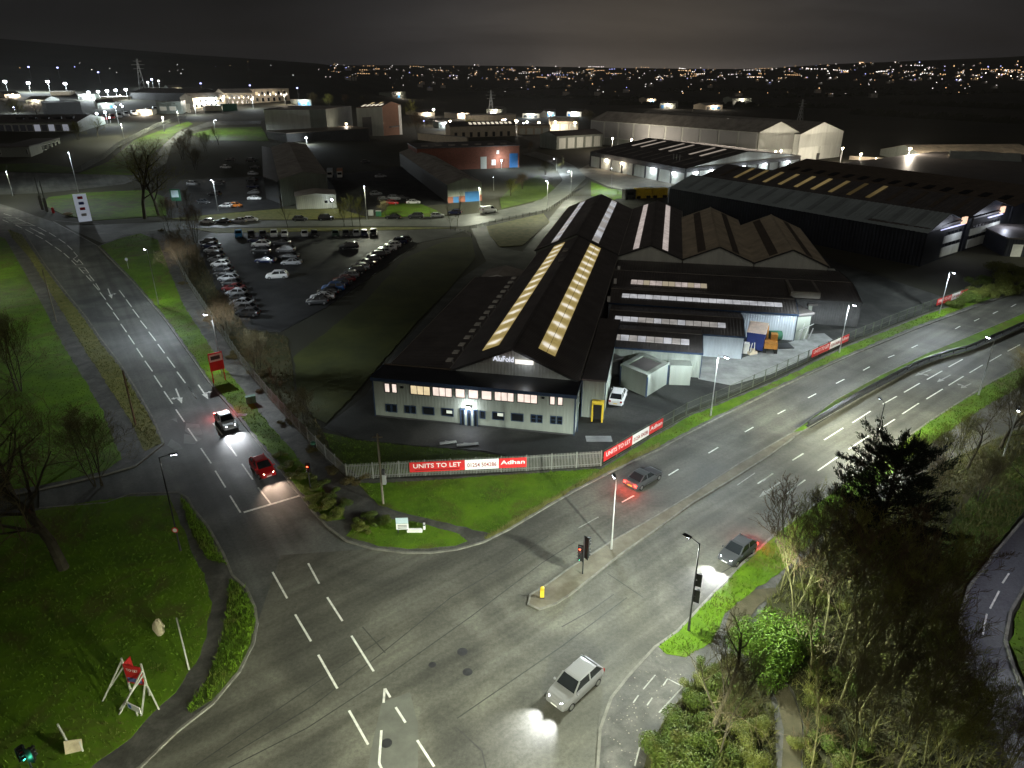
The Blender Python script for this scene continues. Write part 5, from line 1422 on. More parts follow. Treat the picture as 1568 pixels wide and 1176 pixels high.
PAN = lambda a, b: [(0, a, M_RED, 'UNITS TO LET', M_WHITE, .40, .44, M_DRED), (a, b, M_WHITE, '01254 504286', M_DRED, .26, .42, None), (b, 1, M_RED, 'Adhan', M_WHITE, .38, .42, None)]
banner('long red and white letting banner on the straight fence below the office', 628, 806, FA, 1.25, .62, PAN(.47, .76))
banner('angled red and white letting banner at the fence corner by the carriageway', 922, 1012, FB_, 1.25, .55, PAN(.46, .75))
banner('letting banner on the mesh fence beside the lamp lit apron', 1240, 1296, FB_, 1.25, .55, PAN(.47, .76))
banner('furthest letting banner on the mesh fence near the dark yard', 1431, 1477, FB_, 1.25, .55, PAN(.47, .76))
# crash barrier in the grass median
w_ = W([(1237, 655), (1321, 604), (1398, 563), (1438, 547.5), (1484, 535.5), (1568, 498.5), (1800, 399)])
for p in w_: p.z = .12
L_ = poly_len(w_)
cbt = thing('crash_barrier', 'dark steel crash barrier running along the grass median', 'crash barrier', w_[0], 0, None, True)
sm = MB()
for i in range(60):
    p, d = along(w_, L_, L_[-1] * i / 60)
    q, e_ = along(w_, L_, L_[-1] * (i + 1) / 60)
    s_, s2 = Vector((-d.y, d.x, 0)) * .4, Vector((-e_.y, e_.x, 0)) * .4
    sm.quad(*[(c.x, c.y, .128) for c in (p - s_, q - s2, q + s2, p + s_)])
structure(sm.build('barrier_strip', mat('near_black_strip', (.018, .018, .016), .9, .3, 2)))  # flat near-black band laid beneath the barrier
pm = MB().box(-.06, .06, -.06, .06, 0, .7).mesh('post', M_DARKSTEEL)
n = int(L_[-1] / 3.2)
for i in range(n + 1):
    p, d = along(w_, L_, L_[-1] * i / n)
    place('post', pm, cbt, p - w_[0], (0, 0, math.atan2(d.y, d.x)))
rl = MB()
for i in range(n):
    p, d = along(w_, L_, L_[-1] * i / n)
    q, _ = along(w_, L_, L_[-1] * (i + 1) / n)
    s_ = Vector((-d.y, d.x, 0))
    for o_ in (-.12, .12): rl.bar(p + s_ * o_ + Vector((0, 0, .58)), q + s_ * o_ + Vector((0, 0, .58)), .06, .28)
tag(rl.build('rail', M_DARKSTEEL, cbt), kind='stuff')

# ------------------------------------------------------------------ LAMPS
COOL, COOLB, WARM = (0.97, 1.0, 0.76), (0.84, 0.95, 1.0), (1.0, 0.87, 0.70)
K = 2.5                                                              # common scale of lamp output
def luminaire(o):
    """street optic: throws more light sideways than straight down, so the pools run together"""
    d = o.data
    d.use_nodes = True
    t = d.node_tree
    em = [n for n in t.nodes if n.type == 'EMISSION'][0]
    tcn = t.nodes.new('ShaderNodeTexCoord')
    sx = t.nodes.new('ShaderNodeSeparateXYZ')
    t.links.new(tcn.outputs['Normal'], sx.inputs[0])
    ab = t.nodes.new('ShaderNodeMath')
    ab.operation = 'ABSOLUTE'
    t.links.new(sx.outputs['Z'], ab.inputs[0])
    mx = t.nodes.new('ShaderNodeMath')
    mx.operation = 'MAXIMUM'
    mx.inputs[1].default_value = 0.33
    t.links.new(ab.outputs[0], mx.inputs[0])
    pw = t.nodes.new('ShaderNodeMath')
    pw.operation = 'POWER'
    pw.inputs[1].default_value = -1.9
    t.links.new(mx.outputs[0], pw.inputs[0])
    t.links.new(pw.outputs[0], em.inputs['Strength'])
def street_lamp(label, base, ytop, aim, energy=2600, color=COOL, col=M_GALV, lens=E_COOL, arm=1.1, group='street lamps along the roads', h=None, size=170, z=0.1, name='street_lamp'):
    p = G(*base)
    hh = h or hgt(*base, ytop)
    q = G(*aim)
    d = Vector((q.x - p.x, q.y - p.y, 0)).normalized()
    rz = math.atan2(d.y, d.x)
    t = thing(name, label, 'street lamp', (p.x, p.y, p.z), rz, group)
    MB().tube((0, 0, 0), (0, 0, 1.2), .11, .1, 8).tube((0, 0, 1.2), (0, 0, hh), .075, .05, 8).build('column', col, t)
    MB().tube((0, 0, hh - .06), (arm - .25, 0, hh + .08), .035, .03, 6).build('arm', col, t)
    hd = MB()
    hd.add([(arm - .3, -.12, hh), (arm + .45, -.17, hh + .02), (arm + .45, .17, hh + .02), (arm - .3, .12, hh), (arm - .3, -.09, hh + .12), (arm + .42, -.13, hh + .11), (arm + .42, .13, hh + .11), (arm - .3, .09, hh + .12)],
           [(0, 3, 2, 1), (4, 5, 6, 7), (0, 1, 5, 4), (1, 2, 6, 5), (2, 3, 7, 6), (3, 0, 4, 7)])
    hd = hd.build('lamp_head', M_DARKSTEEL, t)
    if energy:
        MB().box(arm - .15, arm + .36, -.1, .1, hh - (.11 if col is M_GALV else .03), hh - .004).build('lens', lens, hd)
        luminaire(lamp_light('SPOT', t, (arm + .1, 0, hh - .12), energy * K * .42, color, size, 0.35, (0, math.radians(-4), 0), .12))
    return t
SL = street_lamp
SL('lit street lamp on the side road verge, furthest from the junction', (243, 467), 383, (190, 440), 5600, COOLB)
SL('lit street lamp on the side road verge behind the red hoarding', (340, 572), 483, (280, 560), 4600, COOLB)
SL('lamp column by the side turning with a round sign on it', (277, 845), 700, (340, 830), 60, col=M_DARKSTEEL)
SL('tall dark lamp at the junction kerb beside the dirt path carrying signals', (1054, 967), 832, (1000, 930), 7000, (.92, 1, .88), col=M_DARKSTEEL)
SL('pale lamp column on the verge in front of the small store', (1088, 638), 543, (1130, 655), 6500, COOLB)
SL('lit lamp column on the verge by the banner near the apron', (1285, 541), 464, (1320, 560), 5200, COOLB)
SL('lit lamp column on the verge by the furthest banner', (1438, 481), 415, (1470, 500), 6000, COOLB)
SL('lamp beside the near carriageway in front of the dark conifer', (1342, 672), 617, (1320, 650), 3400, col=M_DARKSTEEL)
SL('pale lamp column on the near verge towards the frame edge', (1498, 606), 521, (1470, 590), 1300)
SL('leaning pale lamp column on the dark lawn above the bypass lane', (1536, 700), 622, (1500, 850), 40)
SL('thin pale pole on the traffic island with an added lamp head', (936, 842), 735, (920, 800), 2600, COOLB, arm=.6)  # bare pole; lamp head and light added to brighten the far carriageway
# the same rows of lamps go on outside the frame
SL('street lamp beyond the near edge on the bottom kerb of the junction', (520, 1430), 0, (640, 1250), 4800, h=8.5)
SL('street lamp beyond the near edge beside the cycle path', (960, 1420), 0, (800, 1300), 9000, h=8.5)
SL('street lamp off frame at the far end of the carriageway', (1760, 420), 0, (1720, 400), 4500, h=8.5)
SL('street lamp off frame above the bypass lane', (1650, 960), 0, (1540, 930), 1500, color=(.85, .85, 1), h=7)
SL('street lamp off frame beside the upper lawn', (-60, 430), 0, (30, 420), 3000, h=8)
# estate and far roads
FARL = [('lamp column on the green near the information board', (120, 294), 233, (110, 305), 2200), ('lamp column among the cars of the upper car park', (334, 323), 275, (310, 333), 1600),
        ('lamp at the kerb of the estate road by the thin birches', (562, 337), 284, (562, 345), 1500), ('lamp at the estate road bend below the brick workshop', (735, 320), 286, (720, 338), 1800),
        ('lamp on the estate road bend by the railings', (838, 316), 276, (828, 320), 2400), ('lamp beside the depot entrance road', (874, 299), 262, (862, 300), 2600),
        ('lamp in front of the depot yard', (936, 287), 258, (925, 280), 1800), ('lamp at the estate road top bend', (852, 262), 243, (845, 262), 2600),
        ('lamp on the bank of the upper road', (190, 212), 189, (200, 240), 2600), ('lamp at the bend of the upper road under the fence', (252, 203), 181, (258, 235), 2600), ('lamp near the crest of the upper road', (275, 192), 171, (268, 215), 2200),
        ('lamp by the hillside grass before the white warehouse', (330, 205), 184, (350, 205), 1500), ('lamp in the brick factory forecourt', (756, 292), 272, (750, 270), 500)]
for lb, b_, yt, am, e_ in FARL: SL(lb, b_, yt, am, e_ * 3.4, COOL if R.random() < .6 else COOLB, z=0)
SL('lamp at the far left bend of the side road', (20, 300), 262, (20, 330), 2600, z=0)
def flood(label, head, ybase, energy, color, lens, group, size=0.5, az=None):
    """mast with a floodlight: head pixel and the row of its foot"""
    p = G(head[0], ybase)
    hh = max(3.0, hgt(head[0], ybase, head[1]))
    t = thing('floodlight_mast', label, 'floodlight', p, 0, group)
    MB().tube((0, 0, 0), (0, 0, hh - .3), .14, .09, 6).build('mast', M_GALV, t)
    r = max(.28, p.length * .0011 * size / .5)
    hd = MB().box(-r, r, -.25, .25, hh - .35, hh + r * .9).build('lamp_head', M_DARKSTEEL, t)
    MB().box(-r * .9, r * .9, -.32, -.255, hh - .3, hh + r * .8).build('lens', lens, hd)
    if energy: lamp_light('POINT', t, (0, -1.2, hh + .1), energy * 4, color, radius=.4)
    return t
GF = 'floodlights of the far yards'
nth = ['first', 'second', 'third', 'fourth', 'fifth', 'sixth', 'seventh', 'eighth', 'ninth', 'tenth', 'eleventh', 'twelfth', 'thirteenth', 'fourteenth', 'fifteenth', 'sixteenth', 'seventeenth', 'eighteenth', 'nineteenth', 'twentieth']
for i, (x, yq) in enumerate(((12, 126), (47, 128), (77, 126), (103, 129))):
    flood(nth[i] + ' of the four bright floodlights above the hill yard, counted from the frame edge', (x, yq), 141, 9000 if x < 100 else 3000, COOLB, emit('flood_white', (.95, .92, 1), 12), 'floodlights of the hill yard', .95)
for i, (x, y) in enumerate(((138, 142), (153, 141), (167, 140), (180, 139), (196, 138))):
    flood(nth[i] + ' floodlight of the five in line over the van park', (x, y), 153, 5000, COOLB, emit('flood_white', (.95, .92, 1), 12), 'floodlights over the van park', .8)
for i, (x, y) in enumerate(((137, 176), (152, 174), (165, 172), (182, 164))):
    flood(nth[i] + ' lower floodlight among the parked vans', (x, y), 190, 2200, COOLB, E_TOWNB if i in (0, 3) else E_COOL, 'floodlights among the vans', .55)
for i, (x, y) in enumerate(((48, 103), (92, 104), (154, 111), (310, 128), (385, 131), (457, 135))):
    flood(nth[i] + ' lone bluish lamp standing against the dark hill, counted from the frame edge', (x, y), y + 16, 0, COOLB, E_TOWNB, 'lone lamps on the hill', .5)
for i, (x, y) in enumerate(((235, 122), (245, 124), (228, 126))):
    flood(nth[i] + ' lamp of the close trio beside the left pylon', (x, y), 135, 1500, COOLB, E_TOWNB if i == 0 else E_TOWNW, 'lamp trio by the pylon', .45)
for i, (x, y) in enumerate(((300, 162), (312, 153), (322, 151), (333, 150), (345, 148), (366, 144), (388, 152), (412, 142), (437, 146))):
    flood(nth[i] + ' lamp in front of the lit hill row, counted from the gabled end', (x, y), y + 14, 2600, WARM if i % 3 else COOLB, E_TOWNW, 'lamps before the hill row', .4)
for i, (x, y, yb, e_) in enumerate(((532, 190, 207, 700), (665, 168, 192, 2600), (690, 186, 202, 2200), (770, 184, 200, 2600), (790, 185, 200, 2600), (807, 187, 201, 3200), (825, 188, 202, 3200), (850, 187, 201, 3000), (880, 188, 204, 4200))):
    flood(nth[i] + ' warm floodlight of the cream terrace yards, counted from the white warehouse', (x, y), yb, e_, WARM, E_COOL if i == 1 else E_WARM, 'warm floodlights of the terrace yards', .55)
for i, (x, y, yb, e_, c_) in enumerate(((937, 212, 232, 3000, WARM), (966, 214, 232, 3000, WARM), (1185, 232, 250, 900, WARM), (1193, 231, 250, 900, WARM), (1286, 227, 250, 1300, WARM), (1315, 236, 252, 5000, WARM), (1388, 228, 252, 6500, WARM), (1412, 256, 266, 1600, COOLB), (1436, 252, 266, 2200, COOLB), (1468, 264, 276, 2600, COOLB), (1500, 257, 282, 6000, COOLB), (1527, 267, 282, 1800, COOLB))):
    flood(nth[i] + ' floodlight round the huge warehouse and its yards, counted from the road', (x, y), yb, e_, c_, E_WARM if c_ is WARM else E_COOL, 'floodlights round the huge warehouse', .75 if i in (6, 10) else .5)
for i, (x, y, yb) in enumerate(((441, 206, 216), (470, 211, 220))):
    flood(['nearer', 'further'][i] + ' white floodlight of the pair below the big white warehouse', (x, y), yb, 1700, COOLB, E_COOL, 'floodlights below the white warehouse', .5)
rq2 = random.Random(5)
for i in range(34):
    x, y = ((rq2.uniform(640, 900), rq2.uniform(168, 196)), (rq2.uniform(1290, 1560), rq2.uniform(238, 272)), (rq2.uniform(20, 290), rq2.uniform(140, 186)))[i % 3]
    flood(f'small yard lamp {["among the cream terraces", "in the yards past the huge warehouse", "on the hill of vans"][i % 3]}, {nth[i // 3]} of its scatter', (x, y), y + rq2.uniform(7, 11), 1500 if i % 2 else 0, WARM if i % 3 < 2 and rq2.random() < .6 else COOLB, rq2.choice([E_COOL, E_TOWNB, E_WARM]), 'small yard lamps of the far estate', rq2.uniform(.3, .5))
# wall lamps of the depot
for s in (.08, .2, .47, .66, .88):
    ly = fpart(dpt, 'wall_lamp', dpt['wd'] * s - .3, dpt['wd'] * s + .3, dpt['h'] * .68, dpt['h'] * .76, E_COOL, proud=1.0)
    lamp_light('POINT', dpt['t'], dpt['P'](dpt['wd'] * s, -2.2, dpt['h'] * .6), 700, COOLB, radius=.3)
for s in (.1, .3, .62, .8):
    fpart(dpt, 'wall_lamp', dpt['dp'] * s - .3, dpt['dp'] * s + .3, dpt['h'] * .58, dpt['h'] * .68, E_WARM if s > .5 else E_COOL, face='left', proud=1.0)
    P_ = dpt['P'](-2.2, dpt['dp'] * s, dpt['h'] * .55)
    lamp_light('POINT', dpt['t'], P_, 700, WARM if s > .5 else COOLB, radius=.3)
# works wall lamps: brick factory forecourt
for x, y in ((700, 244), (768, 245)):
    flood('wall lamp standing off the brick factory ' + ('by its white door' if x < 720 else 'by its notice board'), (x, y), 258, 650, COOLB, E_COOL, 'lamps at the brick factory', .3)
flood('small lamp beside the white front block wall', (510, 313), 320, 60, COOLB, E_COOL, None, .15)

# ------------------------------------------------------------------ SIGNALS, SIGNS AND SMALL THINGS
def signal_head(t, x, y, z, rz, lit, back=True):
    hd = MB()
    M_ = Matrix.Translation((x, y, z)) @ Matrix.Rotation(rz, 4, 'Z')
    hd.box(-.16, .16, -.1, .1, -.5, .5).box(-.24, .24, .1, .13, -.6, .6)
    hd.v = [tuple(M_ @ Vector(v)) for v in hd.v]
    o = hd.build('signal_head', M_BLACK, t)
    o['_w'] = [0, 0, 0]
    for i, (nm_, on, off) in enumerate((('red', E_REDLAMP, M_TAILOFF), ('amber', None, M_DARKSTEEL), ('green', E_GREENLAMP, M_DARKSTEEL))):
        lm = MB().tube((0, -.1, .32 - i * .32), (0, -.17, .32 - i * .32), .11, .10, 12)
        lm.v = [tuple(M_ @ Vector(v)) for v in lm.v]
        lm.build(nm_ + '_lamp', on if nm_ == lit else off, o)
        hv = MB().add([(.13 * math.cos(a_), -.1, .32 - i * .32 + .13 * math.sin(a_)) for a_ in [PI * k / 6 for k in range(7)]] + [(.13 * math.cos(a_), -.32, .32 - i * .32 + .13 * math.sin(a_)) for a_ in [PI * k / 6 for k in range(7)]], [(k, k + 1, k + 8, k + 7) for k in range(6)])
        hv.v = [tuple(M_ @ Vector(v)) for v in hv.v]
        hv.build('hood', M_BLACK, o)
    if lit == 'red': lamp_light('POINT', t, tuple(M_ @ Vector((0, -.6, .32))), 16, (1, .08, .03), radius=.1)
    if lit == 'green': lamp_light('POINT', t, tuple(M_ @ Vector((0, -.45, -.32))), 14, (.1, 1, .6), radius=.1)
    return o
def traffic_light(label, base, hh, heads, group='traffic lights of the junction', z=.1):
    p = G(*base)
    t = thing('traffic_light', label, 'traffic light', (p.x, p.y, z), 0, group)
    MB().tube((0, 0, 0), (0, 0, hh), .065, .06, 8).build('pole', M_DARKSTEEL, t)
    for hx, hz, aim, lit in heads:
        q = G(*aim)
        a_ = math.atan2(q.x - p.x, -(q.y - p.y))                     # -y of the head looks at the aim
        signal_head(t, hx, 0, hz, a_, lit)
    return t
traffic_light('double headed traffic light on the island nose showing red and green', (892, 880), 4.2, [(-.3, 2.5, (700, 1300), 'red'), (.32, 3.5, (1500, 560), None), (.32, 2.3, (1500, 560), None), (-.28, 2.0, (500, 1000), 'green')])
traffic_light('traffic light showing red at the side road stop line', (476, 752), 3.2, [(0, 2.75, (430, 900), 'red')])
traffic_light('traffic light at the bottom corner of the lawn with a green lamp', (58, 1200), 3.4, [(-.3, 2.6, (300, 1500), 'green'), (.3, 2.6, (500, 700), None)])
p = G(1054, 967)
t = thing('signal_pair', 'two black signal heads seen from behind on the tall dark lamp', 'traffic light', (p.x, p.y, 0), 0, 'traffic lights of the junction')
for hz in (5.2, 3.6):
    signal_head(t, .35, .1, hz, math.atan2(60 - p.x, -(130 - p.y)), None)
    MB().bar((.06, 0, hz), (.3, .1, hz), .05, .05).build('bracket', M_DARKSTEEL, t)
def post(name, label, cat, base, ytop, m, r=.09, group=None, h=None):
    p = G(*base)
    hh = h or hgt(*base, ytop)
    t = thing(name, label, cat, (p.x, p.y, 0), 0, group)
    MB().tube((0, 0, 0), (0, 0, hh), r, r * .75, 8).build('pole', m, t)
    return t, hh
t, hh = post('utility_pole', 'wooden utility pole with a service box below the fence corner', 'pole', (587, 773), 664, M_WOOD, .13)
MB().box(.14, .5, -.2, .2, 2.6, 3.7).build('service_box', M_GALV, t)
MB().box(.14, .42, -.16, .16, 3.75, 4.3).build('service_box', M_DARKGREY, t)
MB().bar((-.5, 0, hh - .4), (.5, 0, hh - .4), .1, .12).build('crossarm', M_WOOD, t)
post('wooden_pole', 'dark wooden pole on the upper lawn edge casting a long shadow', 'pole', (87, 494), 412, M_WOOD, .12)
post('wooden_pole', 'dark wooden pole on the dry verge nearest the side turning', 'pole', (208, 652), 567, M_WOOD, .12)
post('white_post', 'leaning white timber post on the bottom lawn', 'post', (290, 1027), 946, M_PALEWOOD, .07)
t, hh = post('road_sign', 'small round sign on a short post beside the car park verge', 'sign', (197, 412), 395, M_GALV, .05)
MB().tube((0, -.08, hh - .3), (0, -.05, hh - .3), .35, .35, 14).build('sign_plate', M_GALV, t)
p = G(277, 845)
t = thing('round_sign', 'round red ringed sign fixed to the lamp column by the side turning', 'sign', (p.x, p.y, 0), 0)
MB().tube((0, -.17, 2.6), (0, -.14, 2.6), .3, .3, 16).build('sign_plate', M_RED, t)
MB().tube((0, -.185, 2.6), (0, -.172, 2.6), .2, .2, 16).build('sign_face', M_WHITE, t)
# red hoarding beside the side road
p, q = G(327, 588), G(346, 583)
d = (q - p)
t = thing('red_hoarding', 'red advertising board on timber posts beside the side road', 'sign board', p, math.atan2(d.y, d.x))
L_ = d.length
hb = hgt(327, 588, 542)
for x in (.05, L_ - .05): MB().box(x - .06, x + .06, -.05, .05, 0, hb).build('post', M_RED, t)
MB().box(-.1, L_ + .1, -.1, -.055, hb * .42, hb).build('board', M_RED, t)
MB().box(0, L_, -.125, -.105, hb * .72, hb * .95).build('printed_panel', M_WHITE, t)
MB().box(.2, L_ - .3, -.14, -.127, hb * .78, hb * .9).build('printed_line', M_DARKGREY, t)
MB().bar((L_ - .05, .08, hb * .8), (L_ + .1, 1.5, 0), .08, .08).build('strut', M_PALEWOOD, t)
# folding red sign with white struts on the lawn
p = G(205, 1062)
t = thing('to_let_board', 'red and blue board held by white timber struts on the bottom lawn', 'sign board', p, math.radians(-12))
for a_, b_ in (((-.2, 0, 0), (-.2, 0, 3.4)), ((1.35, 0, 0), (1.35, 0, 3.2)), ((-.2, 0, 3.2), (-1.7, -1.2, 0)), ((-.2, 0, 2.6), (-2.0, -.5, 0)), ((1.35, 0, 2.6), (.3, -2.0, 0)), ((1.35, 0, 2.2), (.0, -1.6, 0)), ((1.35, 0, 1.2), (2.9, -1.0, 0)), ((1.35, 0, 1.6), (2.0, -1.8, 0)), ((-1.1, -.8, 1.2), (-1.25, -.25, 1.1))):
    MB().bar(a_, b_, .1, .1).build('strut', M_PALEWOOD, t)
MB().box(-.1, 1.25, -.12, -.06, 1.2, 2.9).build('board', M_RED, t)
MB().box(0, 1.15, -.14, -.122, 1.35, 1.75).build('printed_panel', mat('blue_print', (.12, .14, .34), .5, .1, 1), t)
text(t, 'TO LET', (.06, -.13, 2.3), .34, M_WHITE, sx=.85, ext=.004)
MB().box(-.2, -.12, -.06, .7, 1.9, 2.9).build('side_board', M_RED, t)
p = G(211, 1098)
t = thing('small_sign', 'small white sign plate on a stub post by the red lawn board', 'sign', p, math.radians(-25))
MB().box(-.05, .05, -.04, .04, 0, .9).build('post', M_PALEWOOD, t)
MB().box(-.65, .65, -.1, -.045, .7, 1.25).build('sign_plate', M_WHITE, t)
MB().box(-.52, -.25, -.115, -.102, .82, 1.12).build('printed_mark', M_BLUE, t)
p = G(115, 1152)
t = thing('broken_sign', 'tilted sign with a pale post near the bottom edge of the lawn', 'sign', p, .5)
MB().bar((-.1, 0, 0), (-.45, .3, 2.6), .1, .1).build('post', M_PALEWOOD, t)
MB().add([(-.5, -.2, .3), (.5, -.25, .15), (.6, -.1, 1.0), (-.4, 0, 1.25), (-.5, -.14, .3), (.5, -.19, .15), (.6, -.04, 1.0), (-.4, .06, 1.25)], [(0, 1, 2, 3), (7, 6, 5, 4), (0, 4, 5, 1), (1, 5, 6, 2), (2, 6, 7, 3), (3, 7, 4, 0)]).build('sign_plate', M_STONE, t)
MB().bar((.5, -.3, 0), (.45, -.1, .9), .1, .1).build('post', M_PALEWOOD, t)
# boulder, bollard, cabinets, boards
def rock(p, sx, sy, sz, seed):
    rr_ = random.Random(seed)
    mb = MB()
    n, k = 10, 6
    vs = []
    for j in range(k + 1):
        a_ = PI * j / k
        for i in range(n):
            b_ = 2 * PI * i / n
            r_ = 1 + rr_.uniform(-.14, .14)
            vs.append((sx * r_ * math.sin(a_) * math.cos(b_), sy * r_ * math.sin(a_) * math.sin(b_), sz * (.55 + math.cos(a_) * .6 * r_)))
    fs = [(j * n + i, j * n + (i + 1) % n, (j + 1) * n + (i + 1) % n, (j + 1) * n + i) for j in range(k) for i in range(n)]
    mb.add([(x + p.x, y + p.y, z + .1) for x, y, z in vs], fs)
    return mb
tag(rock(G(246, 973), .42, .4, 1.35, 3).build('boulder', M_STONE), 'upright pale boulder standing on the bottom lawn', 'boulder')
p = G(830, 917)
t = thing('keep_left_bollard', 'short yellow bollard on the nose of the traffic island', 'bollard', (p.x, p.y, .11))
MB().box(-.2, .2, -.12, .12, 0, .12).build('base', M_DARKSTEEL, t)
MB().box(-.17, .17, -.1, .1, .12, 1.0).tube((0, -.1, 1.0), (0, .1, 1.0), .17, .17, 12).build('shell', M_YELLOW, t)
p = G(385, 618)
t = thing('service_cabinet', 'green service cabinet on the verge beside the side road', 'cabinet', p, .5)
MB().box(-.6, .6, -.3, .3, 0, 1.1).build('body', M_GREENBOX, t)
MB().box(-.65, .65, -.35, .35, 1.1, 1.18).build('lid', M_GREENBOX, t)
MB().box(-.02, .02, -.32, -.3, .1, 1.0).build('door_gap', M_BLACK, t)
p = G(372, 637)
tag(MB().box(p.x - .7, p.x + .5, p.y - .3, p.y + .3, .1, .19).bar((p.x - .7, p.y, .22), (p.x + .5, p.y, .22), .1, .05).build('access_cover', M_CONC), 'pale concrete access cover by the green cabinet', 'cover')
p = G(481, 690)
t = thing('litter_bin', 'pale and black litter bin on the footpath by the fence', 'bin', p)
MB().tube((0, 0, 0), (0, 0, .95), .3, .3, 12).build('body', M_BLACK, t)
MB().tube((0, 0, .95), (0, 0, 1.12), .34, .3, 12).build('lid', M_GREENBOX, t)
p = G(617, 817)
t = thing('board_sign', 'pale two panel board sign on the small corner green', 'sign', p, .05)
for x in (-.45, .45): MB().box(x - .05, x + .05, -.04, .04, 0, 1.9).build('post', M_DARKSTEEL, t)
MB().box(-.6, .6, -.09, -.045, 1.25, 1.9).build('sign_plate', mat('pale_blue_plate', (.5, .62, .66), .5, .1, 1), t)
MB().box(-.6, .6, -.09, -.045, .55, 1.2).build('sign_plate', M_WHITE, t)
for i in range(3): MB().box(-.45, .45, -.1, -.091, .68 + i * .16, .75 + i * .16).build('printed_line', M_DARKGREY, t)
p = G(633, 816)
tag(MB().box(p.x - .6, p.x + .9, p.y - .15, p.y + .15, .1, .4).box(p.x - .5, p.x + .8, p.y - .1, p.y + .1, .4, .5).build('bench_slab', M_WHITE), 'low pale slab beside the board sign', 'slab')
p = G(650, 812)
t = thing('marker_post', 'short white marker post on the corner green', 'post', p)
MB().box(-.1, .1, -.1, .1, 0, .85).build('body', M_WHITE, t)
MB().box(-.105, .105, -.105, .105, .6, .75).build('band', M_DARKGREY, t)
p, q = G(121, 340), G(141, 338)
d = q - p
hb = hgt(121, 340, 298)
t = thing('information_board', 'tall white information board with red marks on the estate green', 'sign board', p, math.atan2(d.y, d.x))
MB().box(0, d.length, -.15, .15, 0, hb).build('board', emit('glowing_board', (.78, .86, 1.0), .22), t)  # weak glow added to the board so it shows white
for a_, b_, m_ in ((.82, .92, M_RED), (.62, .72, M_NAVYPAINT), (.42, .52, M_RED), (.2, .3, M_GREYP)): MB().box(d.length * .3, d.length * .7, -.18, -.155, hb * a_, hb * b_).build('printed_mark', m_, t)
for i, (b_, yt) in enumerate((((66, 322), 272), ((73, 325), 276))):
    t, hh = post('estate_sign_pole', ['taller', 'shorter'][i] + ' pale pole of the pair at the corner of the estate green', 'pole', b_, yt, M_PALE, .16)
    MB().box(-.5, .5, -.22, -.17, 0.2, hh * .45).build('sign_plate', M_PALE, t)
p = G(82, 326)
t = thing('red_post_box', 'red post box on the corner of the estate green', 'post box', p)
MB().tube((0, 0, 0), (0, 0, 1.5), .38, .38, 12).build('body', M_RED, t)
MB().tube((0, 0, 1.5), (0, 0, 1.75), .44, .15, 12).build('cap', M_RED, t)
tag(rock(G(105, 330), 1.6, .8, .8, 9).build('boulder', M_STONE), 'pale boulder at the road edge near the information board', 'boulder')
p = G(272, 318)
t = thing('advert_board', 'tall pale blue advertising panel in front of the upper car park', 'sign board', p)
MB().box(-.2, .2, -.1, .1, 0, 2.6).build('post', M_DARKSTEEL, t)
MB().box(-1.6, 1.6, -.2, .2, 2.2, 6.0).build('board', M_GREENBOX, t)
MB().box(-1.2, 1.2, -.24, -.205, 3.4, 5.6).build('printed_panel', mat('pale_blue_plate', (.5, .62, .66), .5, .1, 1), t)
for i, (x, y) in enumerate(((568, 330), (580, 331))):
    p = G(x, y)
    t = thing('cabinet', ['paler', 'greener'][i] + ' roadside cabinet by the thin birches', 'cabinet', p)
    MB().box(-.8, .8, -.4, .4, 0, 1.6).build('body', M_GALV if i == 0 else M_GREENBOX, t)
    MB().box(-.85, .85, -.45, .45, 1.6, 1.7).build('lid', M_GALV, t)
for i, (x, y, l_) in enumerate(((686, 679, 1.0), (716, 682, 1.3))):
    p = G(x, y)
    tag(MB().bar((p.x - l_, p.y - .2, .12), (p.x + l_, p.y + .3, .12), .3, .2).bar((p.x - l_ * .4, p.y + .3, .1), (p.x + l_ * .8, p.y + .1, .1), .2, .16).build('kerb_block', M_CONC), ['smaller', 'larger'][i] + ' loose pale kerb block on the grass edge before the office', 'kerb block')
p = G(917, 672)
tag(MB().box(p.x - 1.6, p.x + 1.6, p.y - .7, p.y + .7, -.02, .05).box(p.x - 1.2, p.x - .4, p.y - .3, p.y + .3, .05, .08).build('drain_slab', M_CONC), 'pale concrete drain slab in the yard near the office corner', 'slab')
# pylons
def pylon(label, base, ytop):
    p = G(*base)
    hh = hgt(*base, ytop)
    t = thing('pylon', label, 'pylon', p, .3, 'electricity pylons')
    w0, w1 = hh * .1, hh * .018
    mb = MB()
    th_ = hh * .006
    lv = [0, .2, .38, .54, .68, .8, .9, 1]
    def c(f_, i): 
        w_ = w0 + (w1 - w0) * min(1, f_ * 1.15)
        return Vector((w_ * (1 if i in (0, 3) else -1), w_ * (1 if i < 2 else -1), hh * f_))
    for a_, b_ in zip(lv, lv[1:]):
        for i in range(4):
            mb.bar(c(a_, i), c(b_, i), th_ * 1.6, th_ * 1.6)
            mb.bar(c(a_, i), c(b_, (i + 1) % 4), th_, th_)
            mb.bar(c(a_, (i + 1) % 4), c(b_, i), th_, th_)
    mb.build('lattice', M_GALV, t)
    for f_, l_ in ((.7, .16), (.82, .2), (.93, .13)):
        MB().bar((-hh * l_, 0, hh * f_), (hh * l_, 0, hh * f_), th_ * 2, th_ * 2).build('crossarm', M_GALV, t)
pylon('lattice pylon on the hill beside the trio of lamps', (219, 140), 90)
pylon('lattice pylon behind the cream terrace', (752, 180), 138)
pylon('faint lattice pylon behind the huge grey warehouse', (1224, 190), 152)

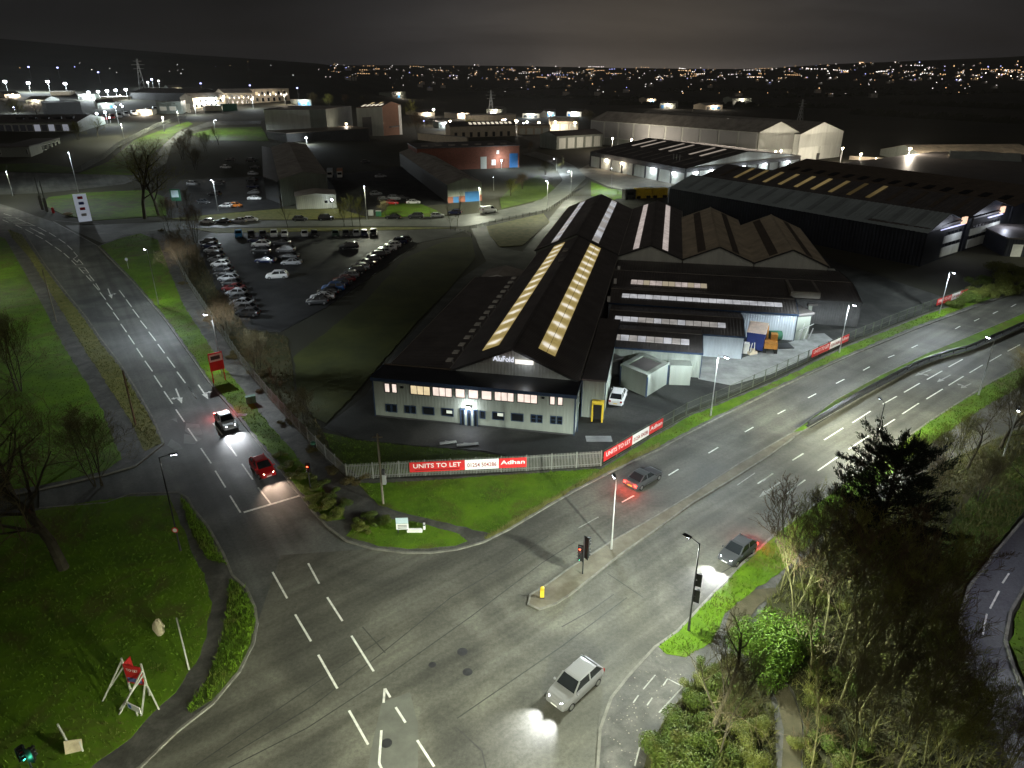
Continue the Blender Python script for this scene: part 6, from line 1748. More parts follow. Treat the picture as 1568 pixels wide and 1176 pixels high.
# ------------------------------------------------------------------ CARS
def car_proto(kind):
    """x forward, wheels on z = 0"""
    prof = {
        'hatchback': dict(L=4.1, W=1.76, hood=.86, belt=.94, top=1.47, ws0=1.0, ws1=.25, rw0=-1.35, rw1=-1.85, rear=.98),
        'saloon': dict(L=4.55, W=1.8, hood=.84, belt=.92, top=1.43, ws0=.95, ws1=.2, rw0=-.95, rw1=-1.6, rear=.96),
        'suv': dict(L=4.5, W=1.88, hood=1.0, belt=1.08, top=1.68, ws0=1.1, ws1=.45, rw0=-1.6, rw1=-2.05, rear=1.12),
        'van': dict(L=5.2, W=1.98, hood=1.12, belt=1.2, top=2.1, ws0=1.85, ws1=1.15, rw0=-2.4, rw1=-2.5, rear=1.9)}[kind]
    L2, W2 = prof['L'] / 2, prof['W'] / 2
    root = bpy.data.objects.new('parked_car' if kind != 'van' else 'parked_van', None)
    COL.objects.link(root)
    hz, bz, rz_ = prof['hood'], prof['belt'], prof['rear']
    def sec(x, w_, z0, z1, tuck=.9):
        return [(x, -w_ * .92, z0), (x, -w_, z0 + .18), (x, -w_, z0 + (z1 - z0) * .62), (x, -w_ * tuck, z1), (x, w_ * tuck, z1), (x, w_, z0 + (z1 - z0) * .62), (x, w_, z0 + .18), (x, w_ * .92, z0)]
    st_ = [sec(-L2, W2 * .84, .38, rz_ * .82), sec(-L2 + .1, W2 * .93, .27, rz_ * .97), sec(-L2 + .4, W2, .24, rz_), sec(prof['rw0'], W2, .22, max(bz, rz_ * .98)), sec(prof['ws0'], W2, .22, bz),
           sec(prof['ws0'] + (L2 - prof['ws0']) * .45, W2 * .985, .23, hz), sec(L2 - .32, W2 * .94, .25, hz * .93), sec(L2 - .08, W2 * .85, .28, hz * .8), sec(L2, W2 * .76, .36, hz * .62)]
    b = MB()
    vs = [v for s_ in st_ for v in s_]
    n = 8
    fs = [(i * n + j, i * n + (j + 1) % n, (i + 1) * n + (j + 1) % n, (i + 1) * n + j) for i in range(len(st_) - 1) for j in range(n)]
    fs += [tuple(range(n))[::-1], tuple(range((len(st_) - 1) * n, len(st_) * n))]
    b.add(vs, fs)
    tp, tw = prof['top'], W2 * .74
    gx = [(prof['ws0'], bz - .02, W2 * .88), (prof['ws1'], tp - .05, tw), (prof['rw0'] + .1, tp - .05, tw * .98), (prof['rw1'], rz_ - .01, W2 * .86)]
    # roof skin and pillars in body colour
    r0, r1 = prof['ws1'] - .03, prof['rw0'] + .12
    b.add([(r0, -tw * 1.0, tp - .045), (r0 - .25, -tw * .9, tp), (r1 + .2, -tw * .9, tp), (r1, -tw, tp - .045), (r0, tw, tp - .045), (r0 - .25, tw * .9, tp), (r1 + .2, tw * .9, tp), (r1, tw, tp - .045)],
          [(0, 3, 2, 1), (4, 5, 6, 7), (1, 2, 6, 5), (0, 1, 5, 4), (3, 7, 6, 2)])
    for sgn in (-1, 1):
        for (xa, za, wa), (xb, zb, wb) in ((gx[0], gx[1]), (gx[3], gx[2])): b.bar((xa, sgn * wa, za), (xb, sgn * wb * 1.01, zb + .03), .09, .07)
        xm = (prof['ws1'] + prof['rw0']) / 2 - .05
        b.bar((xm, sgn * W2 * .885, bz), (xm, sgn * tw * 1.01, tp - .04), .1, .06)
        b.bar((prof['ws0'] - .12, sgn * (W2 + .02), bz + .02), (prof['ws0'] - .12, sgn * (W2 + .16), bz + .06), .14, .12)
    body = b.build('body', M_CARPAINT, root)
    g = MB()
    v = []
    for x, z, w_ in gx: v += [(x, -w_, z), (x, w_, z)]
    if kind == 'van':                                                # the van's rear half is panelled
        b2_ = MB().add([(-2.48, -W2 * .93, bz - .1), (.35, -W2 * .93, bz - .1), (.35, -tw * 1.02, tp - .05), (-2.46, -tw * 1.02, tp - .05), (-2.48, W2 * .93, bz - .1), (.35, W2 * .93, bz - .1), (.35, tw * 1.02, tp - .05), (-2.46, tw * 1.02, tp - .05)],
                      [(0, 1, 2, 3), (5, 4, 7, 6), (4, 0, 3, 7), (3, 2, 6, 7)])
        b2_.build('load_body', M_CARPAINT, root)
    g.add(v, [(0, 1, 3, 2), (4, 5, 7, 6), (0, 2, 4, 6), (1, 7, 5, 3)])
    g.build('windows', M_GLASS, root)
    wm = MB().tube((0, -.1, 0), (0, .1, 0), .315, .315, 14).mesh('tyre', M_TYRE)
    rm_ = MB().tube((0, -.112, 0), (0, .112, 0), .2, .2, 10).mesh('rim', M_RIM)
    for x in (L2 * .66, -L2 * .63):
        for y in (-W2 + .09, W2 - .09):
            w_ = place('wheel', wm, root, (x, y, .315))
            place('rim', rm_, w_)
    for y in (-1, 1):
        MB().add([(L2 - .3, y * W2 * .86, hz * .76), (L2 - .06, y * W2 * .74, hz * .64), (L2 - .02, y * W2 * .5, hz * .66), (L2 - .1, y * W2 * .5, hz * .84), (L2 - .3, y * W2 * .8, hz * .9)], [(0, 1, 2, 3, 4) if y > 0 else (4, 3, 2, 1, 0)]).build('headlight', M_LAMPOFF, root)
        MB().box(-L2 - .015, -L2 + .12, *sorted((y * W2 * .62, y * W2 * .9)), rz_ * .62, rz_ * .84).build('tail_light', M_TAILOFF, root)
    MB().box(L2 - .03, L2 + .012, -.26, .26, .4, .5).build('front_plate', M_WHITE, root)
    MB().box(-L2 - .012, -L2 + .03, -.26, .26, .5, .6).build('rear_plate', M_YELLOW, root)
    return root
PROTO = {k: car_proto(k) for k in ('hatchback', 'saloon', 'suv', 'van')}
USED = set()
PAINT = {'white': (.7, .7, .7), 'silver': (.38, .39, .41), 'dark grey': (.05, .052, .056), 'black': (.012, .012, .014), 'navy': (.012, .02, .07), 'blue': (.02, .10, .30), 'bright blue': (.02, .22, .5), 'red': (.42, .01, .012), 'dark red': (.14, .01, .012), 'green': (.02, .06, .035), 'orange': (.5, .16, .03), 'grey': (.16, .16, .165)}
def car(kind, paint, px, aim, label, group=None, cat=None, scale=1.06, z=0.0, jit=0.0, angle=None):
    t = PROTO[kind] if kind not in USED else copy_tree(PROTO[kind])
    if kind not in USED:
        KIDS[t.name] = list(t.children)
        for c in t.children: KIDS[c.name] = list(c.children)
        USED.add(kind)
    p = G(*px)
    if angle is None:
        q = G(*aim)
        angle = math.atan2(q.y - p.y, q.x - p.x)
    t.location = (p.x, p.y, p.z + z)
    t.rotation_euler = (0, 0, angle + R.uniform(-jit, jit))
    t.scale = (scale,) * 3
    tag(t, label, cat or ('van' if kind == 'van' else 'car'), group)
    c = PAINT[paint]
    for k in t.children:
        if k.name.split('.')[0] in ('body', 'load_body'): k.color = (*c, 1)
    return t
KINDS_ = ['hatchback', 'saloon', 'hatchback', 'suv']
for i, (x, c, k) in enumerate(((366, 'bright blue', 'suv'), (385, 'black', 'hatchback'), (403, 'dark grey', 'saloon'), (420, 'white', 'suv'), (436, 'white', 'hatchback'), (467, 'white', 'hatchback'), (482, 'black', 'hatchback'), (514, 'green', 'saloon'), (530, 'dark grey', 'hatchback'), (546, 'silver', 'hatchback'), (558, 'navy', 'hatchback'), (572, 'black', 'suv'))):
    car(k, c, (x, 362.5 - i * .2), (x + (x - 784) * -.02, 420), f'{c} {k} parked {nth[i]} from the fence end of the top row', 'cars along the top row of the car park', jit=.06)
FCOL = ['black', 'navy', 'silver', 'black', 'grey', 'white', 'dark grey', 'black', 'silver', 'black', 'dark red', 'silver', 'dark grey', 'silver', 'grey', 'dark grey']
for i in range(16):
    a_ = i / 15
    x, y = 320 + 60 * a_ ** 1.1, 373 + 110 * a_ ** 1.05
    k = KINDS_[(i * 5 + i // 3) % 4]
    car(k, FCOL[i], (x, y), (x - 60, y - 2), f'{FCOL[i]} {k} parked {nth[i]} from the top in the column beside the fence', 'cars in the fence side column', jit=.08)
for i, (x, y, c, k) in enumerate(((393, 371, 'navy', 'hatchback'), (400, 378, 'white', 'suv'), (400, 388, 'black', 'suv'), (407, 402, 'navy', 'saloon'), (431, 375, 'dark grey', 'saloon'), (438, 386, 'grey', 'suv'), (443, 396, 'black', 'saloon'), (447, 405, 'silver', 'saloon'))):
    car(k, c, (x, y), (x - 60, y), f'{c} {k}, {nth[i % 4]} from the top in the {"fence side" if i < 4 else "office side"} half of the middle block', 'cars in the middle block of the car park', jit=.06)
car('suv', 'black', (535, 381), (470, 384), 'lone dark hatchback standing in the open car park lane', None)
car('suv', 'white', (425, 426), (380, 428), 'lone white off roader standing in the middle of the car park', None)
DCOL = ['dark grey', 'navy', 'white', 'white', 'silver', 'black', 'dark grey', 'black', 'silver', 'black', 'grey', 'dark red', 'navy', 'blue', 'black', 'white', 'dark grey']
for i in range(17):
    a_ = i / 16
    x, y = 618 - 132 * a_, 370 + 95 * a_ ** 1.15
    k = KINDS_[(i * 3) % 4]
    car(k, DCOL[i], (x, y), (x - 60, y + 3), f'{DCOL[i]} {k} parked {nth[i]} from the far end of the diagonal row by the lawn', 'cars in the diagonal row by the lawn', jit=.07)
for i, (x, y, c, k, d) in enumerate(((318, 342, 'white', 'hatchback', -1), (342, 342, 'black', 'saloon', -1), (366, 341, 'silver', 'saloon', -1), (384, 339, 'white', 'hatchback', 1), (460, 338, 'dark grey', 'hatchback', 1), (500, 337, 'black', 'suv', 1), (602, 335, 'black', 'saloon', -1), (637, 334, 'dark grey', 'suv', -1), (670, 333, 'silver', 'hatchback', 1), (696, 328, 'navy', 'hatchback', -1))):
    car(k, c, (x, y), (x + 50 * d, y - 1), f'{c} {k} parked {nth[i]} along the estate road kerb, counted from the junction', 'cars along the estate road kerb')
car('van', 'white', (748, 326), (790, 320), 'white panel van parked on the estate road below the brick workshop')
for i, (x, y, c, k) in enumerate(((601, 313, 'red', 'hatchback'), (633, 312, 'white', 'saloon'), (588, 307, 'dark grey', 'hatchback'), (604, 306, 'silver', 'suv'), (618, 306, 'black', 'hatchback'), (583, 272, 'silver', 'saloon'), (560, 250, 'dark grey', 'hatchback'), (576, 299, 'silver', 'hatchback'))):
    car(k, c, (x, y), (x + 40, y - 1), f'{c} {k} in the workshop yard, {"by the lit grass" if i < 2 else "in the shade, " + nth[i - 2] + " of the dark yard"}', 'cars in the workshop yard', jit=.3)
for i, (x, y, c, k) in enumerate(((346, 258, 'white', 'saloon'), (352, 247, 'dark grey', 'hatchback'), (385, 248, 'black', 'suv'), (390, 258, 'dark grey', 'saloon'), (388, 268, 'silver', 'hatchback'), (386, 278, 'black', 'hatchback'), (388, 288, 'navy', 'saloon'), (389, 297, 'silver', 'hatchback'), (390, 306, 'white', 'saloon'), (346, 318, 'white', 'hatchback'), (361, 317, 'orange', 'hatchback'), (329, 300, 'black', 'suv'), (296, 284, 'silver', 'suv'), (335, 282, 'dark grey', 'saloon'), (312, 312, 'dark grey', 'hatchback'))):
    car(k, c, (x, y), (x - 40, y) if i % 2 else (x + 40, y + 1), f'{c} {k} in the upper car park, {nth[i]} in order down from the hill', 'cars in the upper car park', jit=.15)
car('suv', 'white', (946, 613), (955, 590), 'white car parked between the office annexe and the small store')
car('hatchback', 'silver', (9, 290), (40, 288), 'silver car at the far end of the side road by the curving fence')
# two box trucks in the works yard
for i, (x, c, lb) in enumerate(((506, M_BLUEWHITE, 'pale blue box truck parked beside the grey workshop'), (521, M_ORANGEBRICK, 'orange fronted box truck beside the pale blue one'))):
    p = G(x, 272)
    t = thing('box_truck', lb, 'truck', p, math.radians(-80), 'box trucks in the works yard')
    MB().box(-3.5, 1.2, -1.15, 1.15, .9, 3.6).build('load_box', c, t)
    MB().box(1.25, 2.9, -1.05, 1.05, .5, 2.7).build('cab', M_WHITE, t)
    MB().box(2.9, 2.93, -.9, .9, 1.6, 2.5).build('windscreen', M_GLASS, t)
    for xx in (-2.4, 2.1):
        for yy in (-1.0, 1.0): MB().tube((xx, yy - .12, .45), (xx, yy + .12, .45), .45, .45, 12).build('wheel', M_TYRE, t)
# vans in the hill van park
for i in range(9):
    x = 150 + i * 11
    y = 186 - i * 2.0
    p = G(x, y)
    t = car('van', 'red' if i in (1, 2) else 'white', (x, y), (x + 30, y + 18), f'{"red" if i in (1, 2) else "white"} van in the hill van park, {nth[i]} from the bare tree', 'vans in the hill van park', scale=1.4)
# moving traffic, as cars standing where the photograph caught them
def lit(t, head=None, tail=None, he=900, col=(.92, .95, 1.0), down=9, te=70):
    for k in t.children:
        n_ = k.name.split('.')[0]
        if n_ == 'headlight' and head: k.data = k.data.copy(); k.data.materials[0] = head
        if n_ == 'tail_light' and tail: k.data = k.data.copy(); k.data.materials[0] = tail
    if head:
        for y in (-.6, .6): lamp_light('SPOT', t, (2.35, y, .68), he * .8, col, 84, 1.0, (0, math.radians(-90 + down), 0), .08, 'headlight_beam')
    if tail:
        for y in (-.68, .68): lamp_light('POINT', t, (-2.55, y, .9), te, (1, .05, .03), radius=.1, name='tail_glow')
t = car('saloon', 'silver', (347, 650), (424, 752), 'silver saloon with white headlights and red tail lights coming down to the junction', z=0.0)
lit(t, E_HEAD, E_TAIL, 3000, te=260)
t = car('hatchback', 'red', (403, 722), (466, 796), 'red hatchback with black roof waiting behind the stop line with headlights on')
lit(t, E_HEADW, None, 1600, (1, .72, .55), 6)
t = car('saloon', 'dark grey', (985, 738), (1080, 684), 'dark saloon with glowing tail lights driving away on the far carriageway')
lit(t, None, E_TAIL, te=200)
t = car('hatchback', 'dark grey', (1128, 851), (980, 966), 'grey hatchback with bright headlights approaching the lamp on the near carriageway')
lit(t, E_HEAD, E_TAIL, 3600, te=120)
t = car('suv', 'grey', (880, 1057), (800, 1130), 'grey off roader with bright headlights nearest on the carriageway')
lit(t, E_HEAD, None, 3600)

# ------------------------------------------------------------------ TREES AND SHRUBS
def tree_mesh(seed, h=10.0, spread=.38, limbs=9, lv=4, fork=(4, 4, 4), rise=.55, tr=.2, stems=1, droop=0.0, clear=.22, twig=.016):
    """bare tree: tapered trunk and limbs in one mesh, the fine twigs in another"""
    rr = random.Random(seed)
    tv, tf, cv, cf = [], [], [], []
    def tube(v, f, p, q, r0, r1, n):
        d = (q - p)
        a = d.cross(Vector((.3, .2, 1)))
        if a.length < 1e-4: a = Vector((1, 0, 0))
        a.normalize()
        b = d.cross(a).normalized()
        k = len(v)
        for c, r in ((p, r0), (q, r1)):
            for i in range(n):
                t_ = 2 * PI * i / n
                s_ = c + a * (r * math.cos(t_)) + b * (r * math.sin(t_))
                v.append((s_.x, s_.y, s_.z))
        for i in range(n): f.append((k + i, k + (i + 1) % n, k + n + (i + 1) % n, k + n + i))
    def branch(p, d, L_, r, lev):
        seg = 4 if lev == 0 else (3 if lev < 3 else 2)
        pts, q, dd, rad = [p], p, d.copy(), r
        for i in range(seg):
            dd = (dd + Vector((rr.gauss(0, .1 + .05 * lev), rr.gauss(0, .1 + .05 * lev), rr.gauss(.06, .06) - droop * lev * .05))).normalized()
            nx = q + dd * (L_ / seg)
            nr = r * (1 - .72 * (i + 1) / seg) if lev else r * (1 - .6 * (i + 1) / seg)
            if lev < 2: tube(tv, tf, q, nx, rad, nr, 7 if lev == 0 else 5)
            else: tube(cv, cf, q, nx, max(rad, twig), max(nr, twig * .75), 3)
            q, rad = nx, nr
            pts.append(q)
        if lev >= lv: return
        n = limbs if lev == 0 else fork[min(lev - 1, len(fork) - 1)]
        for i in range(n):
            t_ = (clear + (1 - clear) * (i + rr.random()) / n) if lev == 0 else .25 + .75 * (i + rr.random()) / n
            k = min(seg - 1, int(t_ * seg))
            b0 = pts[k].lerp(pts[k + 1], t_ * seg - k)
            dl = (pts[k + 1] - pts[k]).normalized()
            az_ = rr.uniform(0, 2 * PI) if lev else i * 2.4 + rr.uniform(-.4, .4)
            side = dl.cross(Vector((math.cos(az_), math.sin(az_), .1)))
            if side.length < .05: side = Vector((1, 0, 0))
            side.normalize()
            nd = (dl * rise + side * (1 - rise) * 1.5 + Vector((0, 0, .22))).normalized()
            ln = (h * spread * (1.15 - .75 * t_) if lev == 0 else L_ * rr.uniform(.42, .66))
            branch(b0, nd, ln, r * (.42 if lev == 0 else .5) * (1.1 - .5 * t_), lev + 1)
    for s_ in range(stems):
        o_ = Vector((rr.uniform(-.5, .5), rr.uniform(-.5, .5), 0)) * (stems > 1)
        branch(o_, Vector((rr.gauss(0, .05) + o_.x * .25, rr.gauss(0, .05) + o_.y * .25, 1)).normalized(), h * rr.uniform(.8, .95), tr, 0)
    top = max(v[2] for v in cv)
    k = h / top
    def me(n_, v, f, m):
        e = bpy.data.meshes.new(n_)
        e.from_pydata([(a * k, b * k, c * k) for a, b, c in v], [], f)
        e.materials.append(m)
        e.update()
        return e
    return me('trunk', tv, tf, M_BARK), me('crown', cv, cf, M_TWIG)
TM = {
    'broad': tree_mesh(1, 10, .5, 12, 4, (5, 5, 4), .52, .26, clear=.25, twig=.009),
    'broad2': tree_mesh(2, 10, .46, 11, 4, (5, 5, 4), .52, .24, clear=.2, twig=.009),
    'slim': tree_mesh(3, 10, .34, 16, 4, (5, 4, 4), .68, .075, clear=.22, twig=.008),
    'slim2': tree_mesh(4, 10, .30, 14, 4, (5, 4, 4), .7, .065, stems=2, clear=.2, twig=.008),
    'thin': tree_mesh(5, 10, .22, 12, 3, (5, 5), .66, .07, clear=.15, twig=.010),
    'bushy': tree_mesh(6, 10, .42, 9, 4, (5, 4, 4), .6, .07, stems=4, clear=.08, twig=.010),
}
def vmesh(me, m):
    k = (me.name, m.name)
    if k not in VM:
        c = me.copy()
        c.materials[0] = m
        VM[k] = c
    return VM[k]
VM = {}
def tree(kind, base, ytop, label, group=None, twig=M_TWIG, bark=M_BARK, name='bare_tree', h=None, rz=None, wide=1.0, cat='tree'):
    p = G(*base)
    hh = (h or hgt(*base, ytop))
    t = thing(name, label, cat, p, R.uniform(0, 6.28) if rz is None else rz, group)
    a, b = TM[kind]
    k = hh / 10
    for n_, me, m in (('trunk', a, bark), ('crown', b, twig)):
        place(n_, vmesh(me, m), t, scale=(k * wide, k * wide, k))
    return t
tree('broad', (98, 872), 585, 'big bare tree with spreading limbs on the bottom lawn', None, M_TWIG, wide=1.15)
tree('broad2', (25, 770), 560, 'bare tree half lost in shade at the edge beyond the side turning', None)
tree('bushy', (30, 600), 470, 'dark bare thicket tree on the upper lawn by the frame edge', None)
tree('bushy', (150, 745), 620, 'low bare tree overhanging the mouth of the side turning', None, wide=1.2)
tree('broad', (222, 335), 206, 'larger bare tree of the pair on the estate green', 'bare trees on the estate green', M_TWIGG)
tree('broad2', (243, 330), 210, 'smaller bare tree of the pair on the estate green', 'bare trees on the estate green', M_TWIG)
GB = 'thin trees beside the long palisade fence'
for i, (x, y, yt, k) in enumerate(((272, 400, 330, 'thin'), (286, 430, 350, 'bushy'), (320, 482, 375, 'slim'), (350, 525, 440, 'bushy'), (395, 575, 500, 'bushy'), (430, 610, 540, 'thin'), (468, 650, 590, 'bushy'), (300, 372, 310, 'bushy'), (262, 365, 300, 'slim'))):
    tree(k, (x, y), yt, f'thin bare tree inside the long fence, {nth[i]} {"in order towards the junction" if i < 7 else "and nearest the estate road"}', GB, M_TWIGR if i % 2 else M_TWIG)
GC = 'thin trees along the estate road verge'
for i, (x, y, yt, k) in enumerate(((290, 348, 285, 'slim'), (441, 349, 290, 'thin'), (527, 347, 300, 'slim2'), (540, 346, 293, 'slim'), (553, 347, 298, 'slim2'), (700, 347, 292, 'thin'), (690, 350, 310, 'thin'), (660, 340, 318, 'thin'))):
    tree(k, (x, y), yt, f'thin pale tree on the estate road verge, {nth[i]} from the junction', GC, M_TWIGG if i in (2, 3, 4) else M_TWIG)
GW = 'bare trees of the roadside wood'
wood = ((1195, 905, 735, 'slim'), (1226, 945, 745, 'slim2'), (1262, 975, 750, 'slim'), (1300, 1010, 775, 'slim2'), (1330, 950, 750, 'slim'), (1345, 1070, 830, 'slim'), (1285, 1080, 870, 'slim'), (1395, 1000, 800, 'slim2'), (1390, 1110, 900, 'slim'), (1430, 1080, 930, 'slim2'), (1440, 1140, 990, 'slim'), (1330, 1160, 980, 'slim2'), (1480, 1180, 1050, 'slim'), (1530, 1200, 1070, 'bushy'), (1415, 985, 860, 'slim'), (1300, 900, 750, 'bushy'), (1262, 875, 760, 'thin'), (1370, 1190, 960, 'slim'), (1450, 1210, 1040, 'slim2'), (1240, 1190, 1040, 'thin'), (1290, 1230, 1010, 'slim'), (1250, 1110, 960, 'thin'), (1365, 1050, 830, 'slim'), (1310, 1120, 900, 'slim2'), (1405, 1160, 950, 'slim2'), (1280, 1020, 800, 'slim'), (1240, 1040, 850, 'thin'), (1350, 1000, 790, 'slim2'))
for i, (x, y, yt, k) in enumerate(wood):
    tree(k, (x, y), yt, f'slender bare tree in the roadside wood, {"mossy" if i % 3 == 0 else "brown"} twigs, {nth[i] if i < 20 else "twenty " + nth[i - 20]} {["by the dirt path", "under the conifer", "on the lane side", "deep inside"][0 if x < 1240 else 1 if y < 980 else 2 if x > 1420 else 3]}', GW, (M_TWIGG, M_TWIGR, M_TWIG)[i % 3], M_IVYBARK)
tree('broad2', (1088, 1128), 930, 'lone dark bare tree between the cycle path and the dirt path', None, M_TWIG, wide=.8)
tree('slim', (1100, 1165), 985, 'slim companion of the lone bare tree by the dirt path', None, M_TWIG)
for i, (x, y, yt, k) in enumerate(((1470, 690, 630, 'bushy'), (1500, 680, 600, 'slim'), (1560, 660, 560, 'bushy'), (1590, 690, 560, 'broad2'), (1440, 725, 650, 'bushy'), (1400, 735, 660, 'bushy'), (1600, 740, 600, 'slim'), (1560, 610, 520, 'bushy'), (1480, 720, 640, 'broad2'), (1530, 690, 590, 'broad'), (1420, 770, 690, 'bushy'), (1570, 760, 650, 'broad2'), (1500, 770, 690, 'bushy'))):
    tree(k, (x, y), yt, f'dark bare bushy tree on the near bank, {nth[i]} of the group by the leaning lamp', 'bushy trees on the near bank', M_TWIGG if i in (0, 4) else M_TWIG)
GH = 'bushy trees of the hillside'
for i, (x, y, yt, k) in enumerate(((150, 210, 178, 'broad'), (290, 222, 195, 'bushy'), (315, 232, 200, 'bushy'), (335, 222, 192, 'broad2'), (280, 245, 205, 'bushy'), (300, 260, 225, 'bushy'), (628, 190, 150, 'slim'), (640, 205, 170, 'bushy'), (480, 165, 140, 'bushy'), (505, 165, 142, 'bushy'), (530, 160, 143, 'bushy'), (555, 158, 145, 'broad2'), (30, 185, 150, 'broad'), (60, 183, 148, 'broad2'), (20, 182, 148, 'bushy'), (720, 205, 180, 'bushy'), (800, 290, 262, 'bushy'), (835, 268, 245, 'bushy'), (782, 300, 272, 'bushy'), (810, 235, 215, 'broad2'), (900, 195, 168, 'bushy'), (860, 262, 238, 'thin'), (262, 335, 300, 'bushy'), (590, 330, 305, 'bushy'), (120, 214, 184, 'bushy'))):
    tree(k, (x, y), yt, f'bushy bare tree far back, {nth[i] if i < 20 else "twenty " + nth[i - 20]} of those scattered over the hillside and yards', GH, M_TWIGG if i % 3 == 0 else M_TWIGR if i % 3 == 1 else M_TWIG, wide=1.25)
# leafy shrubs: clumps of small leaves spread through the volume of a few lobes
def shrub_mesh(seed, n, m, flat_=.75, leaf=.14, lobes=7):
    rg = np.random.default_rng(seed)
    c = rg.normal(0, .42, (lobes, 3))
    c[:, 2] = np.abs(c[:, 2]) * .6 + .25
    rad = rg.uniform(.3, .55, lobes)
    k = rg.integers(0, lobes, n)
    d = rg.normal(0, 1, (n, 3))
    d /= np.linalg.norm(d, axis=1)[:, None]
    p = c[k] + d * (rad[k] * rg.uniform(.55, 1.08, n))[:, None]
    p[:, 2] = np.abs(p[:, 2]) * flat_
    nn = d + rg.normal(0, .5, (n, 3))
    nn /= np.linalg.norm(nn, axis=1)[:, None]
    a = np.cross(nn, rg.normal(0, 1, (n, 3)))
    a /= np.linalg.norm(a, axis=1)[:, None]
    b = np.cross(nn, a)
    s = leaf * rg.uniform(.5, 1.2, n)[:, None]
    v = np.empty((n, 4, 3))
    v[:, 0], v[:, 1], v[:, 2], v[:, 3] = p - a * s, p - b * s * .55, p + a * s, p + b * s * .55
    me = bpy.data.meshes.new('foliage')
    me.from_pydata(v.reshape(-1, 3).tolist(), [], np.arange(n * 4).reshape(n, 4).tolist())
    me.materials.append(m)
    me.update()
    return me
SH = [shrub_mesh(20 + i, 7000, M_LEAF, leaf=.042) for i in range(3)]
SHB = shrub_mesh(30, 20000, M_LEAFB, leaf=.030, lobes=22)
STEM = MB()
for i in range(5):
    STEM.tube((0, 0, 0), (.4 * math.cos(i * 1.3), .4 * math.sin(i * 1.3), .55), .04, .015, 5)
STEM = STEM.mesh('stem', M_BARK)
def shrub(base, r, label, m=M_LEAF, group=None, name='shrub', hh=1.0, me=None, z=.1):
    p = G(*base)
    t = thing(name, label, 'shrub', (p.x, p.y, p.z + z), R.uniform(0, 6), group)
    place('foliage', vmesh(me or SH[R.randrange(3)], m), t, scale=(r, r, r * hh))
    place('stem', STEM, t, scale=(r, r, r * hh))
    return t
shrub((1178, 1005), 3.1, 'bright green rounded bush at the bend of the dirt path', M_LEAFB, me=SHB, hh=1.15)
GS = 'shrubs under the roadside wood'
for i, (x, y, r, m) in enumerate(((1235, 1015, 1.5, M_LEAF), (1262, 1030, 1.1, M_LEAF), (1225, 985, 1.1, M_LEAFY), (1245, 1075, 1.1, M_LEAFY), (1290, 1050, 1.2, M_LEAF), (1260, 1130, 1.1, M_LEAF), (1300, 1160, 1.3, M_LEAF), (1240, 905, 1.1, M_LEAFY), (1270, 930, 1.2, M_LEAFY), (1350, 1020, 1.1, M_LEAFY), (1440, 990, 1.2, M_LEAF), (1460, 1120, 1.1, M_LEAFY), (1225, 1150, .9, M_LEAFY))):
    shrub((x, y), r, f'{"yellowish" if m is M_LEAFY else "dark green"} undergrowth shrub, {nth[i]} of the wood floor counted from the path bend', m, GS)
GP = 'shrubs of the cycle path hedge'
for i, (x, y, r, m) in enumerate(((1015, 1150, 1.8, M_LEAF), (1045, 1120, 1.7, M_LEAF), (1030, 1180, 1.9, M_LEAF), (1075, 1090, 1.5, M_LEAF), (1075, 1150, 1.8, M_LEAF), (1105, 1110, 1.4, M_LEAF), (1100, 1060, 1.3, M_LEAF), (1130, 1140, 1.4, M_LEAFY), (1160, 1120, 1.1, M_LEAFY), (1110, 1185, 1.6, M_LEAF), (1150, 1175, 1.3, M_LEAFY), (1065, 1050, 1.0, M_LEAFY), (1085, 1030, .9, M_LEAF), (1020, 1215, 1.8, M_LEAF), (1130, 1080, 1.1, M_LEAF))):
    shrub((x, y), r, f'{"yellowish" if m is M_LEAFY else "green"} hedge shrub by the cycle path, {nth[i]} along from the kerb side', m, GP)
GV = 'shrubs by the side road stop line'
for i, (x, y, r, m) in enumerate(((428, 700, .8, M_LEAFY), (440, 716, .9, M_LEAFY), (452, 728, 1.0, M_LEAFY), (468, 735, 1.1, M_LEAFY), (488, 748, 1.1, M_LEAF), (480, 768, 1.1, M_LEAFY), (497, 778, 1.2, M_LEAFY), (512, 792, 1.1, M_LEAFY), (520, 775, 1.0, M_LEAF), (548, 806, .9, M_LEAFY), (560, 798, 1.0, M_LEAF), (575, 803, .9, M_LEAF), (556, 815, .8, M_LEAFY), (590, 800, .8, M_LEAF), (505, 760, 1.0, M_LEAF))):
    shrub((x, y), r, f'{"yellow green" if m is M_LEAFY else "green"} low shrub near the stop line, {nth[i]} along towards the corner green', m, GV, hh=.7)
GD = 'bushes by the dark yard'
for i, (x, y, r, m) in enumerate(((1480, 462, 3.0, M_LEAF), (1505, 452, 3.0, M_LEAFY), (1530, 447, 3.4, M_LEAFY), (1555, 438, 3.4, M_LEAFY), (1545, 420, 3.6, M_LEAFY), (1570, 425, 3.4, M_LEAFY), (1500, 436, 2.6, M_LEAF), (1460, 470, 2.2, M_LEAF), (1590, 415, 3.6, M_LEAFY))):
    shrub((x, y), r, f'pale bush at the far end of the verge fence, {nth[i]} towards the frame edge', m, GD, hh=.8)
GF2 = 'brushwood bushes along the long fence'
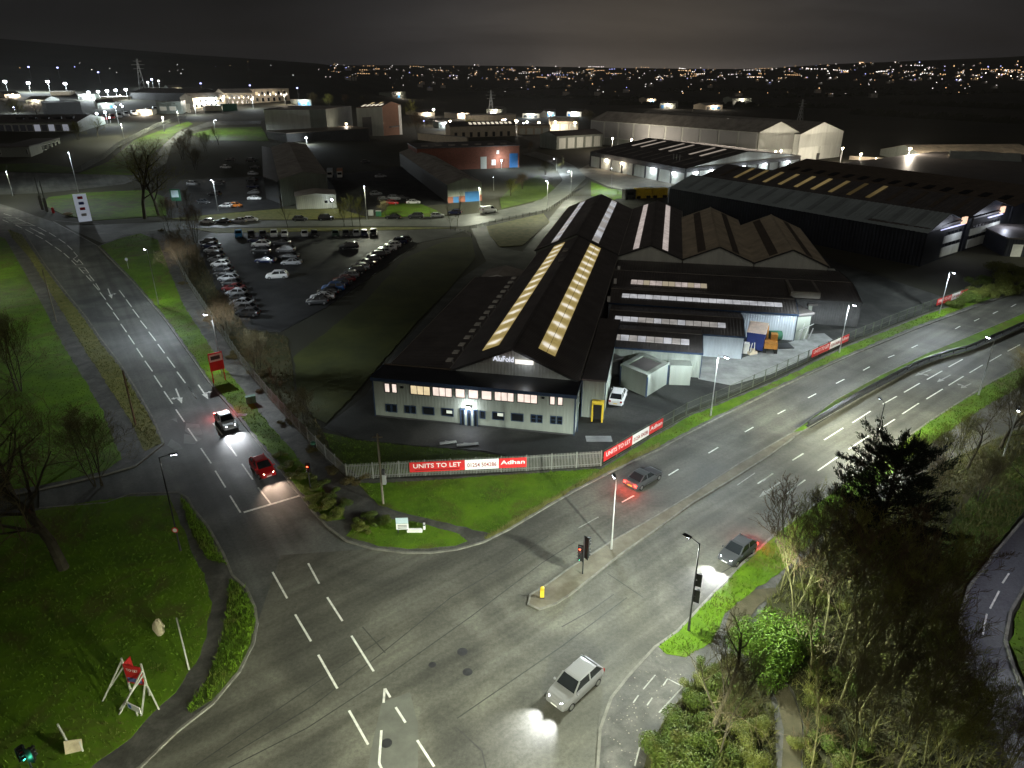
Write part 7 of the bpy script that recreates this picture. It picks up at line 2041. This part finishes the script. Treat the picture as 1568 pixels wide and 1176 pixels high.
for i in range(18):
    a_ = i / 17
    k = a_ * (len(FL) - 1)
    j = min(len(FL) - 2, int(k))
    x = FL[j][0] + (FL[j + 1][0] - FL[j][0]) * (k - j)
    y = FL[j][1] + (FL[j + 1][1] - FL[j][1]) * (k - j)
    shrub((x + (14 if i % 2 else -5), y + 2), R.uniform(.7, 1.3), f'small brownish bush by the long palisade fence, {nth[i] if i < 20 else "twenty " + nth[i - 20]} along from the estate road', mat('brown_shrub_leaf', (.10, .075, .025), .7, .3, 1.2, c2=(.05, .045, .012)), GF2, hh=.75)
# dark conifer
def conifer(base, ytop, label):
    p = G(*base)
    hh = hgt(*base, ytop)
    t = thing('conifer', label, 'tree', p)
    MB().tube((0, 0, 0), (.3, .2, hh * .92), .3, .06, 8).build('trunk', M_BARK, t)
    rg = np.random.default_rng(5)
    V, Fc = [], []
    br = MB()
    n_b = 210
    for i in range(n_b):
        f_ = .1 + .9 * (i / n_b)
        a_ = i * 2.399 + rg.normal(0, .4)
        rad = hh * (.36 * (1 - f_) ** .5 + .05) * rg.choice([.6, .8, 1.0, 1.3], p=[.2, .3, .35, .15])
        st_ = Vector((.3 * f_, .2 * f_, hh * f_ * .9))
        en = st_ + Vector((math.cos(a_) * rad, math.sin(a_) * rad, rad * rg.uniform(.1, .75)))
        br.tube(st_, en, .05, .015, 4)
        for j in range(130):
            u = .3 + .75 * rg.random() ** .6
            c = st_.lerp(en, u) + Vector(rg.normal(0, .13 + .1 * (1 - u), 3))
            d = Vector(rg.normal(0, 1, 3)) * .7 + (en - st_).normalized() * 1.0 + Vector((0, 0, .9))
            d = d.normalized() * rg.uniform(.2, .45)
            s_ = d.cross(Vector(rg.normal(0, 1, 3))).normalized() * .045
            k = len(V)
            V += [tuple(c - s_), tuple(c + s_), tuple(c + d)]
            Fc.append((k, k + 1, k + 2))
    br.build('branches', M_BARK, t)
    MB().add(V, Fc).build('crown', M_NEEDLE, t)
conifer((1322, 905), 662, 'big dark conifer standing over the near carriageway')

# ------------------------------------------------------------------ GRASS TUFTS, DEBRIS, UNDERGROWTH (uncountable)
def in_poly(px, py, poly):
    r_ = np.zeros(len(px), bool)
    n = len(poly)
    for i in range(n):
        x0, y0 = poly[i].x, poly[i].y
        x1, y1 = poly[(i + 1) % n].x, poly[(i + 1) % n].y
        c = ((y0 > py) != (y1 > py)) & (px < (x1 - x0) * (py - y0) / ((y1 - y0) if y1 != y0 else 1e-9) + x0)
        r_ ^= c
    return r_
def blades(name, items, m, seed, wd=.05, per=3):
    rg = np.random.default_rng(seed)
    allv = []
    for poly, dens, z, (h0, h1) in items:
        xs, ys = [p.x for p in poly], [p.y for p in poly]
        area = (max(xs) - min(xs)) * (max(ys) - min(ys))
        n = int(min(area * dens, 900000))
        x = rg.uniform(min(xs), max(xs), n)
        y = rg.uniform(min(ys), max(ys), n)
        dist = np.hypot(x, y)
        f = (y > 10) & (np.abs(x) < y * .85 + 10) & (rg.random(n) < np.clip(70 / dist, 0, 1) ** 1.3)
        f[f] = in_poly(x[f], y[f], poly)
        x, y = x[f], y[f]
        for _ in range(per):
            k = len(x)
            hgt_ = rg.uniform(h0, h1, k)
            a = rg.uniform(0, 2 * PI, k)
            bx, by = x + rg.normal(0, .07, k), y + rg.normal(0, .07, k)
            dx, dy = np.cos(a) * wd * .5, np.sin(a) * wd * .5
            lx, ly = rg.normal(0, .45, k) * hgt_, rg.normal(0, .45, k) * hgt_
            v = np.empty((k, 3, 3))
            v[:, 0, 0], v[:, 0, 1], v[:, 0, 2] = bx - dx, by - dy, z - .02
            v[:, 1, 0], v[:, 1, 1], v[:, 1, 2] = bx + dx, by + dy, z - .02
            v[:, 2, 0], v[:, 2, 1], v[:, 2, 2] = bx + lx, by + ly, z + hgt_
            allv.append(v)
    v = np.concatenate(allv)
    k = len(v)
    me = bpy.data.meshes.new(name)
    me.vertices.add(k * 3)
    me.vertices.foreach_set('co', v.reshape(-1))
    me.loops.add(k * 3)
    me.loops.foreach_set('vertex_index', np.arange(k * 3, dtype=np.int32))
    me.polygons.add(k)
    me.polygons.foreach_set('loop_start', np.arange(0, k * 3, 3, dtype=np.int32))
    me.update(calc_edges=True)
    me.materials.append(m)
    o = bpy.data.objects.new(name, me)
    COL.objects.link(o)
    return tag(o, kind='stuff')
for i, (mn, its) in enumerate(GR.items()):
    blades('grass', its, MATS[mn], 40 + i, .06)
blades('undergrowth', [(W(WOOD), 10, .12, (.2, .8)), (W([(995, 1140), (1030, 1085), (1080, 1030), (1120, 1000), (1165, 1040), (1185, 1085), (1190, 1200), (985, 1300)]), 14, .12, (.2, .7))], mat('undergrowth_stalks', (.12, .12, .03), .85, .3, .5, c2=(.05, .06, .012)), 60, .07)
blades('scrub_stalks', [(W([(255, 352), (300, 372), (330, 440), (380, 505), (440, 515), (448, 560), (450, 600), (490, 652), (532, 733), (460, 664), (370, 559), (290, 440)]), 5, .0, (.2, .8))], mat('scrub_stalk', (.11, .085, .035), .9, .3, .5, c2=(.05, .05, .015)), 61, .08)
# crumbs of litter and leaves by the cycle path and kerbs
rg = np.random.default_rng(70)
lt = MB()
for poly, n in ((W([(925, 1110), (940, 1075), (1000, 1000), (1060, 1020), (1000, 1130), (985, 1176), (930, 1176)]), 120), (W(GREENS[0]), 60)):
    xs, ys = [p.x for p in poly], [p.y for p in poly]
    x, y = rg.uniform(min(xs), max(xs), n * 3), rg.uniform(min(ys), max(ys), n * 3)
    f = in_poly(x, y, poly)
    for a, b in zip(x[f][:n], y[f][:n]):
        s = rg.uniform(.02, .07)
        c = rg.uniform(0, 6.28)
        lt.add([(a + s * math.cos(c), b + s * math.sin(c), .12), (a - s * math.sin(c), b + s * math.cos(c), .135), (a - s * math.cos(c), b - s * math.sin(c), .12), (a + s * math.sin(c), b - s * math.cos(c), .14)], [(0, 1, 2, 3)])
tag(lt.build('litter', mat('pale_litter', (.22, .20, .16), .8, .3, 3)), kind='stuff')

# ------------------------------------------------------------------ MORE OF THE FAR ESTATE: small sheds with lamps, each its own thing
rq = random.Random(91)
for i, (x, y, w_, cm) in enumerate(((640, 178, 26, M_CREAM), (672, 196, 22, M_GREYCLAD), (700, 182, 18, M_CREAM), (745, 176, 24, M_GREYCLAD), (800, 180, 26, M_CREAM), (832, 178, 18, M_GREYCLAD), (868, 178, 22, M_CREAM), (600, 150, 22, M_GREYCLAD), (1010, 166, 24, M_GREYCLAD), (990, 160, 14, M_CREAM), (1080, 168, 26, M_CREAM), (1120, 160, 30, M_GREYCLAD), (1340, 268, 30, M_GREYCLAD), (1375, 262, 22, M_CREAM), (1420, 272, 24, M_GREYCLAD), (1482, 278, 26, M_CREAM), (150, 166, 26, M_GREYCLAD), (210, 176, 24, M_CREAM), (120, 152, 26, M_GREYCLAD), (40, 158, 30, M_GREYCLAD), (8, 150, 24, M_CREAM), (455, 160, 22, M_GREYCLAD), (300, 146, 26, M_CREAM), (260, 142, 20, M_GREYCLAD))):
    hpx = rq.uniform(5, 9)
    f = fbuild('estate_unit', f'{"cream" if cm is M_CREAM else "grey"} small far unit, {nth[i] if i < 20 else "twenty " + nth[i - 20]} of those dotted among the far yard lamps', 'unit', (x, y), (x + w_, y + rq.uniform(-1, 1)), y - hpx, depth=rq.uniform(12, 22), roof=rq.choice(['side', 'flat', 'side']), wall=cm, roofm=rq.choice([M_GREYROOF, M_DARKROOF]), rise=2.2, group='small units of the far estate')
    for k in range(3): fpart(f, 'loading_door', f['wd'] * (.08 + k * .3), f['wd'] * (.26 + k * .3), .2, f['h'] * .62, rq.choice([M_DARKGREY, M_WHITECLAD, M_BLUEDOOR]))
    wl = rq.random() < .6
    fpart(f, 'wall_lamp', f['wd'] * .48, f['wd'] * .48 + .9, f['h'] * .72, f['h'] * .72 + .8, E_WARM if wl else E_COOL, proud=.8)
    lamp_light('POINT', f['t'], f['P'](f['wd'] * .5, -2.5, f['h'] * .75), 9000, WARM if wl else COOLB, radius=.3)

# ------------------------------------------------------------------ THE TOWNS BEYOND
rg = np.random.default_rng(80)
def town_light(mb, x, y, s, hgt_):
    z = tz(x, y)
    mb.box(x - s, x + s, y - s, y + s, z + hgt_, z + hgt_ + 2 * s)
mbs = {'w': MB(), 'o': MB(), 'b': MB()}
hs_ = {k: MB() for k in ('h',)}
def scatter(x0, x1, n, ylo, yhi, clump=0):
    for _ in range(n):
        x = rg.uniform(x0, x1)
        y = rg.uniform(ylo, yhi) if rg.random() < .7 else rg.normal((ylo + yhi) / 2, (yhi - ylo) * .25)
        for _c in range(1 + int(clump and rg.random() < .3) * int(rg.integers(1, max(2, clump + 1)))):
            d = G(x + rg.normal(0, 4) * (_c > 0), max(y, ylo))
            r = math.hypot(d.x, d.y)
            if r > 8800: continue
            s = r * .00026 * rg.choice([.5, .65, .8, 1.0, 1.35], p=[.3, .3, .2, .14, .06])
            k = rg.choice(['w', 'o', 'b'], p=[.48, .44, .08])
            town_light(mbs[k], d.x, d.y, s, rg.uniform(4, 9))
            if x > 520 and rg.random() < .4: hs_['h'].box(d.x - 5, d.x + 6, d.y + 3, d.y + 11, d.z - 1, d.z + 6)
for _ in range(46):
    x = rg.uniform(520, 1600)
    y = rg.uniform(103, 122) if x < 1180 else rg.uniform(97, 120)
    a_, b_ = G(x, y), G(x + rg.uniform(12, 40), y + rg.uniform(-1.5, 1.5))
    key = rg.choice(['w', 'o', 'b'], p=[.45, .45, .1])
    for q in range(int(rg.integers(4, 9))):
        p = a_.lerp(b_, q / 8 + rg.normal(0, .02))
        r = math.hypot(p.x, p.y)
        if r < 8800: town_light(mbs[key], p.x, p.y, r * .00026, 6)
scatter(500, 760, 70, 101, 124, 2)
scatter(760, 1180, 150, 104, 126, 3)
scatter(1180, 1568, 150, 97, 128, 3)
scatter(820, 1568, 45, 124, 150)
scatter(0, 480, 16, 100, 130)
scatter(560, 1000, 20, 124, 145)
scatter(1568, 1800, 60, 92, 125, 2)
tag(mbs['w'].build('town_lights', E_TOWNW), kind='stuff')
tag(mbs['o'].build('town_lights', E_TOWNO), kind='stuff')
tag(mbs['b'].build('town_lights', E_TOWNB), kind='stuff')
tag(hs_['h'].build('town_houses', M_GREYROOF), kind='stuff')
# hedges and field lines over the plain
hm = MB()
for x0, y0, x1, y1 in ((760, 150, 1000, 152), (900, 160, 1300, 166), (1180, 150, 1568, 142), (1000, 140, 1400, 137), (1300, 175, 1568, 190), (1380, 160, 1568, 168), (700, 140, 900, 136)):
    a_, b_ = G(x0, y0), G(x1, y1)
    n = 80
    for i in range(n):
        p = a_.lerp(b_, (i + rg.random()) / n)
        s = rg.uniform(2, 6)
        z = tz(p.x, p.y)
        hm.add([(p.x - s, p.y, z), (p.x + s, p.y + 2, z), (p.x + s * .6, p.y + 1, z + s * 1.1), (p.x - s * .4, p.y, z + s * rg.uniform(.6, 1.3))], [(0, 1, 2, 3)])
tag(hm.build('hedgerows', mat('hedgerow', (.03, .032, .018), .9, .3, .1)), kind='stuff')

# ------------------------------------------------------------------ HAZE: thin night air lit by the lamps
HZ = 0.00006
hz = MB().box(-13000, 13000, -13000, 13000, -1.2, 420).build('haze', MATS['bark'])
hm_ = bpy.data.materials.new('night_haze')
hm_.use_nodes = True
ht = hm_.node_tree
for n in list(ht.nodes):
    if n.type == 'BSDF_PRINCIPLED': ht.nodes.remove(n)
pv = ht.nodes.new('ShaderNodeVolumePrincipled')
pv.inputs['Color'].default_value = (.9, .9, .9, 1)
pv.inputs['Density'].default_value = HZ
pv.inputs['Anisotropy'].default_value = .2
ht.links.new(pv.outputs[0], [n for n in ht.nodes if n.type == 'OUTPUT_MATERIAL'][0].inputs['Volume'])
hz.data.materials[0] = hm_
tag(hz, kind='stuff')
